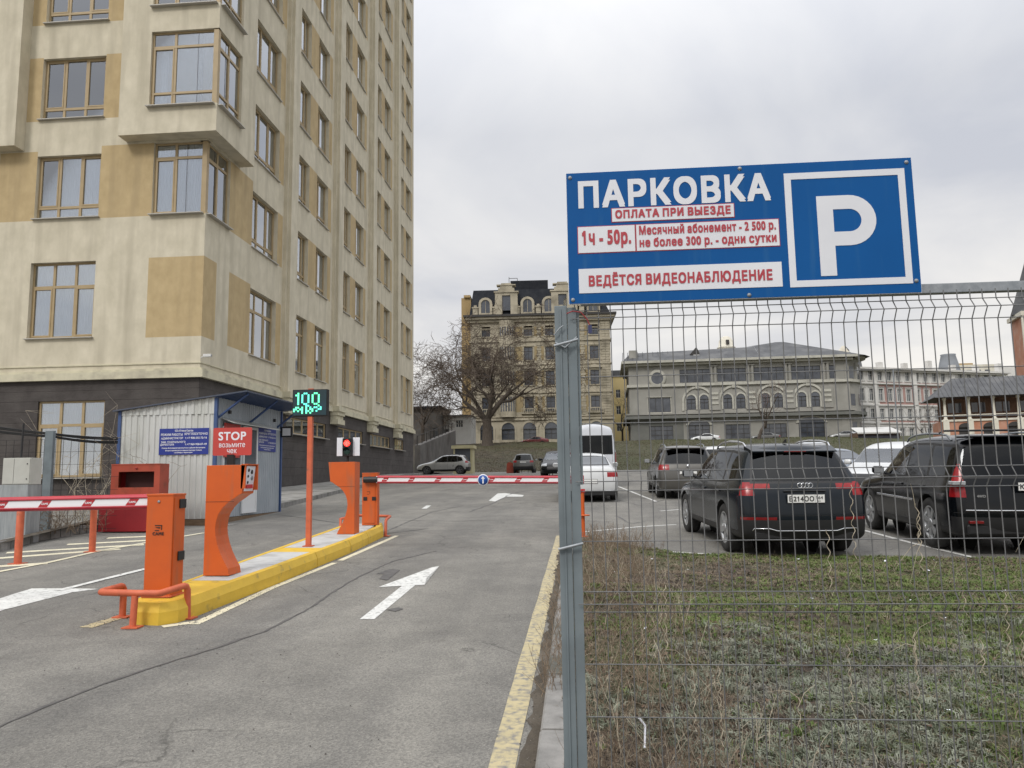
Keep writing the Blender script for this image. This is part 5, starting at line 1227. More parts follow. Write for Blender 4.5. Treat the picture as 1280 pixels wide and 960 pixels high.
def car(name, label, tpl, loc, rz, L, W, H, body, group=None, lvl=2, rim='five', dark_rim=False, tyre_r=.355, glass_side='glass_car', glass_rear='glass_dark', tail='suv', plate=None, cat='car', roof_rails=None, trim='black', cladding=False, detail=2, door_h=True, mirror=None, extra=None, badge=None):
    T = TPL[tpl]; sx, sy, sz = W/T['W'], L/T['L'], H/T['H']; root = empty(name, loc, rz, label, cat, group)
    bm = car_cage(T, sx, sy, sz, lvl); W2 = W/2; wb = T['wb']*sy
    mpS = lambda p: Vector((0, p.x*sy, p.y*sz)); mpR = lambda p: Vector((p.x*sx, 0, p.y*sz))
    names = {0: ('body', body), 1: ('window_trim', M['black']), 2: ('underbody', M['underbody'])}; nid = 3
    def new(nm, mat):
        nonlocal nid; names[nid] = (nm, mat); nid += 1; return nid-1
    sideP = lambda s: ((s*.3*W2, 0, 0), (-s, 0, 0))
    zr0, zr1, wr0, wr1 = T['rear']
    yr = -T['ro']*sy
    # cladding band / underbody
    region(bm, [((0, 0, .30*sz), (0, 0, 1))], 2)
    if cladding:
        ci = new('lower_cladding', M['black']); region(bm, [((0, 0, .40*sz), (0, 0, 1)), ((0, 0, .30*sz), (0, 0, -1))], ci)
        cr_ = new('rear_bumper', M['black'] if cladding == 1 else body); region(bm, [((0, yr+.20, 0), (0, 1, 0)), ((0, 0, .56*sz), (0, 0, 1)), ((0, 0, .30*sz), (0, 0, -1))], cr_)
    # side glass
    for s in (1, -1):
        allp = [p for q in T['side'] for p in q]
        for q in T['side']:
            region(bm, poly_planes(q, mpS, 0, .035)+[sideP(s)], 1, only=(0, 1))
        for q in T['side']:
            gi = new('side_window', M[glass_side if q is T['side'][0] or detail < 2 else (glass_side if glass_side != 'glass_car' else 'glass_dark')]); region(bm, poly_planes(q, mpS, 0, .0)+[sideP(s)], gi, only=(0, 1))
    # rear glass
    rq = [(-wr0, zr0), (wr0, zr0), (wr1, zr1), (-wr1, zr1)]
    ylim = ((0, .35*sy, 0), (0, 1, 0)) if tpl == 'sedan' else ((0, yr+.75, 0), (0, 1, 0))
    region(bm, poly_planes(rq, mpR, 1, .03)+[ylim], 1, only=(0, 1))
    gi = new('rear_window', M[glass_rear]); region(bm, poly_planes(rq, mpR, 1, 0)+[ylim], gi, only=(0, 1))
    # windscreen
    yw = (T['side'][0][2][0]+.05)*sy
    zw_ = next(s_[7] for i_, s_ in enumerate(T['st']) if i_ > 3 and s_[7]-s_[6] < .2)+.05
    wq = [(-.70, zw_), (.70, zw_), (.60, T['side'][0][2][1]-.01), (-.60, T['side'][0][2][1]-.01)]
    gi = new('windscreen', M['glass_clear']); region(bm, poly_planes(wq, mpR, 1, 0)+[((0, yw, 0), (0, -1, 0))], gi, only=(0, 1))
    # lights
    def boxreg(x0, x1, z0, z1, y1, mat, nm, slope=0, only=(0,)):
        for s in (1, -1):
            i = new(nm, mat)
            pl = [((s*x0*W2, 0, 0), (-s, 0, 0)), ((s*x1*W2, 0, 0), (s, 0, 0)), ((s*x0*W2, 0, z0*sz+slope), (-s*slope*0, 0, -1)), ((0, 0, z1*sz), (0, 0, 1)), ((0, yr+y1, 0), (0, 1, 0))]
            region(bm, pl, i, only=only)
    if tail == 'q5':
        boxreg(.50, 1.2, .99, 1.09, .17, M['taillight'], 'tail_light'); boxreg(.74, 1.2, .90, .99, .14, M['taillight'], 'tail_light')
        boxreg(.44, .97, .535, .60, .10, M['taillight_dark'], 'bumper_reflector', only=(0,))
    elif tail == 'tall': boxreg(.80, 1.2, .84, 1.32, .22, M['taillight'], 'tail_light', only=(0, 1))
    elif tail == 'mid': boxreg(.62, 1.2, .88, 1.06, .26, M['taillight'], 'tail_light')
    elif tail == 'sedan': boxreg(.60, 1.2, .74, .88, .30, M['taillight'], 'tail_light')
    elif tail == 'van': boxreg(.88, 1.2, .95, 1.45, .15, M['taillight'], 'tail_light')
    yf = (T['L']-T['ro'])*sy
    hz0 = T['st'][-2][6]*sz-.16
    for s in (1, -1):
        i = new('head_light', M['headlight']); region(bm, [((s*.52*W2, 0, 0), (-s, 0, 0)), ((0, 0, hz0-.02), (0, 0, -1)), ((0, 0, hz0+.15), (0, 0, 1)), ((0, yf-.42, 0), (0, -1, 0))], i, only=(0,))
    gi = new('grille', M['black']); region(bm, [((.48*W2, 0, 0), (1, 0, 0)), ((-.48*W2, 0, 0), (-1, 0, 0)), ((0, 0, hz0-.22), (0, 0, -1)), ((0, 0, hz0+.08), (0, 0, 1)), ((0, yf-.3, 0), (0, -1, 0))], gi, only=(0,))
    # door seams and tailgate seam
    if detail >= 1:
        d = .004 if lvl > 1 else .008
        zt_ = T['side'][0][0][1]*sz
        for y in T['doors']:
            for s in (1, -1): si = new('panel_gap', M['underbody']); region(bm, [((0, y*sy-d, 0), (0, -1, 0)), ((0, y*sy+d, 0), (0, 1, 0)), ((0, 0, .42*sz), (0, 0, -1)), ((0, 0, zt_), (0, 0, 1)), sideP(s)], si, only=(0,))
        if detail >= 2:
            for zz in ((.62, ) if tpl in ('suv', 'box_suv', 'hatch') else (.60,)):
                si = new('panel_gap', M['underbody']); region(bm, [((0, 0, zz*sz-d), (0, 0, -1)), ((0, 0, zz*sz+d), (0, 0, 1)), ((0, yr+.13, 0), (0, 1, 0))], si, only=(0,))
            for s in (1, -1):
                si = new('panel_gap', M['underbody']); region(bm, [((s*.80*W2-d, 0, 0), (-1, 0, 0)), ((s*.80*W2+d, 0, 0), (1, 0, 0)), ((0, 0, .62*sz), (0, 0, -1)), ((0, 0, zr0*sz-.05), (0, 0, 1)), ((0, yr+.25, 0), (0, 1, 0))], si, only=(0,))
    # wheel arches
    AR = tyre_r+.055
    for cy in (0, wb):
        pts = [(cy+AR*cos(a), tyre_r+AR*sin(a)) for a in [2*pi*k/18 for k in range(18)]]
        for s in (1, -1):
            region(bm, poly_planes(pts, lambda p: Vector((0, p.x, p.y)), 0)+[((s*.55*W2, 0, 0), (-s, 0, 0))], 99)
    bmesh.ops.delete(bm, geom=[f for f in bm.faces if f.material_index == 99], context='FACES')
    ed = [e for e in bm.edges if len(e.link_faces) == 1 and any(all(abs(sqrt((v.co.y-cy)**2+(v.co.z-tyre_r)**2)-AR) < .02 for v in e.verts) for cy in (0, wb))]
    r = bmesh.ops.extrude_edge_only(bm, edges=ed)
    for v in [x for x in r['geom'] if isinstance(x, bmesh.types.BMVert)]: v.co.x *= .90
    for x in r['geom']:
        if isinstance(x, bmesh.types.BMFace): x.material_index = 2
    # split into parts
    me = bpy.data.meshes.new('t'); bm.to_mesh(me); 
    groups = {}
    for f in bm.faces: groups.setdefault(f.material_index, []).append(f)
    objs = {}
    for i in sorted(groups):
        nm, mat = names[i]; fs = groups[i]; vm = {}; vs = []; fl = []
        for f in fs:
            idx = []
            for v in f.verts:
                if v.index not in vm: vm[v.index] = len(vs); vs.append(v.co.copy())
                idx.append(vm[v.index])
            fl.append(idx)
        m = bpy.data.meshes.new(nm); m.from_pydata([tuple(v) for v in vs], [], fl); m.materials.append(mat); m.polygons.foreach_set('use_smooth', [True]*len(fl)); m.update()
        o = bpy.data.objects.new(nm, m); link(o, root); objs.setdefault(nm, []).append(o)
    bm.free(); bpy.data.meshes.remove(me)
    # cabin
    c = MB(); zb = T['side'][0][0][1]*sz
    y0c, y1c = (T['side'][-1][0][0]+.15)*sy, T['side'][0][3][0]*sy
    c.box(-.86*W2, .86*W2, yr+.18, y1c+.3, .34, .40)
    for yy in (T['side'][1][0][0]*sy+.15, T['side'][1][0][0]*sy+1.0):
        for s in (-1, 1):
            xx = s*.42*W2; c.box(xx-.24, xx+.24, yy, yy+.5, .42, .60, bev=.03); c.box(xx-.23, xx+.23, yy-.10, yy+.05, .58, zb+.14, bev=.03); c.box(xx-.12, xx+.12, yy-.08, yy+.02, zb+.15, zb+.34, bev=.03)
    c.box(-.82*W2, .82*W2, y1c-.15, y1c+.25, .6, zb-.02, bev=.03); c.tube([(-.42*W2-.18*cos(a), y1c-.22, zb-.02+.18*sin(a)) for a in [2*pi*k/12 for k in range(13)]], .015, 6, cap=False)
    if detail: c.build('cabin', M['seat'], root)
    # wheels
    ww = .235 if tpl != 'sedan' else .225
    tm, rm, dm = wheel_proto(tyre_r, ww, dark_rim, rim); first = None
    for cy in (0, wb):
        for s in (-1, 1):
            x = s*(W2*.985-ww/2-.005)
            if first is None:
                first = tm.build('tyre', M['tyre'], root); rmo = rm.build('rim', M['alloy_dark'] if dark_rim else M['alloy'], first); dm.build('brake_disc', M['underbody'], first); o = first
            else: o = copy_tree(first, root)
            o.location = (x, cy, tyre_r); o.rotation_euler = (random.uniform(0, 1), 0, 0) if s < 0 else (random.uniform(0, 1), 0, pi)
    wl = MB()
    for cy in (0, wb): 
        for s in (-1, 1):
            xs = sorted((s*W2*.42, s*W2*.93)); wl.lathe([(AR+.005, xs[0]), (AR+.005, xs[1])], c=(0, cy, tyre_r), axis='x', n=18, a0=-.25, a1=pi+.25); wl.lathe([(0, s*W2*.42), (AR, s*W2*.42)], c=(0, cy, tyre_r), axis='x', n=18)
    wl.build('wheel_housing', M['underbody'], root)
    # mirrors
    if detail >= 1:
        my, mz = T['side'][0][-1][0]*sy-.06, zb+.06
        for s in (-1, 1):
            mm = MB().box(-.10, .10, -.05, .055, -.07, .07, bev=.035).build('mirror', mirror or body, root, smooth=True); mm.location = (s*(W2*.95+.115), my, mz)
            MB().box(-.08, .08, -.056, -.0505, -.052, .052).build('mirror_glass', M['alloy'], mm)
            MB().tube([(-s*.09, .02, -.04), (-s*.16, .02, -.07)], .025, 6).build('mirror_arm', M['black'], mm)
    if detail >= 2:
        for s in (-1, 1):
            for y in T['doors'][:1]+T['doors'][2:]:
                xh = W2*.985
                MB().box(s*xh-.016, s*xh+.022, (y+.05)*sy, (y+.24)*sy, (zb-.16), (zb-.13), bev=.008).build('door_handle', body, root)
    if roof_rails:
        for s in (-1, 1):
            xr = s*(T['st'][3][10]*W2*sx/1.0*.93); zz = T['st'][3][7]*sz
            a, b = (-.35 if tpl != 'hatch' else 0)*sy, 1.40*sy
            MB().tube([(xr*.98, a, zz-.03), (xr, a+.12, zz+.045), (xr, a+.4, zz+.075), (xr, (a+b)/2, zz+.085), (xr, b-.4, zz+.065), (xr*.99, b-.1, zz+.02), (xr*.98, b, zz-.04)], .016, 8).build('roof_rail', M[roof_rails], root)
    if plate:
        pz, py = plate[1]*sz, plate[2]
        po = MB().box(-.26, .26, -.006, .006, -.056, .056).build('number_plate', M['plate_w'], root); po.location = (plate[3] if len(plate) > 3 else 0, py, pz)
        fr = MB(); fr.box(-.268, .268, .0, .01, -.064, .064); fr.build('plate_frame', M['black'], po)
        if plate[0]:
            text_mesh(plate[0], .095, M['ink'], po, 'lettering', (-.065, -.0070, -.002), bold=.0035, width=.35, ext=.0006)
            text_mesh('164' if plate[0].startswith('В2') else '64', .058, M['ink'], po, 'lettering', (.185, -.0070, .012), bold=.0015, width=.10, ext=.0006)
            MB().box(.122, .125, -.0075, -.0062, -.05, .05).build('divider', M['ink'], po); text_mesh('RUS', .022, M['ink'], po, 'lettering', (.175, -.0070, -.035), bold=.0005, width=.05, ext=.0006)
    if extra: extra(root, T, sx, sy, sz, W2, yr)
    return root
def place(px, py, dx=0, dy=0):
    p = gr(px, py); return Vector((p.x+dx, p.y+dy, g(p.x+dx, p.y+dy)))
def tilt(o, pitch=None):
    # stand the car on the slope of the ground
    x, y, rz = o.location.x, o.location.y, o.rotation_euler.z; e = 1.3
    fx, fy = -sin(rz), cos(rz); rx, ry = cos(rz), sin(rz)
    p = atan2(g(x+fx*e*2, y+fy*e*2)-g(x, y), e*2); r = atan2(g(x+rx, y+ry)-g(x-rx, y-ry), 2)
    o.rotation_euler = (Matrix.Rotation(rz, 3, 'Z') @ Matrix.Rotation(-r, 3, 'Y') @ Matrix.Rotation(p, 3, 'X')).to_euler(); return o
PA = {'anthracite': paint('anthracite_car_paint', (.007, .011, .016), rough=.10), 'black': paint('black_car_paint', (.0035, .0045, .006), rough=.08, metal=.1, dust=(.8, 1.1)), 'bronze': paint('dusty_grey_bronze_paint', (.10, .095, .085), rough=.28),
      'white': paint('white_car_paint', (.62, .63, .63), rough=.25, metal=0), 'vanwhite': paint('van_white_paint', (.58, .60, .64), rough=.3, metal=0), 'silver': paint('silver_car_paint', (.36, .36, .35), rough=.25, metal=.5),
      'grey': paint('mid_grey_car_paint', (.12, .12, .115), rough=.25), 'red': paint('dark_red_car_paint', (.14, .015, .015), rough=.2), 'blue': paint('pale_blue_grey_paint', (.28, .32, .38), rough=.25)}
def ex_q5(root, T, sx, sy, sz, W2, yr):
    # shark fin, spoiler, rings, script, diffuser with chrome line, tow eye cover, wiper
    MB().prism([(0, 0), (.14, 0), (.02, .05), (0, .055)], -.012, .012, 'x').build('roof_antenna', M['black'], root).location = (0, -.25, 1.655)
    sp = MB(); sp.add([(-.62, -.62, 1.535), (.62, -.62, 1.535), (.66, -.30, 1.615), (-.66, -.30, 1.615), (-.62, -.62, 1.515), (.62, -.62, 1.515), (.66, -.30, 1.55), (-.66, -.30, 1.55)], [(0, 1, 2, 3), (7, 6, 5, 4), (0, 4, 5, 1), (1, 5, 6, 2), (3, 2, 6, 7), (0, 3, 7, 4)])
    so_ = sp.build('roof_spoiler', PA['anthracite'], root, bevel=.01); MB().box(-.16, .16, -.632, -.6205, 1.52, 1.533).build('brake_lamp', M['taillight_dark'], so_)
    rg = MB()
    for i in range(4): rg.lathe([(.033+.005*cos(a), .005*sin(a)) for a in [2*pi*k/6 for k in range(7)]], c=((i-1.5)*.050, yr-.050, 1.045), axis='y', n=20)
    rg.build('ring_emblem', M['chrome'], root)
    text_mesh('Q5', .062, M['chrome'], root, 'lettering', (-.60, yr+.018, .80), bold=.002, ext=.003); text_mesh('45 TFSI', .042, M['chrome'], root, 'lettering', (.62, yr+.02, .80), bold=.0016, ext=.003)
    ch = MB(); ch.tube([(-.76, yr+.03, .385), (-.73, yr-.02, .44), (-.52, yr-.062, .44), (-.42, yr-.075, .41), (0, yr-.085, .41), (.42, yr-.075, .41), (.52, yr-.062, .44), (.73, yr-.02, .44), (.76, yr+.03, .385)], .008, 6); ch.build('chrome_strip', M['chrome'], root)
    MB().box(-.72, .72, yr-.02, yr+.3, .27, .40, bev=.03).build('diffuser', M['black'], root)
    MB().tube([(.03, yr+.16, 1.13), (.36, yr+.17, 1.16)], .008, 5).build('rear_wiper', M['black'], root)
    MB().box(-.30, .30, yr-.035, yr-.01, .955, .975, bev=.005).build('plate_recess_lip', M['black'], root)
a = place(912, 689); aq = tilt(car('parked_suv', 'dark grey SUV with slim red tail lights and a white number plate behind the fence', 'suv', (a.x+.84, a.y+.05, g(a.x+.84, a.y)), R(4), 4.66, 1.89, 1.66, PA['anthracite'], 'cars parked in the car park', 2, 'five', False, .37, 'glass_car', 'glass_dark', 'q5', ('В214ОО', .86, -1.002), roof_rails='chrome', cladding=1, mirror=PA['anthracite'], extra=ex_q5))
def ex_box(root, T, sx, sy, sz, W2, yr):
    MB().box(-.70, .70, -.86, -.55, 1.70, 1.735, bev=.014).build('roof_spoiler', PA['black'], root)
    ch = MB().tube([(-.80, yr-.02, .66), (-.4, yr-.075, .66), (.4, yr-.075, .66), (.80, yr-.02, .66)], .010, 6).build('chrome_strip', M['chrome'], root)
    for s in (1, -1):
        xs = sorted((s*(W2-.004), s*(W2+.012)))
        MB().box(xs[0], xs[1], .55, 2.25, .70, .735, bev=.004).build('door_moulding', M['chrome'], root)
        MB().box(*sorted((s*.815*W2, s*1.0*W2)), yr-.012, yr+.19, 1.02, 1.075, bev=.008).build('light_band', M['headlight'], root)
        MB().box(*sorted((s*.60*W2, s*.80*W2)), yr-.035, yr+.05, .47, .51, bev=.005).build('bumper_reflector', M['taillight_dark'], root)
    for s in (1, -1):
        xa = s*(W2*.735); MB().tube([(xa, 0, 1.80), (xa-s*.02, 0, 1.76)], .02, 6).build('rack_foot', M['black'], root)
    MB().box(-.74, .74, -.30, -.22, 1.80, 1.83, bev=.01).build('roof_bar', M['black'], root)
    text_mesh('4WD', .05, M['chrome'], root, 'lettering', (-.58, yr-.012, .86), bold=.002, ext=.003)
    MB().box(-.78, .78, yr-.01, yr+.3, .30, .46, bev=.03).build('rear_valance', M['black'], root)
b_ = place(1172, 686); bq = tilt(car('parked_suv', 'boxy black SUV with tall red corner tail lights and silver wheels at the right edge', 'box_suv', (b_.x+.86, b_.y+.05, g(b_.x+.86, b_.y)), R(-2.5), 4.75, 1.90, 1.78, PA['black'], 'cars parked in the car park', 2, 'seven', False, .395, 'glass_car', 'glass_dark', 'tall', ('К500АК', 1.0, -1.07, .15), roof_rails='galv', cladding=1, mirror=PA['black'], extra=ex_box))
def ex_mpv(root, T, sx, sy, sz, W2, yr):
    MB().box(-.62, .62, yr+.20, yr+.42, H_m-.11, H_m-.075, bev=.012).build('roof_spoiler', PA['bronze'], root); MB().tube([(0, .2, H_m), (0, .1, H_m+.12)], .005, 5).build('roof_antenna', M['black'], root)
    MB().lathe([(0, yr-.04), (.045, yr-.04), (.05, yr-.01)], c=(0, 0, 1.02), axis='y', n=14).build('emblem', M['chrome'], root)
H_m = 1.66
c_p = place(822, 622); tilt(car('parked_car', 'dusty bronze grey people carrier parked between the white sedan and the dark SUV', 'suv', (c_p.x+.86, c_p.y, c_p.z), R(0), 4.6, 1.84, H_m, PA['bronze'], 'cars parked in the car park', 2, 'six', False, .34, 'glass_car', 'glass_dark', 'mid', ('', .80, -.965), roof_rails='galv', cladding=2, extra=ex_mpv))
d_p = place(764, 625); tilt(car('parked_car', 'white sedan half hidden by the fence post with wedge shaped red tail lights', 'sedan', (d_p.x-.72, d_p.y+.1, d_p.z), R(1), 4.9, 1.86, 1.47, PA['white'], 'cars parked in the car park', 2, 'five', False, .335, 'glass_car', 'glass_car', 'sedan', ('', .62, -1.155), extra=lambda root, T, sx, sy, sz, W2, yr: (MB().box(-.80, .80, yr-.03, yr+.3, .20, .36, bev=.03).build('diffuser', M['black'], root), MB().tube([(-.75, yr-.0, .36), (-.3, yr-.055, .34), (.3, yr-.055, .34), (.75, yr-.0, .36)], .01, 6).build('chrome_strip', M['chrome'], root))))
vx, vy = at(770, 560, 33).x-1.02, 33; tilt(car('parked_van', 'tall white panel van with a dark rear window beyond the white sedan', 'van', (vx, vy, g(vx, vy)), 0, 5.9, 2.02, 2.62, PA['vanwhite'], None, 2, 'five', True, .35, 'glass_dark', 'glass_dark', 'van', None, cat='van'))
# cars beyond
w1x = at(899, 580, 31); tilt(car('parked_car', 'white estate car showing between the bronze people carrier and the dark SUV', 'suv', (w1x.x, 31, g(w1x.x, 31)), R(0), 4.5, 1.8, 1.62, PA['white'], 'cars parked in the car park', 1, 'five', True, .33, 'glass_dark', 'glass_dark', 'mid', None, detail=1))
w2x = at(1052, 590, 28); tilt(car('parked_car', 'pale blue grey saloon seen between the dark grey SUV and the white crossover', 'sedan', (w2x.x, 28, g(w2x.x, 28)), R(3), 4.6, 1.78, 1.50, PA['blue'], 'cars parked in the car park', 1, 'five', True, .33, 'glass_car', 'glass_car', 'sedan', None, detail=1))
w3x = at(1075, 590, 21); w3 = tilt(car('parked_car', 'white crossover parked at an angle behind the bonnet of the black SUV', 'hatch', (w3x.x+2.3, 23.7, g(w3x.x+2, 23.7)), R(140), 4.3, 1.82, 1.70, PA['white'], 'cars parked in the car park', 1, 'five', True, .35, 'glass_car', 'glass_dark', 'mid', None, detail=1, cladding=1, mirror=PA['white']))
hx = at(578, 592, 63); tilt(car('parked_car', 'silver hatchback parked side on by the beige guard kiosk', 'hatch', (hx.x-.1, 63, g(hx.x, 63)), R(90), 4.25, 1.76, 1.60, PA['silver'], 'cars parked in the car park', 2, 'five', True, .34, 'glass_dark', 'glass_dark', 'mid', None, detail=1, cladding=1, roof_rails='black'))
gx = at(655, 590, 66); tilt(car('parked_car', 'small grey SUV seen from behind right of the red concrete block', 'suv', (gx.x, 66, g(gx.x, 66)), R(0), 4.3, 1.80, 1.66, PA['grey'], 'cars parked in the car park', 1, 'five', True, .34, 'glass_dark', 'glass_dark', 'mid', ('', .92, -.90), detail=1, cladding=1))
kx_ = at(683, 590, 60); tilt(car('parked_car', 'black saloon facing the camera left of the fence post', 'sedan', (kx_.x+.3, 63.5, g(kx_.x, 63)), R(188), 4.7, 1.82, 1.48, PA['black'], 'cars parked in the car park', 1, 'five', True, .33, 'glass_dark', 'glass_dark', 'sedan', None, detail=1))
ux = at(705, 600, 45); tilt(car('parked_car', 'dark hatchback mostly hidden behind the fence post beyond the far boom', 'hatch', (ux.x-.35, 47, g(ux.x, 46)), R(178), 4.2, 1.76, 1.55, PA['black'], 'cars parked in the car park', 1, 'five', True, .33, 'glass_dark', 'glass_dark', 'mid', None, detail=1))
# street above the bank
for px, Y, tp, pa, lb, rz in ((667, 121.5, 'sedan', 'red', 'dark red car on the upper street in front of the mansard building', 90), (880, 122, 'sedan', 'white', 'white car on the upper street left of the bare street tree', 90), (955, 122, 'sedan', 'grey', 'grey car roof on the upper street behind the dark SUV', 90), (1054, 122, 'sedan', 'silver', 'silver car on the upper street right of the white box trailer', 90)):
    p = at(px, 553, Y); tilt(car('street_car', lb, tp, (p.x-1.4*(1 if rz == 90 else -1)*-1, Y, g(p.x, Y)), R(rz), 4.5, 1.8, 1.45, PA[pa], 'cars on the upper street', 1, 'five', True, .33, 'glass_dark', 'glass_dark', 'sedan', None, detail=0))
t_ = at(1245, 540, 60); t = tilt(car('parked_car', 'pale car roof showing above the black SUV in front of the arcade', 'suv', (t_.x+1.2, 60, g(t_.x, 60)+.35), R(95), 4.4, 1.8, 1.9, PA['blue'], 'cars parked in the car park', 1, 'five', True, .34, 'glass_dark', 'glass_dark', 'mid', None, detail=0))
# ================= BUILDINGS ON THE UPPER STREET =================
M['b1_wall'] = pm('sand_render', (.27, .21, .11), (.33, .26, .145), scale=.5, rough=.9, c3=(.22, .175, .10), s3=.25)
M['b1_trim'] = pm('cream_stone_trim', (.35, .315, .235), (.43, .385, .295), scale=.6, rough=.85, c3=(.22, .195, .145), s3=.5)
M['b1_roof'] = pm('dark_slate_roof', (.012, .014, .019), (.025, .027, .032), scale=1, rough=.85, spec=.2)
M['b1_yellow'] = pm('yellow_ochre_wall', (.33, .235, .11), (.38, .275, .135), scale=.4, rough=.9)
M['b2_wall'] = pm('grey_green_render', (.265, .26, .235), (.33, .32, .29), scale=.4, rough=.9, c3=(.24, .235, .21), s3=.3)
M['b2_trim'] = pm('pale_stone_trim', (.43, .42, .37), (.50, .49, .43), scale=.6, rough=.85, c3=(.33, .32, .28), s3=.5)
M['b2_dark'] = pm('dark_grey_plinth', (.13, .135, .125), (.17, .17, .155), scale=.5, rough=.9)
M['b2_roof'] = pm('standing_seam_roof', (.075, .077, .082), (.115, .118, .122), scale=.6, rough=.7, spec=.3, c3=(.14, .14, .14), s3=.3)
M['b3_wall'] = pm('pale_grey_stucco', (.58, .57, .55), (.66, .65, .62), scale=.3, rough=.9, c3=(.50, .48, .45), s3=.2)
M['b3_pink'] = pm('faded_pink_band', (.36, .22, .20), (.42, .27, .24), scale=.4, rough=.9)
M['brick_pink'] = pm('salmon_brick', (.42, .19, .12), (.50, .25, .165), scale=.8, rough=.9, c3=(.50, .32, .25), s3=.6)
M['lime'] = pm('white_lime_stone', (.62, .59, .50), (.70, .67, .58), scale=.6, rough=.9, c3=(.50, .46, .38), s3=.5)
M['far_frame'] = pm('dark_far_frame', (.035, .032, .03), rough=.6)
M['far_yellow'] = pm('sunny_yellow_stucco', (.62, .49, .23), (.68, .55, .28), scale=.3, rough=.9)
M['far_white'] = pm('far_white_wall', (.50, .50, .48), (.58, .57, .55), scale=.3, rough=.9, c3=(.36, .35, .33), s3=.3)
M['wood_dark'] = pm('dark_timber', (.11, .065, .042), (.16, .10, .065), scale=2, rough=.9)
M['concrete_dark'] = pm('dark_old_wall', (.09, .085, .08), (.14, .13, .12), scale=.6, rough=.95, c3=(.07, .06, .055), s3=.4)
def far_window(parent, x, z, w, h, y=.16, arch=False, cols=2, rows=(.62,), mat=None, trim=None, frame='far_frame', tr=.10):
    """window with its opening frame, glass as a sub-part and a raised surround"""
    key = ('fw', round(w, 2), round(h, 2), arch, cols, rows, trim, frame)
    if key in WCACHE: o = copy_tree(WCACHE[key], parent); o.location = (x, 0, z); return o
    t = .055; m = MB(); m.box(-w/2, -w/2+t, y-.05, y+.02, 0, h); m.box(w/2-t, w/2, y-.05, y+.02, 0, h); m.box(-w/2+t, w/2-t, y-.05, y+.02, 0, t)
    for c in range(1, cols): q = -w/2+w*c/cols; m.box(q-.04, q+.04, y-.045, y+.02, t, h)
    for r in rows: m.box(-w/2+t, w/2-t, y-.05, y+.02, h*r-.035, h*r+.035)
    if not arch: m.box(-w/2+t, w/2-t, y-.05, y+.02, h-t, h)
    o = m.build('window', M[frame], parent); WCACHE[key] = o; o.location = (x, 0, z)
    g_ = MB()
    if arch:
        pts = [(-w/2, 0), (w/2, 0)]+[(w/2*cos(a), h+w*.42*sin(a)) for a in [pi*k/12 for k in range(13)]]; g_.prism(pts, y, y+.02)
        a_ = MB(); 
        for (r0, r1, yy0) in ((w/2-.06, w/2+.0, y-.05),): 
            for k in range(12):
                a0, a1 = pi*k/12, pi*(k+1)/12; s_ = .84
                q = [(r*cos(a), h+r*s_*sin(a)) for r, a in ((r0, a0), (r1, a0), (r1, a1), (r0, a1))]; a_.prism(q, yy0, y+.01)
        a_.build('arch_frame', M[frame], o)
    else: g_.box(-w/2, w/2, y, y+.02, 0, h)
    g_.build('pane', mat or M['far_glass'], o)
    if trim:
        s_ = MB(); e = -.07; s_.box(-w/2-tr, -w/2, e, .03, -.05, h+(.0 if arch else tr)); s_.box(w/2, w/2+tr, e, .03, -.05, h+(0 if arch else tr)); s_.box(-w/2-tr-.08, w/2+tr+.08, e-.08, .03, -.17, -.051)
        if arch:
            for k in range(12):
                a0, a1 = pi*k/12, pi*(k+1)/12; q = [(r*cos(a), h+r*.84*sin(a)) for r, a in ((w/2, a0), (w/2+tr*1.6, a0), (w/2+tr*1.6, a1), (w/2, a1))]; s_.prism(q, e, .03)
        else: s_.box(-w/2, w/2, e, .03, h, h+tr); s_.box(-w/2-tr-.05, w/2+tr+.05, e-.1, .03, h+tr, h+tr+.08)
        s_.build('surround', M[trim], o)
    return o
def shell(parent, name, x0, x1, y0, y1, z0, z1, holes, mat, depth=.24, zones=()):
    m = MB(); P = lambda u, v, d: (u, y0+d, v); wallgrid(m, P, x0, x1, z0, z1, holes, zones, depth)
    m.quad((x0, y0, z0), (x0, y1, z0), (x0, y1, z1), (x0, y0, z1)); m.quad((x1, y0, z0), (x1, y1, z0), (x1, y1, z1), (x1, y0, z1)); m.quad((x0, y1, z0), (x1, y1, z0), (x1, y1, z1), (x0, y1, z1))
    m.quad((x0, y0, z1), (x1, y0, z1), (x1, y1, z1), (x0, y1, z1))
    mats = mat if isinstance(mat, list) else [mat]; return m.build(name, mats, parent, fixn=False)
# ---------- mansard apartment house ----------
K1 = 135/F_PX; o1 = at(678, 552, 135); yaw1 = -YAW*-1
mb1 = empty('mansard_house', (o1.x, 135, o1.z-.1), R(2.0), 'ornate sand coloured apartment house with black mansard roof and arched dormers', 'building')
def X1(px): return (px-678)*K1
def Z1(py, px=678): return (552-py)*K1+.1
cols1 = [608.7, 635.5, 662.4, 689.5, 717, 745.4]
rows1 = [(417.6, 406.5), (448.7, 432), (481, 463), (514, 495.5)]
holes = []; wins = []
for i, c in enumerate(cols1):
    for j, (b, t) in enumerate(rows1):
        w = 1.55 if i != 1 else 2.0
        x = X1(c); holes.append((x-w/2, x+w/2, Z1(b), Z1(t)+ (.25 if j == 0 else 0))); wins.append((x, Z1(b), w, Z1(t)-Z1(b), j == 0 and i != 1))
X1a, X1b = X1(589), X1(766)
gz = [(X1(c)-1.15, X1(c)+1.15, .5, Z1(536)) for c in cols1]
zn = []
for c in (649, 676, 703, 731): zn += [(X1(c)-.85, X1(c)+.85, Z1(b)-.1, Z1(t)+.1, 1) for b, t in rows1]
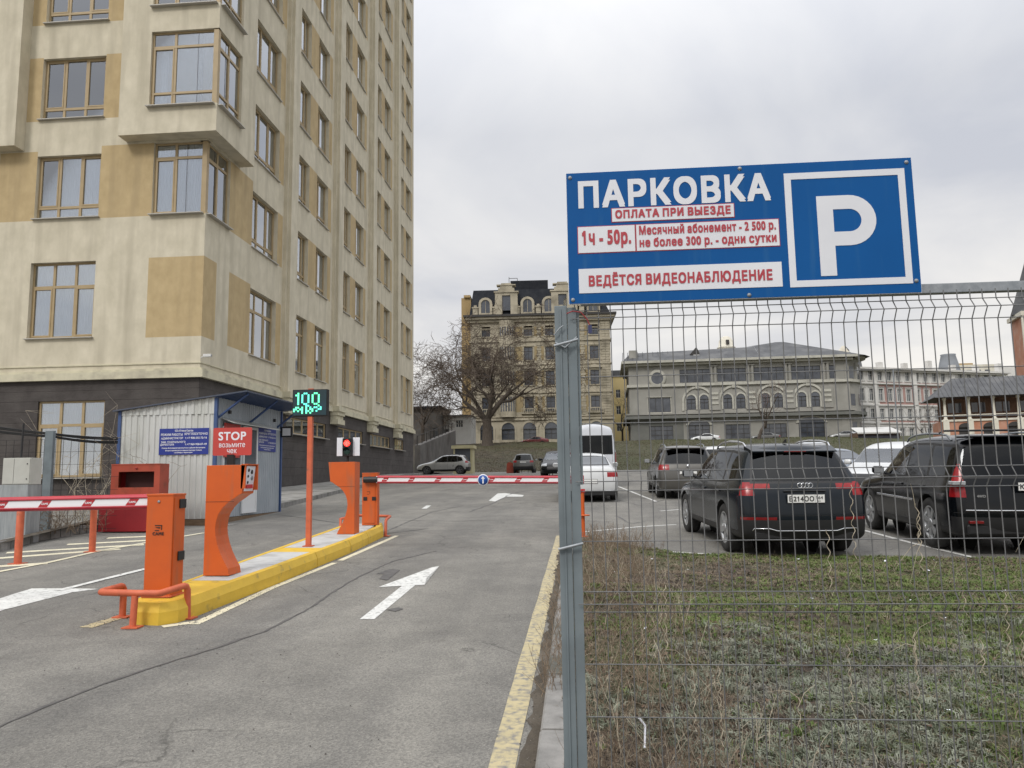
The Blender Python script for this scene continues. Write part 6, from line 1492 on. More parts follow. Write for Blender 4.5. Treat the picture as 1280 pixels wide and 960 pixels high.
sh = shell(mb1, 'wall', X1a, X1b, 0, 14, Z1(523), Z1(398), holes, [M['b1_trim'], M['b1_wall']], zones=zn)
shell(mb1, 'ground_floor_wall', X1a-.05, X1b+.05, -.08, 14, -3, Z1(523), [(a, b, c, d) for a, b, c, d in gz], M['b1_trim'])
for x, z, w, h, ar in wins: far_window(mb1, x, z, w, h-(.0 if not ar else .35), arch=False, cols=2, rows=(.68,), trim='b1_trim' if w < 1.9 else None, tr=.16)
for a, b, c, d in gz:
    o = far_window(mb1, (a+b)/2, c, 2.3, d-c, arch=False, cols=2, rows=(.55,), tr=.2); MB()
for c in cols1:      # round heads above the shop windows
    x = X1(c); m = MB(); pts = [(x+1.15*cos(a), Z1(536)+.02+1.15*sin(a)) for a in [pi*k/14 for k in range(15)]]; m.prism(pts, -.14, -.10); o = m.build('fanlight', M['far_glass'], mb1)
    m = MB()
    for k in range(14):
        a0, a1 = pi*k/14, pi*(k+1)/14; m.prism([(x+r*cos(a), Z1(536)+r*sin(a)) for r, a in ((1.15, a0), (1.5, a0), (1.5, a1), (1.15, a1))], -.26, -.09)
    m.box(x-1.45, x-1.15, -.24, -.09, -.5, Z1(536)); m.box(x+1.15, x+1.45, -.24, -.09, -.5, Z1(536)); m.build('arch_surround', M['b1_trim'], mb1)
def band(parent, x0, x1, z, h, e, mat, nm='cornice', y=0, side=14): MB().box(x0-e, x1+e, y-e, y+side+e*.5, z, z+h).build(nm, mat, parent)
band(mb1, X1a, X1b, Z1(525), .35, .35, M['b1_trim']); band(mb1, X1a, X1b, Z1(521), .2, .2, M['b1_trim'], 'string_course'); band(mb1, X1a, X1b, Z1(491), .22, .22, M['b1_trim'], 'string_course'); band(mb1, X1a, X1b, Z1(455), .2, .18, M['b1_trim'], 'string_course'); band(mb1, X1a, X1b, Z1(425), .3, .25, M['b1_trim'], 'string_course')
band(mb1, X1a, X1b, Z1(399.5), .45, .45, M['b1_trim']); band(mb1, X1a, X1b, Z1(396), .4, .85, M['b1_trim']); band(mb1, X1a, X1b, Z1(393), .35, 1.15, M['far_frame'], 'gutter')
# quoins, pilaster strips, balconies and pediments
for c in (594, 598, 649.0-6, 676-0, 731+0, 757, 762):
    m = MB(); z = Z1(521)+.3; k = 0
    while z < Z1(400)-.4: ww = .42 if k % 2 else .30; m.box(X1(c)-ww, X1(c)+ww, -.10, .02, z, z+.40); z += .46; k += 1
    m.build('quoin_strip', M['b1_trim'], mb1)
for c in cols1[2:]+cols1[:1]:
    x = X1(c)
    m = MB(); m.prism([(x-1.3, Z1(460)), (x+1.3, Z1(460)), (x+.9, Z1(460)+.35), (x, Z1(460)+.6), (x-.9, Z1(460)+.35)], -.35, 0); m.build('pediment', M['b1_trim'], mb1)
    m = MB(); m.box(x-1.4, x+1.4, -.5, 0, Z1(517), Z1(517)+.15); m.box(x-1.4, x+1.4, -.55, -.4, Z1(517)+.8, Z1(517)+.95)
    for k in range(9): m.box(x-1.35+k*.32, x-1.25+k*.32, -.52, -.43, Z1(517)+.15, Z1(517)+.8)
    m.build('balcony', M['b1_trim'], mb1)
m = MB(); xb_ = X1(635.5); m.lathe([(1.5, Z1(398)), (1.5, Z1(521))], c=(xb_, .3, 0), axis='z', n=14, a0=pi, a1=2*pi); m.build('bay_wall', M['b1_trim'], mb1)
for b, t in rows1:
    for k in range(5):
        a0, a1 = pi+pi*(k+.12)/5, pi+pi*(k+.88)/5; m = MB(); r = 1.53; m.add([(xb_+r*cos(a0), .3+r*sin(a0), Z1(b)), (xb_+r*cos(a1), .3+r*sin(a1), Z1(b)), (xb_+r*cos(a1), .3+r*sin(a1), Z1(t)), (xb_+r*cos(a0), .3+r*sin(a0), Z1(t))], [(0, 1, 2, 3)]); m.build('pane', M['far_glass'], mb1)
# mansard roof
z0, z1r = Z1(392), Z1(353.5); m = MB(); ins = 2.0
m.add([(X1a-.2, -.2, z0), (X1b+.2, -.2, z0), (X1b+.2, 14, z0), (X1a-.2, 14, z0), (X1a+.4, ins, z1r), (X1b-ins, ins, z1r), (X1b-ins, 12, z1r), (X1a+.4, 12, z1r)], [(0, 1, 5, 4), (1, 2, 6, 5), (2, 3, 7, 6), (3, 0, 4, 7), (4, 5, 6, 7)]); rf = m.build('roof', M['b1_roof'], mb1)
MB().box(X1(640), X1(689), 3, 9, z1r-.2, Z1(340)).build('roof_house', M['b1_roof'], rf)
m = MB(); m.tube([(X1(638), 3.5, z1r), (X1(638), 3.5, Z1(334))], .05, 5); m.tube([(X1(649), 3.5, z1r), (X1(649), 3.5, Z1(336))], .05, 5); m.box(X1(638), X1(649), 3.46, 3.54, Z1(336), Z1(336)+.08); m.build('aerial_frame', M['far_frame'], rf)
for c in (608.7, 662.4, 689.5, 717, 745.4):
    x = X1(c); dm = MB(); zb = Z1(389); w = .78; h = 1.9
    dm.box(x-w-.45, x-w, -.35, 1.2, zb, zb+h); dm.box(x+w, x+w+.45, -.35, 1.2, zb, zb+h); dm.box(x-w, x+w, -.30, 1.2, zb-.0, zb+.25)
    for k in range(12):
        a0, a1 = pi*k/12, pi*(k+1)/12; dm.prism([(x+r*cos(a), zb+h+r*.95*sin(a)) for r, a in ((w, a0), (w+.45, a0), (w+.45, a1), (w, a1))], -.35, 1.2)
    d_ = dm.build('dormer', M['b1_trim'], rf)
    MB().prism([(x-w, zb+.25), (x+w, zb+.25)]+[(x+w*cos(a), zb+h+w*.95*sin(a)) for a in [pi*k/10 for k in range(11)]], -.15, -.10).build('dormer_pane', M['far_glass'], d_)
    MB().box(x-.04, x+.04, -.2, -.16, zb+.25, zb+h+w*.9).build('glazing_bar', M['b1_trim'], d_)
for c in (595.5, 622, 649, 676, 703, 731):
    x = X1(c); m = MB(); m.box(x-.45, x+.45, -.35, .4, Z1(389), Z1(381)); m.box(x-.60, x+.60, -.45, .4, Z1(381), Z1(381)+.25); m.box(x-.25, x+.25, -.25, .3, Z1(381)+.25, Z1(381)+.6); m.build('attic_pedestal', M['b1_trim'], mb1)
for c in (635.5, 707):
    x = X1(c); m = MB(); zb = Z1(391)
    m.box(x-2.0, x-.75, -.6, .8, zb, zb+3.6); m.box(x+.75, x+2.0, -.6, .8, zb, zb+3.6); m.box(x-2.0, x+2.0, -.6, .8, zb+3.6, zb+4.1); m.box(x-2.2, x+2.2, -.75, .8, zb+4.1, zb+4.35)
    m.box(x-1.45, x+1.45, -.55, .8, zb+4.35, zb+4.95); m.box(x-1.1, x+1.1, -.55, .8, zb+4.95, zb+5.4); m.box(x-1.7, x+1.7, -.65, .8, zb+5.4, zb+5.6); m.box(x-.9, x+.9, -.5, .8, zb+5.6, zb+5.85)
    d_ = m.build('gable', M['b1_trim'], rf); MB().box(x-.75, x+.75, -.35, -.3, zb+.9, zb+3.6).build('gable_pane', M['far_glass'], d_)
shell(mb1, 'side_wing', X1(576), X1(588.6), 2, 16, -3, Z1(363), [], M['b1_yellow'])
MB().box(X1(579.5), X1(588), 1.6, 15, Z1(363), Z1(362)+.3).build('wing_parapet', M['b1_yellow'], mb1)
# ---------- low white annexe with dark wall on its left ----------
o2 = at(570, 552, 121); an = empty('white_annexe', (o2.x, 121, o2.z-.2), 0, 'low white rendered building behind the big bare tree', 'building'); K2 = 121/F_PX
X2 = lambda px: (px-570)*K2; Z2 = lambda py: (552-py)*K2+.2
shell(an, 'wall', X2(551.5), X2(589), 0, 6, -1, Z2(520), [(X2(570), X2(579), Z2(534), Z2(525)), (X2(555), X2(561), .3, Z2(536))], M['far_white'])
far_window(an, X2(574.5), Z2(534), X2(579)-X2(570), Z2(525)-Z2(534), frame='far_white', cols=3, rows=(.5,)); MB().box(X2(555), X2(561), .18, .22, .3, Z2(536)).build('door', M['far_frame'], an)
MB().box(X2(550)-.2, X2(590), -.4, 6, Z2(520), Z2(518.5)).build('roof', M['b2_roof'], an); MB().box(X2(566), X2(567), -.08, 0, 0, Z2(521)).build('pilaster', M['far_white'], an); MB().box(X2(583), X2(585), -.08, 0, 0, Z2(521)).build('pilaster', M['far_white'], an)
o3 = at(535, 552, 118); dk = empty('old_warehouse', (o3.x, 118, o3.z-.2), 0, 'dark brown old low building between the tower block and the white annexe', 'building'); K3 = 118/F_PX
shell(dk, 'wall', -10, (551-535)*K3, 1, 9, -2, (552-508)*K3, [((540-535)*K3, (546-535)*K3, .3, 2.4)], M['concrete_dark']); MB().box(-10.5, (552-535)*K3, .4, 9.5, (552-508)*K3, (552-505)*K3).build('roof', M['b1_roof'], dk)
MB().box((540-535)*K3, (546-535)*K3, 1.2, 1.25, .3, 2.4).build('door', M['far_glass'], dk)
rw = empty('retaining_wall', (-15.5, 80, 2.0), 0, 'dark concrete retaining wall with railing descending beyond the tower block corner', 'wall')
m = MB(); m.add([(-1.5, 0, -.3), (-1.5, 24, -.3), (-1.5, 24, 6.2), (-1.5, 0, 3.2), (-.9, 0, -.3), (-.9, 24, -.3), (-.9, 24, 6.2), (-.9, 0, 3.2)], [(0, 1, 2, 3), (4, 7, 6, 5), (0, 3, 7, 4), (3, 2, 6, 7), (1, 5, 6, 2)]); m.build('wall_panel', M['concrete_dark'], rw)
for k in range(10): y = k*2.5; z = 3.2+y/24*3; MB().box(-1.25, -1.15, y, y+.08, z, z+1.0).build('baluster', M['far_frame'], rw)
MB().tube([(-1.2, 0, 4.2), (-1.2, 24, 7.2)], .04, 5).build('handrail', M['far_frame'], rw)
# ---------- grey-green three storey palace ----------
o4 = at(930, 552, 130); K4 = 130/F_PX; p4 = empty('grey_mansion', (o4.x, 130, o4.z-.2), R(-2.2), 'long grey green three storey mansion with hipped seam roof and arched windows', 'building')
X4 = lambda px: (px-930)*K4; Z4 = lambda py: (551.5-py)*K4+.2
q4 = lambda x: 780+x/4.267
a4, b4 = X4(793.5), X4(1058)
grp3 = [(325, 485, 4), (520, 668, 4), (708, 862, 4), (892, 1045, 4), (1080, 1120, 1)]
arch2 = [(380, 447), (567, 635), (760, 825), (942, 1010)]
grd = [(155, 280, 0), (360, 470, 1), (550, 675, 0), (745, 860, 0), (920, 1050, 1)]
h3 = [(X4(q4(a)), X4(q4(b)), Z4(477), Z4(460.5)) for a, b, n in grp3]
h2 = [(X4(q4(c))-.72, X4(q4(c))+.72, Z4(511), Z4(498)) for p in arch2 for c in p]+[(X4(q4(155)), X4(q4(272)), Z4(513), Z4(495))]
h1 = [(X4(q4(a)), X4(q4(b)), .7, Z4(530)) for a, b, k in grd]
shell(p4, 'wall', a4, b4, 0, 16, Z4(520), Z4(453), h3+h2, M['b2_wall']); shell(p4, 'ground_floor_wall', a4+.1, b4, .10, 16, -3, Z4(520), h1, [M['b2_wall'], M['b2_dark']], zones=[(a4+.1, X4(q4(335)), -3, Z4(520), 1)])
for (a, b, c, d), (_, _, n) in zip(h3, grp3): far_window(p4, (a+b)/2, c, b-a, d-c, cols=n, rows=(.72,), y=.2)
for a, b, c, d in h2[:-1]: far_window(p4, (a+b)/2, c, b-a, d-c, cols=2, rows=(.66,), y=.1)
a, b, c, d = h2[-1]; far_window(p4, (a+b)/2, c, b-a, d-c, cols=3, rows=(), trim='b2_trim', y=.1)
for a, b, c, d in h2[:-1]:
    x = (a+b)/2; m = MB(); m.prism([(x+.72*cos(t), d+.02+.72*sin(t)) for t in [pi*k/10 for k in range(11)]], -.04, -.01); o = m.build('fanlight', M['far_glass'], p4)
for p in arch2:
    for c in p:
        x = X4(q4(c)); m = MB()
        for k in range(10): a0, a1 = pi*k/10, pi*(k+1)/10; m.prism([(x+r*cos(t), Z4(498)+r*sin(t)) for r, t in ((.72, a0), (.98, a0), (.98, a1), (.72, a1))], -.14, .02)
        m.box(x-.98, x-.72, -.14, .02, Z4(511), Z4(498)); m.box(x+.72, x+.98, -.14, .02, Z4(511), Z4(498)); m.build('arch_surround', M['b2_trim'], p4)
    x = (X4(q4(p[0]))+X4(q4(p[1])))/2; m = MB()
    for k in range(14): a0, a1 = pi*k/14, pi*(k+1)/14; m.prism([(x+r*cos(t), Z4(501)+r*1.0*sin(t)) for r, t in ((2.25, a0), (2.6, a0), (2.6, a1), (2.25, a1))], -.20, .02)
    m.box(x-2.6, x-2.25, -.16, .02, Z4(512), Z4(501)); m.box(x+2.25, x+2.6, -.16, .02, Z4(512), Z4(501)); m.box(x-.3, x+.3, -.3, 0, Z4(485), Z4(481)); m.build('relieving_arch', M['b2_trim'], p4)
for (a, b, c, d), (_, _, ar) in zip(h1, grd):
    far_window(p4, (a+b)/2, c, b-a, d-c, cols=4 if not ar else 3, rows=(.35, .68), y=.3)
    if ar:
        x = (a+b)/2; w = (b-a)/2; m = MB(); m.prism([(x+w*cos(t), d+w*.45*sin(t)) for t in [pi*k/12 for k in range(13)]], .03, .07); m.build('fanlight', M['far_glass'], p4)
        m = MB()
        for k in range(12): a0, a1 = pi*k/12, pi*(k+1)/12; m.prism([(x+r*cos(t), d+r*.45*sin(t)) for r, t in ((w, a0), (w+.4, a0), (w+.4, a1), (w, a1))], -.1, .1)
        m.build('arch_surround', M['b2_trim'], p4)
for c in (500, 690, 880, 1070):    # paired half columns on two floors
    for dx in (-9, 9):
        x = X4(q4(c+dx*1.1)); m = MB(); m.tube([(x, -.1, Z4(478)), (x, -.1, Z4(458))], .24, 10); m.box(x-.35, x+.35, -.4, .1, Z4(458), Z4(456.5)); m.build('half_column', M['b2_wall'], p4)
    x = X4(q4(c)); MB().box(x-.9, x+.9, -.22, 0, Z4(512), Z4(486)).build('pilaster', M['b2_wall'], p4)
    m = MB(); 
    for k in range(3): m.box(x-.6, x+.6, -.34, -.22, Z4(505-k*6), Z4(505-k*6)+.4)
    m.build('ornament', M['b2_trim'], p4)
xr_ = X4(q4(207)); m = MB(); m.lathe([(1.0, -.16), (1.45, -.16), (1.5, 0.02), (1.0, .02)], c=(xr_, 0, Z4(q4(0)*0+470.5)), axis='y', n=24); m.build('round_surround', M['b2_trim'], p4); MB().disc((xr_, -.06, Z4(470.5)), 1.0, 'y', 24).build('round_window', M['far_glass'], p4)
band(p4, a4, b4, Z4(521.5), .5, .9, M['b2_dark'], side=16); band(p4, a4, b4, Z4(516.5), .25, .6, M['b2_wall'], 'string_course', side=16); band(p4, a4, b4, Z4(481.5), .45, .35, M['b2_trim'], 'string_course', side=16); band(p4, a4, b4, Z4(455), .35, .6, M['b2_trim'], side=16); band(p4, a4, b4, Z4(452), .4, 1.2, M['b2_trim'], 'eaves', side=16)
m = MB()
for k in range(14): z = Z4(512)+k*.0; 
# rounded right end with columns
xe = b4; m = MB(); m.lathe([(4.2, -3), (4.2, Z4(452))], c=(xe-1.6, 4.2, 0), axis='z', n=20, a0=-pi/2, a1=pi/2); m.build('round_corner', M['b2_wall'], p4)
for z, h, e, mt in ((Z4(521.5), .5, .9, 'b2_dark'), (Z4(481.5), .45, .35, 'b2_trim'), (Z4(452), .4, 1.2, 'b2_trim')):
    MB().lathe([(0, z), (4.2+e, z), (4.2+e, z+h), (0, z+h)], c=(xe-1.6, 4.2, 0), axis='z', n=24, a0=-pi/2, a1=pi/2, smooth=False).build('corner_cornice', M[mt], p4)
for k in range(6):
    a0 = -pi/2+pi*(k+.5)/6; x, y = xe-1.6+4.25*cos(a0), 4.2+4.25*sin(a0)
    m = MB(); m.tube([(x, y, Z4(478)), (x, y, Z4(458))], .25, 8); m.build('half_column', M['b2_wall'], p4)
    for zz, hh in ((Z4(477), 2.0), (Z4(510), 1.9), (Z4(548), 2.4)):
        a1, a2 = a0+.13, a0+.38; r = 4.26; m = MB(); m.add([(xe-1.6+r*cos(t), 4.2+r*sin(t), z) for t, z in ((a1, zz), (a2, zz), (a2, zz+hh), (a1, zz+hh))], [(0, 1, 2, 3)]); m.build('pane', M['far_glass'], p4)
# hipped seam roof: a low left part and a taller right part
ze = Z4(450.5); m = MB(); yb = 17
m.add([(a4-1.2, -1.2, ze), (X4(q4(740)), -1.2, ze), (X4(q4(740)), 4, Z4(430)), (a4+.5, 4, Z4(433.5)), (a4+.5, yb, Z4(434)), (X4(q4(740)), yb, Z4(430)), (a4-1.2, yb, ze)], [(0, 1, 2, 3), (3, 2, 5, 4), (0, 3, 4, 6)])
xc1, xc2 = X4(q4(880)), X4(q4(925)); xR = xe+3.8
m.add([(X4(q4(740)), -1.2, ze), (xR-1.5, -1.2, ze), (xR, 1, ze), (xR, yb, ze), (xc2, 8, Z4(420)), (xc1, 8, Z4(420)), (X4(q4(720)), 8, Z4(425)), (X4(q4(740)), 3.9, Z4(430))], [(0, 1, 4, 5), (1, 2, 4), (2, 3, 4), (0, 5, 6, 7)])
rf = m.build('roof', M['b2_roof'], p4)
for k in range(44):
    x = a4-1.0+k*.86
    if x > xR-2: break
    if x < X4(q4(740)): top = (x+.2, 3.9, Z4(432.4))
    else: f_ = (x-X4(q4(740)))/(xR-X4(q4(740))); tx = x*.45+xc1*.55 if x > xc1 else x+ (xc1-x)*.45; top = (tx, 5.6, ze+(Z4(420)-ze)*.62)
    MB().tube([(x, -1.15, ze+.03), top], .05, 4).build('seam', M['b2_roof'], rf)
MB().box(a4+.2, a4+1.6, 1, 2.4, ze, Z4(433)).build('chimney', M['b2_wall'], rf); m = MB(); m.box(X4(q4(405)), X4(q4(437)), 1, 2.4, ze, Z4(441)); m.build('chimney', M['far_white'], rf)
MB().prism([(X4(q4(385)), Z4(441)), (X4(q4(437)), Z4(441)), (X4(q4(437)), Z4(438.5)), (X4(q4(422)), Z4(431))], 1, 2.2).build('roof_hatch', M['far_frame'], rf)
tb = MB(); zt = Z4(437); xt = X4(q4(547)); 
lat = at(908, 440, 150); lt = empty('roof_lantern', (lat.x, 150, lat.z-4.2), 0, 'small pale ornate turret showing above the grey mansion roof', 'turret')
m = MB(); m.lathe([(1.6, 0), (1.6, 4.8), (1.8, 5.0), (1.5, 5.2), (1.35, 6.3), (.95, 7.0), (.5, 7.2), (0, 7.3)], n=12); m.build('drum', M['lime'], lt)
MB().box(-.28, .28, -1.75, -1.3, 5.5, 6.3).build('opening', M['far_frame'], lt)
# ---------- yellow house in the gap, sunlit look put into its wall colour ----------
o5 = at(779, 548, 160); K5 = 160/F_PX; y5 = empty('yellow_house', (o5.x, 160, o5.z-1), R(0), 'bright yellow house in the gap between the mansard house and the grey mansion', 'building')
hs5 = [(x, x+.9, z, z+1.7) for x in (-1.2, 1.0, 3.0) for z in (2.5, 6, 9.4)]
shell(y5, 'wall', -3.2, 4.0, 0, 10, -3, (548-470)*K5+1, hs5, M['far_yellow'])
for a, b, c, d in hs5: far_window(y5, (a+b)/2, c, .9, 1.7, frame='far_white')
MB().box(-3.5, 4.2, -.3, 10, (548-470)*K5+1, (548-463)*K5+1).build('roof', M['b2_roof'], y5)
# ---------- long pale terrace receding to the right ----------
pa, pb = at(1060, 552, 140), at(1262, 553, 154); dvec = Vector((pb.x-pa.x, pb.y-pa.y)); Lt = dvec.length; rz5 = atan2(dvec.y, dvec.x)
t5 = empty('pale_terrace', (pa.x, 140, pa.z-1.0), rz5, 'long pale grey terrace with pink bands receding behind the arcade', 'building')
HT = at(1062, 458.6, 140).z-(pa.z-1.0); fl = [1.0, 5.0, 8.6, 12.0]
nc = 17; hs = []; wn_ = []
for i in range(nc):
    x = 1.2+i*(Lt-2)/nc
    for j, (z, h, w) in enumerate(((1.2, 2.2, 1.1), (5.0, 1.9, .95), (8.3, 2.2, .95), (12.0, 1.7, .95))): hs.append((x, x+w, z, z+h)); wn_.append((x+w/2, z, w, h))
shell(t5, 'wall', 0, Lt, 0, 12, -4, HT, hs, [M['b3_wall'], M['b3_pink']], zones=[(7.5, Lt, 4.2, 4.8, 1), (7.5, Lt, 11.3, 11.7, 1), (7.5, Lt, 7.7, 11.2, 1)])
M['hazy_glass'] = pm('hazy_far_glass', (.10, .11, .12), (.17, .18, .19), scale=.4, rough=.3)  # distance haze put into the paler glass colour
for x, z, w, h in wn_: far_window(t5, x, z, w, h, trim='far_white', tr=.25, mat=M['hazy_glass'], frame='far_white')
for z, h, e in ((4.2, .25, .25), (7.4, .25, .3), (11.3, .25, .4), (HT-.6, .25, .5), (HT-.3, .35, .9)): MB().box(-e, Lt+e, -e, 0, z, z+h).build('cornice', M['b3_wall'], t5)
for i in range(9):
    x = 6.5+i*9; 
    if x < Lt-1: MB().box(x-.4, x+.4, -.3, 0, 0, HT-.6).build('pilaster', M['b3_wall'], t5)
for i in range(14):
    x = 2+i*5.6
    if x < Lt-1: MB().box(x, x+.9, -.3, .5, HT+.05, HT+1.1+.6*(i % 3 == 0)).build('attic_post', M['b3_wall'], t5)
MB().lathe([(2.6, HT), (2.4, HT+1.6), (1.6, HT+2.6), (.5, HT+3.4), (.6, HT+3.6), (0, HT+4.4)], c=(3.5, 3, 0), n=10).build('corner_dome', M['b2_roof'], t5)
MB().lathe([(0, HT+1.8), (2.2, HT+1.8), (.3, HT+4.0)], c=(1.2, 1, 0), n=4, smooth=False).build('turret_roof', M['lime'], t5)
# ---------- dome, beige block and low houses behind ----------
pd = at(1187, 468, 215); d = empty('slate_dome', (pd.x, 215, pd.z-3), 0, 'blue grey domed roof rising behind the pale terrace', 'building')
MB().lathe([(2.9, 0), (2.8, 3.4), (2.3, 6.0), (1.8, 8.0), (1.9, 8.4), (0, 8.5)], n=16).build('dome', pm('hazy_slate', (.22, .235, .26), (.26, .275, .30), scale=.5, rough=.7), d); MB().box(-2.9, 2.9, -2.9, 2.9, -14, 0).build('block', M['b3_wall'], d)  # slate colour lightened to carry the distance haze
pe = at(1222, 470, 230); e = empty('beige_block', (pe.x, 230, pe.z-8), 0, 'pale beige flat roofed block far behind the arcade roof', 'building')
hz_ = [(x, x+1.6, 8.5, 10) for x in (-4.5, -1, 3, 9)]
shell(e, 'wall', -6.5, 5, 0, 10, -6, 8+(470-456)*230/F_PX, [], [M['lime']]); shell(e, 'wing', 5.05, 9.5, -1, 10, -6, 8+(470-456)*230/F_PX, [], [M['far_yellow']]) if 0 else None
shell(e, 'wing_wall', 5.1, 14, 2, 10, -6, 8+(470-459)*230/F_PX, [], [M['b3_wall']]); MB().box(-4.5, 0, 2, 6, 8+14*230/F_PX, 8+17*230/F_PX).build('penthouse', M['b1_yellow'], e)
for x in (-5.4, -2.9, -.4, 2.1): MB().box(x, x+1.4, -.06, .0, 8.6, 9.8).build('window', M['far_glass'], e)
# ---------- brick arcade with timber gallery roof ----------
oa = at(1181, 548, 92); KA = 92/F_PX; ar = empty('brick_arcade', (oa.x, 92, oa.z-.4), R(-13), 'salmon brick arcade with white columns under a long grey seam roof', 'building')
HA = at(1160, 498, 92).z-(oa.z-.4); LA = 22
ahol = []; 
for i in range(9): x = 1.5+i*2.45; ahol.append((x, x+1.5, .3, 1.6))
shell(ar, 'lower_wall', 0, LA, 0, 6, -3, 2.4, ahol, [M['brick_pink']])
for a, b, c, d_ in ahol:
    x = (a+b)/2; m = MB(); m.prism([(x+.75*cos(t), d_+.5*sin(t)) for t in [pi*k/8 for k in range(9)]], -.03, .0); m.build('arch_head', M['far_frame'], ar); MB().box(a, b, .2, .25, c, d_).build('opening', M['far_frame'], ar)
MB().box(0, LA, 2.2, 2.4, 2.4, HA).build('gallery_wall', M['wood_dark'], ar); MB().box(-.2, LA, -.15, .05, 2.28, 2.5).build('ledge', M['lime'], ar); MB().box(-.1, LA, -.05, .05, 2.95, 3.05).build('gallery_rail', M['lime'], ar)
for i in range(10):
    x = .25+i*2.45; m = MB(); m.lathe([(.26, 2.4), (.26, 2.55), (.17, 2.65), (.13, HA-.35), (.22, HA-.2), (.22, HA)], c=(x, 0, 0), n=12); m.build('column', M['lime'], ar); MB().box(x-.30, x+.30, -.22, .1, -1, 2.4).build('pier', M['lime'], ar)
for i in range(8):
    x = .9+i*2.45; f_ = MB(); f_.box(x, x+1.6, 2.12, 2.2, 3.3, HA-.4); o = f_.build('gallery_window', M['wood_dark'], ar); MB().box(x+.1, x+.72, 2.08, 2.11, 3.4, HA-.5).build('pane', M['far_glass'], o); MB().box(x+.85, x+1.5, 2.08, 2.11, 3.4, HA-.5).build('pane', M['far_glass'], o)
m = MB(); m.add([(-1.0, -1.0, HA), (LA, -1.0, HA), (LA, 3, HA+2.5), (1.8, 3, HA+2.5), (-1.0, 7, HA), (LA, 7, HA)], [(0, 1, 2, 3), (0, 3, 4), (3, 2, 5, 4), (0, 4, 5, 1)]); rf = m.build('roof', M['b2_roof'], ar)
for k in range(46):
    x = -.9+k*.5
    if x < LA: y1 = min(3, -1+(x+1)*4/2.8); MB().tube([(x, -1, HA+.02), (x, y1, HA+.02+(y1+1)/4*2.5)], .035, 4).build('seam', M['b2_roof'], rf)
# ---------- church bell tower ----------
ot = at(1282, 470, 96); tw = empty('brick_bell_tower', (ot.x+3.1, 97, ot.z-4), R(-13), 'red brick and white stone bell tower at the right edge', 'tower')
ZT = at(1262, 392, 96).z-(ot.z-4)
shell(tw, 'wall', -1.9, 3.2, 0, 5, -8, ZT, [(-.6, .5, ZT-3.8, ZT-1.4), (-.5, .5, -.5, 1.5)], [M['brick_pink'], M['lime']], zones=[(-1.9, 3.2, ZT-4.6, ZT-4.1, 1), (-1.9, -1.4, -8, ZT, 1), (-1.9, 3.2, ZT-.8, ZT, 1)])
for x in (-1.95, .95): m = MB(); m.lathe([(.3, -8), (.3, ZT)], c=(x, -.1, 0), n=10); m.build('stone_column', M['lime'], tw)
MB().box(-2.3, 3.4, -.4, 5.3, ZT, ZT+.5).build('cornice', M['lime'], tw); MB().disc((0, -.02, ZT-6.4), .45, 'y', 4).build('stone_lozenge', M['lime'], tw)
MB().lathe([(3.4, ZT+.5), (1.1, ZT+8), (.9, ZT+10)], c=(.8, 2.5, 0), n=8, smooth=False).build('tent_roof', M['b2_roof'], tw)
# ---------- kiosk, red block, bus, box trailer ----------
pk = at(578, 591, 68); k_ = empty('guard_kiosk', (pk.x, 68, g(pk.x, 68)), 0, 'small beige guard kiosk with dark glazing at the foot of the bank', 'kiosk')
M['kiosk'] = pm('beige_kiosk_paint', (.40, .37, .22), (.46, .42, .26), scale=2, rough=.7); ZK = (591-561)/965*68*1.05
m = MB(); m.box(-.8, .9, 0, 1.6, 0, .75); m.box(.72, .9, 0, 1.6, .75, ZK); m.box(-.8, -.66, 0, .14, .75, ZK); m.box(-.8, .9, 1.45, 1.6, .75, ZK); m.build('body', M['kiosk'], k_); MB().box(-.95, 1.05, -.2, 1.7, ZK, ZK+.28).build('roof', M['kiosk'], k_); MB().box(-.66, .72, .05, .08, .75, ZK).build('window', M['far_glass'], k_)
pr = at(641, 591, 66); o = MB().prism([(-.55, 0), (.55, 0), (.35, .35), (.15, .85), (-.35, .95), (-.5, .8)], 0, .7, 'y').build('road_block', M['fire']); o.location = (pr.x, 66, g(pr.x, 66)); tag(o, 'small red painted concrete road block left of the small grey SUV', 'road block')
px_ = at(1098, 552, 112); bz = empty('roofed_pavilion', (px_.x-.2, 112, px_.z-.1), R(0), 'low dark stall with a white roof between the grey mansion and the arcade', 'stall')
MB().box(-2.6, 3.2, 0, 3, -.8, 1.4).build('body', M['wood_dark'], bz); MB().add([(-2.7, -.4, 1.4), (3.3, -.4, 1.4), (3.1, 3, 2.3), (-2.5, 3, 2.3), (-2.7, -.4, 1.2), (3.3, -.4, 1.2)], [(0, 1, 2, 3), (0, 4, 5, 1)]).build('roof', M['far_white'], bz); MB().box(-2.5, 3.1, -.05, -.0, .35, 1.05).build('window', M['far_glass'], bz)
MB().box(-3.6, 8, -2.4, -1.8, -2.0, -.9).build('timber_fence', M['timber'], bz)
pt = at(1018, 552, 89); bx = empty('box_trailer', (pt.x, 89, g(pt.x, 89)-.1), 0, 'white box trailer with a small dark blue panel at its left on the bank', 'trailer')
MB().box(-1.3, 1.25, 0, 2, .45, 1.95, bev=.10).build('box', M['vanwhite'] if 'vanwhite' in M else PA['vanwhite'], bx); MB().box(-2.5, -1.35, .1, .3, .6, 1.7).build('side_panel', M['board_blue'], bx)
for s in (-1, 1): MB().lathe([(0, -.1), (.32, -.1), (.32, .1), (0, .1)], c=(s*.7, .3, .32), axis='y', n=14).build('wheel', M['tyre'], bx)
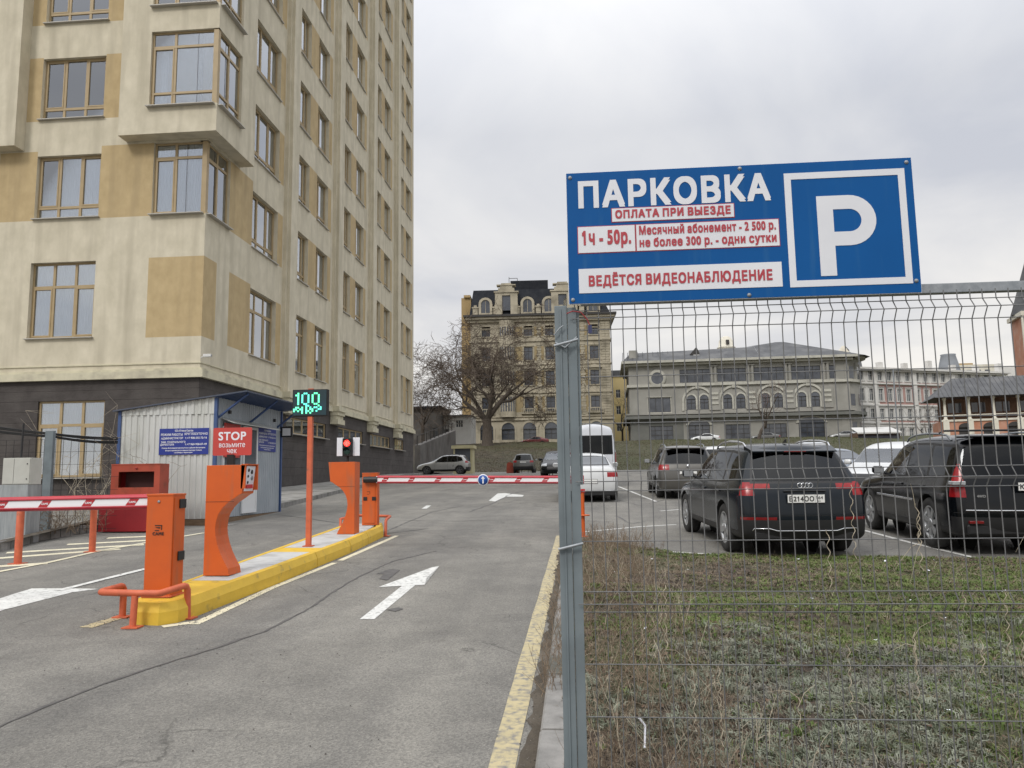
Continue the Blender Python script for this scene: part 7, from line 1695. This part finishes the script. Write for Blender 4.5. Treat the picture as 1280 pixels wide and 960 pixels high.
lp = empty('street_lamp', (at(1123, 552, 100).x, 100, 5.5), 0, 'thin grey street lamp post in front of the pale terrace', 'street lamp'); MB().tube([(0, 0, 0), (0, 0, 9)], .09, 6).build('pole', M['galv'], lp); MB().box(-.1, .9, -.1, .1, 8.9, 9.02).build('lamp_head', M['galv'], lp)
# ================= TREES =================
M['bark'] = pm('grey_brown_bark', (.060, .047, .037), (.10, .082, .066), scale=6, rough=.95, bump=.5, bscale=20, stretch=(1, 1, .3))
M['twig'] = pm('brown_twigs', (.075, .052, .040), (.11, .082, .062), scale=4, rough=.95)
M['dtwig'] = pm('dark_twigs', (.085, .063, .048), (.125, .095, .072), scale=2, rough=.95)
M['redtwig'] = pm('russet_twigs', (.10, .058, .045), (.14, .085, .066), scale=4, rough=.95)
def bare_tree(name, base, height, spread, seed, label, cat='tree', levels=6, lean=(0, 0), r0=.45, forks=(3, 4), twigmat='twig', trunk_h=.22, group=None, dens=1.0, up=.15, rmin=.012, fine=3, limb=.28):
    rnd = random.Random(seed); root = empty(name, base, 0, label, cat, group)
    segs = [[], []]
    def grow(p, d, r, L_, lv):
        n = 3; pts = [p]; rs = [r]; q = p; dd = d
        r1 = r*(.72 if lv == 0 else .62)
        for i in range(n):
            j = .10+.05*lv; dd = (dd+Vector((rnd.gauss(0, j), rnd.gauss(0, j), rnd.gauss(0, j)+up*.3*(lv < 4)-(.05 if lv > 4 else 0)))).normalized()
            q = q+dd*(L_/n); pts.append(q); rs.append(r+(r1-r)*(i+1)/n)
        segs[0 if lv <= 2 else 1].append((pts, rs, 7 if lv == 0 else (5 if lv <= 2 else 3)))
        if lv >= levels: return
        nb = rnd.randint(*forks) if lv < 3 else (rnd.choice((2, 3, 3)) if lv < 5 else fine)
        if lv > 1 and rnd.random() > dens: nb -= 1
        for k in range(nb):
            t = 1.0 if k == 0 else rnd.uniform(.35, 1.0)
            i0 = min(n-1, int(t*n)); bp = pts[i0].lerp(pts[i0+1], t*n-i0) if t < 1 else pts[-1]
            ang = rnd.uniform(.25, .55) if k == 0 else rnd.uniform(.45, 1.05)
            ax = dd.cross(Vector((rnd.gauss(0, 1), rnd.gauss(0, 1), rnd.gauss(0, 1)))).normalized(); nd = (Matrix.Rotation(ang, 3, ax) @ dd)
            nd.x *= spread; nd.y *= spread; nd = nd.normalized()
            grow(bp, nd, max(rmin, r1*rnd.uniform(.55, .85)), L_*rnd.uniform(.66, .88), lv+1)
    tr = height*trunk_h; segs[0].append(([Vector((0, 0, -.6)), Vector((0, 0, .3)), Vector((lean[0]*.4, lean[1]*.4, tr*.6)), Vector((lean[0], lean[1], tr))], [r0*1.35, r0*1.08, r0*.92, r0*.85], 9))
    nm = forks[1]+1
    for k in range(nm):
        a = 2*pi*k/nm+rnd.uniform(-.3, .3); tl = rnd.uniform(.35, .95); d = Vector((cos(a)*tl*spread, sin(a)*tl*spread, 1)).normalized()
        grow(Vector((lean[0], lean[1], tr*rnd.uniform(.75, 1.0))), d, r0*rnd.uniform(.45, .62), height*limb, 1)
    for i, (nm_, mt) in enumerate((('trunk', M['bark']), ('crown', M[twigmat]))):
        m = MB()
        for pts, rs, n in segs[i]: m.tube(pts, rs, n, cap=False)
        m.build(nm_, mt, root, smooth=True, fixn=False)
    return root
pt = at(609, 553, 112)
bare_tree('bare_tree', (pt.x, 112, pt.z-.1), 18.5, 1.30, 5, 'huge spreading leafless tree in front of the mansard house', levels=7, r0=.74, forks=(3, 4), trunk_h=.19, rmin=.026, up=.12, fine=4, limb=.30, twigmat='dtwig')
pt = at(948, 552, 116); bare_tree('bare_tree', (pt.x, 116, pt.z-.1), 9.0, .75, 11, 'small leaning leafless street tree in front of the grey mansion', levels=5, lean=(1.2, 0), r0=.26, forks=(2, 3), twigmat='redtwig', trunk_h=.3)
pt = at(536, 540, 122); bare_tree('bare_tree', (pt.x, 117, 7.6), 11, 1.0, 21, 'pale leafless tree between the tower block and the white annexe', levels=5, r0=.3, forks=(2, 3))
pt = at(775, 548, 150); bare_tree('bare_tree', (pt.x+.5, 150, 8), 12, .9, 31, 'thin leafless tree in front of the bright yellow house', levels=5, r0=.2, forks=(2, 3))
pt = at(1160, 548, 120); bare_tree('bare_tree', (pt.x, 120, pt.z-1), 6.5, .9, 41, 'small bare tree left of the brick arcade', levels=5, r0=.16, forks=(2, 3))
def fbm(x, y, s, seed):
    r = np.random.default_rng(seed); v = 0; a = 1
    for k in range(4):
        for _ in range(3): th = r.uniform(0, 2*pi); ph = r.uniform(0, 2*pi); v = v+a*np.sin((x*np.cos(th)+y*np.sin(th))*s*2**k+ph)
        a *= .55
    return v/3.2
def bank_grass(name, n, x0, x1, y0, y1, h, w, mat, label, seed, fx):
    r = np.random.default_rng(seed); x = r.uniform(x0, x1, n); y = r.uniform(y0, y1, n); k = r.uniform(0, 1, n) < fx(x, y); x, y = x[k], y[k]; m = len(x); P = np.zeros((m, 3, 3), 'f')
    z = np.array([hill_z(a, b) for a, b in zip(x, y)]); a = r.uniform(0, pi, m); hh = h*r.uniform(.4, 1.3, m); ww = w*r.uniform(.5, 1.4, m); lx, ly = r.normal(0, .6, m)*hh, r.normal(-.2, .6, m)*hh
    P[:, 0] = np.stack((x-np.cos(a)*ww, y-np.sin(a)*ww, z-.05), 1); P[:, 1] = np.stack((x+np.cos(a)*ww, y+np.sin(a)*ww, z-.05), 1); P[:, 2] = np.stack((x+lx, y+ly, z+hh), 1)
    me = bpy.data.meshes.new(name); me.vertices.add(m*3); me.vertices.foreach_set('co', P.ravel()); me.loops.add(m*3); me.loops.foreach_set('vertex_index', np.arange(m*3, dtype='i')); me.polygons.add(m); me.polygons.foreach_set('loop_start', np.arange(m)*3); me.update(calc_edges=True)
    me.materials.append(mat); o = bpy.data.objects.new(name, me); link(o); tag(o, label, 'vegetation', None, 'stuff')
M['bank_dry'] = pm('dry_bank_grass', (.075, .058, .034), (.17, .14, .092), scale=.8, rough=1); M['bank_green'] = pm('bank_green_grass', (.055, .070, .020), (.10, .115, .04), scale=.8, rough=1)
bank_grass('bank_dry_grass', 90000, -16, 42, 79.5, 118, .07, .055, M['bank_dry'], 'dry brown grass on the bank below the upper street', 1, lambda x, y: np.clip(.75-.02*x, .25, 1))
bank_grass('bank_green_grass', 70000, -16, 42, 79.5, 118, .06, .055, M['bank_green'], 'green grass on the right part of the bank', 2, lambda x, y: np.clip(.10+.045*x+.5*fbm(x, y, .15, 5), .03, 1))
# hedge of brown shrubs at the foot of the retaining wall
def shrub(name, base, h, w, n, seed, label, mat, cat='shrub', r=.006, group=None, curl=.35):
    rnd = random.Random(seed); m = MB()
    for i in range(n):
        a = rnd.uniform(0, 2*pi); p = Vector((rnd.gauss(0, w*.25), rnd.gauss(0, w*.2), 0)); d = Vector((cos(a)*rnd.uniform(.1, .8), sin(a)*rnd.uniform(.1, .8), 1)).normalized(); L_ = h*rnd.uniform(.5, 1.1); pts = [p.copy()]
        for k in range(4): d = (d+Vector((rnd.gauss(0, curl), rnd.gauss(0, curl), rnd.gauss(0, curl*.6)))).normalized(); p = p+d*L_/4; pts.append(p.copy())
        m.tube(pts, [r, r*.8, r*.65, r*.5, r*.3], 3, cap=False)
        for q in pts[1:]:
            for _ in range(2): e = Vector((rnd.gauss(0, 1), rnd.gauss(0, 1), rnd.gauss(.4, .7))).normalized(); m.tube([q, q+e*L_*.12, q+e*L_*.2+Vector((0, 0, rnd.gauss(0, .03)))], [r*.5, r*.35, r*.2], 3, cap=False)
    o = m.build(name, mat, None, smooth=True, fixn=False); o.location = base; tag(o, label, cat, group); return o
M['drybrown'] = pm('dry_brown_stems', (.17, .12, .08), (.26, .20, .14), scale=9, rough=.95)
M['straw'] = pm('straw_stems', (.36, .31, .23), (.50, .44, .34), scale=9, rough=.95)
pb_ = gr(122, 664); shrub('dry_bush', (pb_.x+.2, pb_.y+.9, pb_.z+.1), 1.7, 1.0, 22, 3, 'dry leafless bush between the zinc plinth and the red fire box', M['drybrown'], r=.009)
shrub('dry_bush', (-10.9, 16.8, .8), 2.9, .8, 12, 4, 'tall thin bush rising behind the left end of the booth roof', M['straw'], r=.008)
shrub('dry_bush', (-9.9, 14.3, .7), .8, 1.8, 60, 8, 'low tangle of dead stems on the soil behind the kerb', M['drybrown'], r=.006)
# ================= VERGE VEGETATION =================
rng = np.random.default_rng(5)
def bedzn(x, y):
    q = .09+.04*np.sin(x*1.7+y*.9)+.035*np.sin(x*3.1-y*2.2)+.025*np.sin(y*4.1+x)
    far = 14.2-2.2*np.clip((x-.1)/1.4, 0, 1)-.5*np.clip((x-1.5)/5, 0, 1)
    e = np.clip((far-y)/3.0, 0, 1); return .037*y-.008*np.clip(x, -12, 12)+q*e+.004, far
def blades(name, n, area, hfun, wid, mat, label=None, keep=None, lean=.5, segs=2, curl=.5):
    x = rng.uniform(area[0], area[1], n); u = rng.uniform(0, 1, n); y = area[2]+(area[3]-area[2])*u**1.35
    z, far = bedzn(x, y); k = y < far-.02
    if keep is not None: k &= rng.uniform(0, 1, n) < keep(x, y)
    x, y, z = x[k], y[k], z[k]; n = len(x); h = hfun(x, y)*rng.uniform(.5, 1.25, n); a = rng.uniform(0, 2*pi, n); b = rng.uniform(0, 2*pi, n); ln = rng.uniform(0, lean, n)*h
    w = wid*rng.uniform(.6, 1.3, n)*(1+y*.05); c, s = np.cos(a)*w, np.sin(a)*w; P = np.zeros((n, 2*segs+1, 3), 'f')
    for i in range(segs):
        t = i/segs; ox = np.cos(b)*ln*(t**1.6); oy = np.sin(b)*ln*(t**1.6); ww = 1-t*.45; kx = curl*w*4*np.sin(t*3+a)
        P[:, 2*i] = np.stack((x+ox-c*ww+kx, y+oy-s*ww, z+h*t*(1-.2*t)-.01*(i == 0)), 1); P[:, 2*i+1] = np.stack((x+ox+c*ww+kx, y+oy+s*ww, z+h*t*(1-.2*t)-.01*(i == 0)), 1)
    P[:, 2*segs] = np.stack((x+np.cos(b)*ln, y+np.sin(b)*ln, z+h*.82), 1)
    base = (np.arange(n)*(2*segs+1))[:, None]; fs = []
    for i in range(segs-1): fs.append(base+np.array([2*i, 2*i+1, 2*i+3])); fs.append(base+np.array([2*i, 2*i+3, 2*i+2]))
    fs.append(base+np.array([2*segs-2, 2*segs-1, 2*segs])); F_ = np.concatenate(fs).astype('i')
    me = bpy.data.meshes.new(name); me.vertices.add(n*(2*segs+1)); me.vertices.foreach_set('co', P.ravel()); me.loops.add(F_.size); me.loops.foreach_set('vertex_index', F_.ravel()); me.polygons.add(len(F_)); me.polygons.foreach_set('loop_start', np.arange(len(F_))*3); me.update(calc_edges=True)
    me.materials.append(mat); o = bpy.data.objects.new(name, me); link(o); tag(o, label, 'vegetation', None, 'stuff'); return o
M['grass_g'] = pm('spring_grass', (.075, .125, .022), (.14, .185, .045), scale=2.5, rough=.8, c3=(.14, .13, .06), s3=5)
M['grass_d'] = pm('dead_grass', (.12, .092, .060), (.24, .195, .135), scale=7, rough=.95, c3=(.08, .058, .040), s3=3)
M['sage'] = pm('grey_green_weed', (.11, .13, .08), (.30, .315, .25), scale=6, rough=.9, c3=(.22, .20, .175), s3=4)
M['leaf_dead'] = pm('dead_leaves', (.050, .031, .021), (.17, .115, .078), scale=8, rough=.95)
def clumps(name, nc, per, area, spread, h0, h1, wid, mat, label, keep, out=.8):
    cx = rng.uniform(area[0], area[1], nc); cy = area[2]+(area[3]-area[2])*rng.uniform(0, 1, nc)**1.4
    k = rng.uniform(0, 1, nc) < keep(cx, cy); cx, cy = cx[k], cy[k]; nc = len(cx); hh = rng.uniform(h0, h1, nc)
    i = np.repeat(np.arange(nc), per); n = len(i); a = rng.uniform(0, 2*pi, n); rr = spread*rng.uniform(0, 1, n)**.7
    x = cx[i]+np.cos(a)*rr; y = cy[i]+np.sin(a)*rr; z, far = bedzn(x, y); k = y < far-.02; x, y, z, a, i = x[k], y[k], z[k], a[k], i[k]; n = len(x)
    h = hh[i]*rng.uniform(.5, 1.1, n); b = a+rng.normal(0, .7, n); ln = out*h*rng.uniform(.2, 1.3, n); w = wid*rng.uniform(.6, 1.4, n)*(1+y*.06); c, s = -np.sin(b)*w, np.cos(b)*w
    P = np.zeros((n, 5, 3), 'f'); ox, oy = np.cos(b)*ln, np.sin(b)*ln; tw = rng.normal(0, .35, n)*h
    P[:, 0] = np.stack((x-c*.5, y-s*.5, z-.01), 1); P[:, 1] = np.stack((x+c*.5, y+s*.5, z-.01), 1)
    P[:, 2] = np.stack((x+ox*.45-c, y+oy*.45-s, z+h*.62), 1); P[:, 3] = np.stack((x+ox*.45+c, y+oy*.45+s, z+h*.62+tw*.1), 1); P[:, 4] = np.stack((x+ox+tw*.5, y+oy-tw*.5, z+h*rng.uniform(.5, 1, n)), 1)
    base = (np.arange(n)*5)[:, None]; F_ = np.concatenate([base+np.array(t) for t in ((0, 1, 3), (0, 3, 2), (2, 3, 4))]).astype('i')
    me = bpy.data.meshes.new(name); me.vertices.add(n*5); me.vertices.foreach_set('co', P.ravel()); me.loops.add(F_.size); me.loops.foreach_set('vertex_index', F_.ravel()); me.polygons.add(len(F_)); me.polygons.foreach_set('loop_start', np.arange(len(F_))*3); me.update(calc_edges=True)
    me.materials.append(mat); o = bpy.data.objects.new(name, me); link(o); tag(o, label, 'vegetation', None, 'stuff'); return o
patch = lambda x, y: .5+.9*fbm(x, y, 1.3, 3)
bare = lambda x, y: np.clip(1.15-(x-.1)/1.7, 0, 1)*np.clip((y-3.6)/1.5, 0, 1)      # brown bare corner by the post
green = lambda x, y: np.clip(patch(x, y)+.35*((y > 5.6) & (y < 8.6))+.12-1.0*bare(x, y), .02, 1)
AR = (-.08, 7.4, 2.2, 13.8)
clumps('green_grass', 21000, 12, AR, .035, .025, .060, .0022, M['grass_g'], 'short green spring grass on the verge behind the mesh fence', green)
clumps('far_turf', 16000, 8, (.4, 8.5, 7.5, 13.8), .06, .015, .035, .0030, M['grass_g'], 'thin short turf near the car park edge of the verge', lambda x, y: np.clip(.35+.5*patch(x, y)-.8*bare(x, y), 0, 1), 1.5)
clumps('dead_grass', 26000, 9, AR, .05, .015, .045, .0019, M['grass_d'], 'matted dead straw grass on the verge behind the mesh fence', lambda x, y: np.clip(.8-.35*green(x, y), .1, 1), 2.2)
clumps('sage_weeds', 17000, 18, (-.02, 5.6, 2.3, 7.0), .030, .025, .070, .0021, M['sage'], 'grey green weeds covering the near part of the verge', lambda x, y: np.clip(.30+1.2*fbm(x, y, 1.5, 12)+.45*(x > .5)-.75*np.clip((y-4.6)/2.4, 0, 1)-.6*bare(x, y), 0, 1), .7)
# dead leaves
def litter(name, n, area, size, mat, label, keep=None):
    x = rng.uniform(area[0], area[1], n); y = area[2]+(area[3]-area[2])*rng.uniform(0, 1, n)**1.3; z, far = bedzn(x, y); k = y < far-.02
    if keep is not None: k &= rng.uniform(0, 1, n) < keep(x, y)
    m = MB()
    for xx, yy, zz in zip(x[k], y[k], z[k]):
        a = random.uniform(0, 6.28); s = size*random.uniform(.5, 1.5); t1, t2 = random.uniform(-.5, .5), random.uniform(-.5, .5); zz += .012+random.uniform(0, .02)
        P = [(s*cos(a+q)*(1 if i % 2 else .7), s*sin(a+q)*(1 if i % 2 else .6)) for i, q in enumerate((0, 1.2, 2.3, 3.3, 4.4, 5.4))]
        m.add([(xx+u, yy+v, zz+u*t1+v*t2+(.2*s if i % 2 else 0)) for i, (u, v) in enumerate(P)], [(0, 1, 2, 3), (0, 3, 4, 5)])
    o = m.build(name, mat, None, fixn=False); tag(o, label, 'litter', None, 'stuff'); return o
litter('dead_leaves', 14000, AR, .013, M['leaf_dead'], 'brown dead leaves lying on the verge', lambda x, y: np.clip(.35+.65*bare(x, y)+.2*(y < 4), 0, 1))
litter('white_scraps', 70, (0, 6.5, 3, 13), .016, M['sign_white'], 'white paper scraps lying on the verge')
# tall dry stalks on the left part of the bed and over the kerb
def stalks(name, n, area, h0, h1, mat, label, seed, lean=.35, side=4, r=.0016, fn=None):
    rnd = random.Random(seed); m = MB()
    for i in range(n):
        x = rnd.uniform(area[0], area[1]); y = area[2]+(area[3]-area[2])*rnd.random()**1.2
        z = float(bedzn(np.array([x]), np.array([y]))[0][0]) if x > BX0 else g(x, y)+.1
        if y > bed_far(max(x, 0))-.05: continue
        h = rnd.uniform(h0, h1); a = rnd.uniform(0, 6.28); d = Vector((cos(a)*lean*rnd.random(), sin(a)*lean*rnd.random(), 1)); p = Vector((x, y, z-.01)); pts = [p.copy()]
        for k in range(4): d = d+Vector((rnd.gauss(0, .16), rnd.gauss(0, .16), rnd.gauss(-.05, .08))); p = p+d.normalized()*h/4; pts.append(p.copy())
        rr = r*rnd.uniform(.6, 1.4); m.tube(pts, [rr, rr*.9, rr*.75, rr*.6, rr*.4], 3, cap=False)
        for _ in range(rnd.randint(0, side)):
            q = pts[rnd.randint(1, 3)]; e = Vector((rnd.gauss(0, 1), rnd.gauss(0, 1), rnd.uniform(.2, 1.5))).normalized(); l = h*rnd.uniform(.12, .35); m.tube([q, q+e*l*.5+Vector((0, 0, .01)), q+e*l], [rr*.6, rr*.5, rr*.3], 3, cap=False)
    o = m.build(name, mat, None, smooth=True, fixn=False); tag(o, label, 'vegetation', None, 'stuff'); return o
stalks('brown_stalks', 1500, (-.04, .85, 3.2, 12.8), .08, .30, M['drybrown'], 'tangled brown dead weed stalks beside the fence post', 5, .9, 5, .0017)
stalks('straw_stalks', 260, (-.02, 1.0, 3.6, 12.0), .15, .45, M['straw'], 'pale straw coloured stalks standing on the verge', 6, .6, 3)
stalks('low_twigs', 2400, (.4, 6.5, 2.6, 11.0), .05, .14, M['straw'], 'short pale twigs scattered through the weeds', 7, 1.6, 3, .0014)
stalks('brown_twigs', 2200, (.0, 6.5, 2.6, 12.0), .04, .12, M['drybrown'], 'short brown twigs scattered through the weeds', 17, 1.8, 4, .0015)
stalks('kerb_stalks', 300, (-.26, -.05, 4.9, 9.5), .10, .32, M['drybrown'], 'dry brown stalks leaning over the kerb and yellow line', 8, 1.2, 4, .0018)
stalks('far_edge_weeds', 500, (.1, 1.4, 12.3, 13.9), .12, .42, M['drybrown'], 'brown bushy weeds at the far edge of the verge', 9, .8, 5, .003)
# dried tendrils twisted round fence wires
rnd = random.Random(12); m = MB()
for k in range(34):
    i = rnd.choice(range(4, 56)); x = .085+.0505*i; z0_ = rnd.choice((.75, .95, 1.2, 1.35, .6, .85, .5))+rnd.uniform(-.1, .15); L_ = rnd.uniform(.08, .36); pts = []; n = int(L_/.012)
    for j in range(n): t = j/n; a = t*L_*110; rr = .005+.003*rnd.random(); pts.append((x+rr*cos(a), FY+rr*sin(a)-.002, z0_+L_*t))
    for _ in range(rnd.randint(0, 2)): 
        q = Vector(pts[rnd.randrange(len(pts))]); e = Vector((rnd.gauss(0, 1), rnd.gauss(0, .3), rnd.gauss(0, .8))).normalized(); m.tube([q, q+e*.04+Vector((0, 0, .01)), q+e*.09+Vector((0, 0, -.01)), q+e*.13+Vector((0, 0, -.03))], [.0014, .0013, .001, .0006], 3, cap=False)
    m.tube(pts, .0015, 4, cap=False)
o = m.build('dried_tendrils', M['straw'], None, smooth=True, fixn=False); tag(o, 'pale dried tendrils twisted round the wires of the tall mesh fence', 'vine', None, 'stuff')
o = MB().tube([(.28, 4.15, .38), (.31, 4.16, .34), (.30, 4.1, .25)], .006, 6).build('plastic_straw', M['sign_white']); tag(o, 'white plastic straw lying in the brown weeds by the post', 'litter')

# grit, small stones and leaves on the asphalt near kerbs and the island
rnd = random.Random(3)
def grit(name, spots, n, size, mat, label):
    m = MB()
    for i in range(n):
        x0, x1, y0, y1 = rnd.choice(spots); x = rnd.uniform(x0, x1); y = y0+(y1-y0)*rnd.random()**1.3; s = size*rnd.uniform(.4, 1.4); z = g(x, y)+.004; a = rnd.uniform(0, 6.28)
        P = [(x+s*cos(a+k*2.09)*rnd.uniform(.6, 1), y+s*sin(a+k*2.09)*rnd.uniform(.6, 1), z) for k in range(3)]; m.add(P+[(x, y, z+s*.7)], [(0, 1, 3), (1, 2, 3), (2, 0, 3)])
    o = m.build(name, mat, None, fixn=False); tag(o, label, 'grit', None, 'stuff')
M['stone_light'] = pm('light_grit', (.26, .25, .23), (.36, .35, .32), scale=40, rough=.9); M['stone_dark'] = pm('dark_grit', (.05, .045, .04), (.09, .08, .07), scale=40, rough=.95)
grit('light_grit', [(-.36, -.24, 2, 14), (-.7, -.3, 2, 12), (-3.75, -3.45, 7, 15), (-4.7, -4.4, 7, 14), (-6, 0, 2.5, 12)], 2600, .0045, M['stone_light'], 'pale grit scattered on the asphalt')
grit('dark_grit', [(-.34, -.24, 2, 14), (-3.72, -3.55, 7, 15), (-4.6, -4.42, 7, 14), (-6, 0, 2.5, 12)], 1600, .007, M['stone_dark'], 'dark crumbs of dirt along the kerbs')
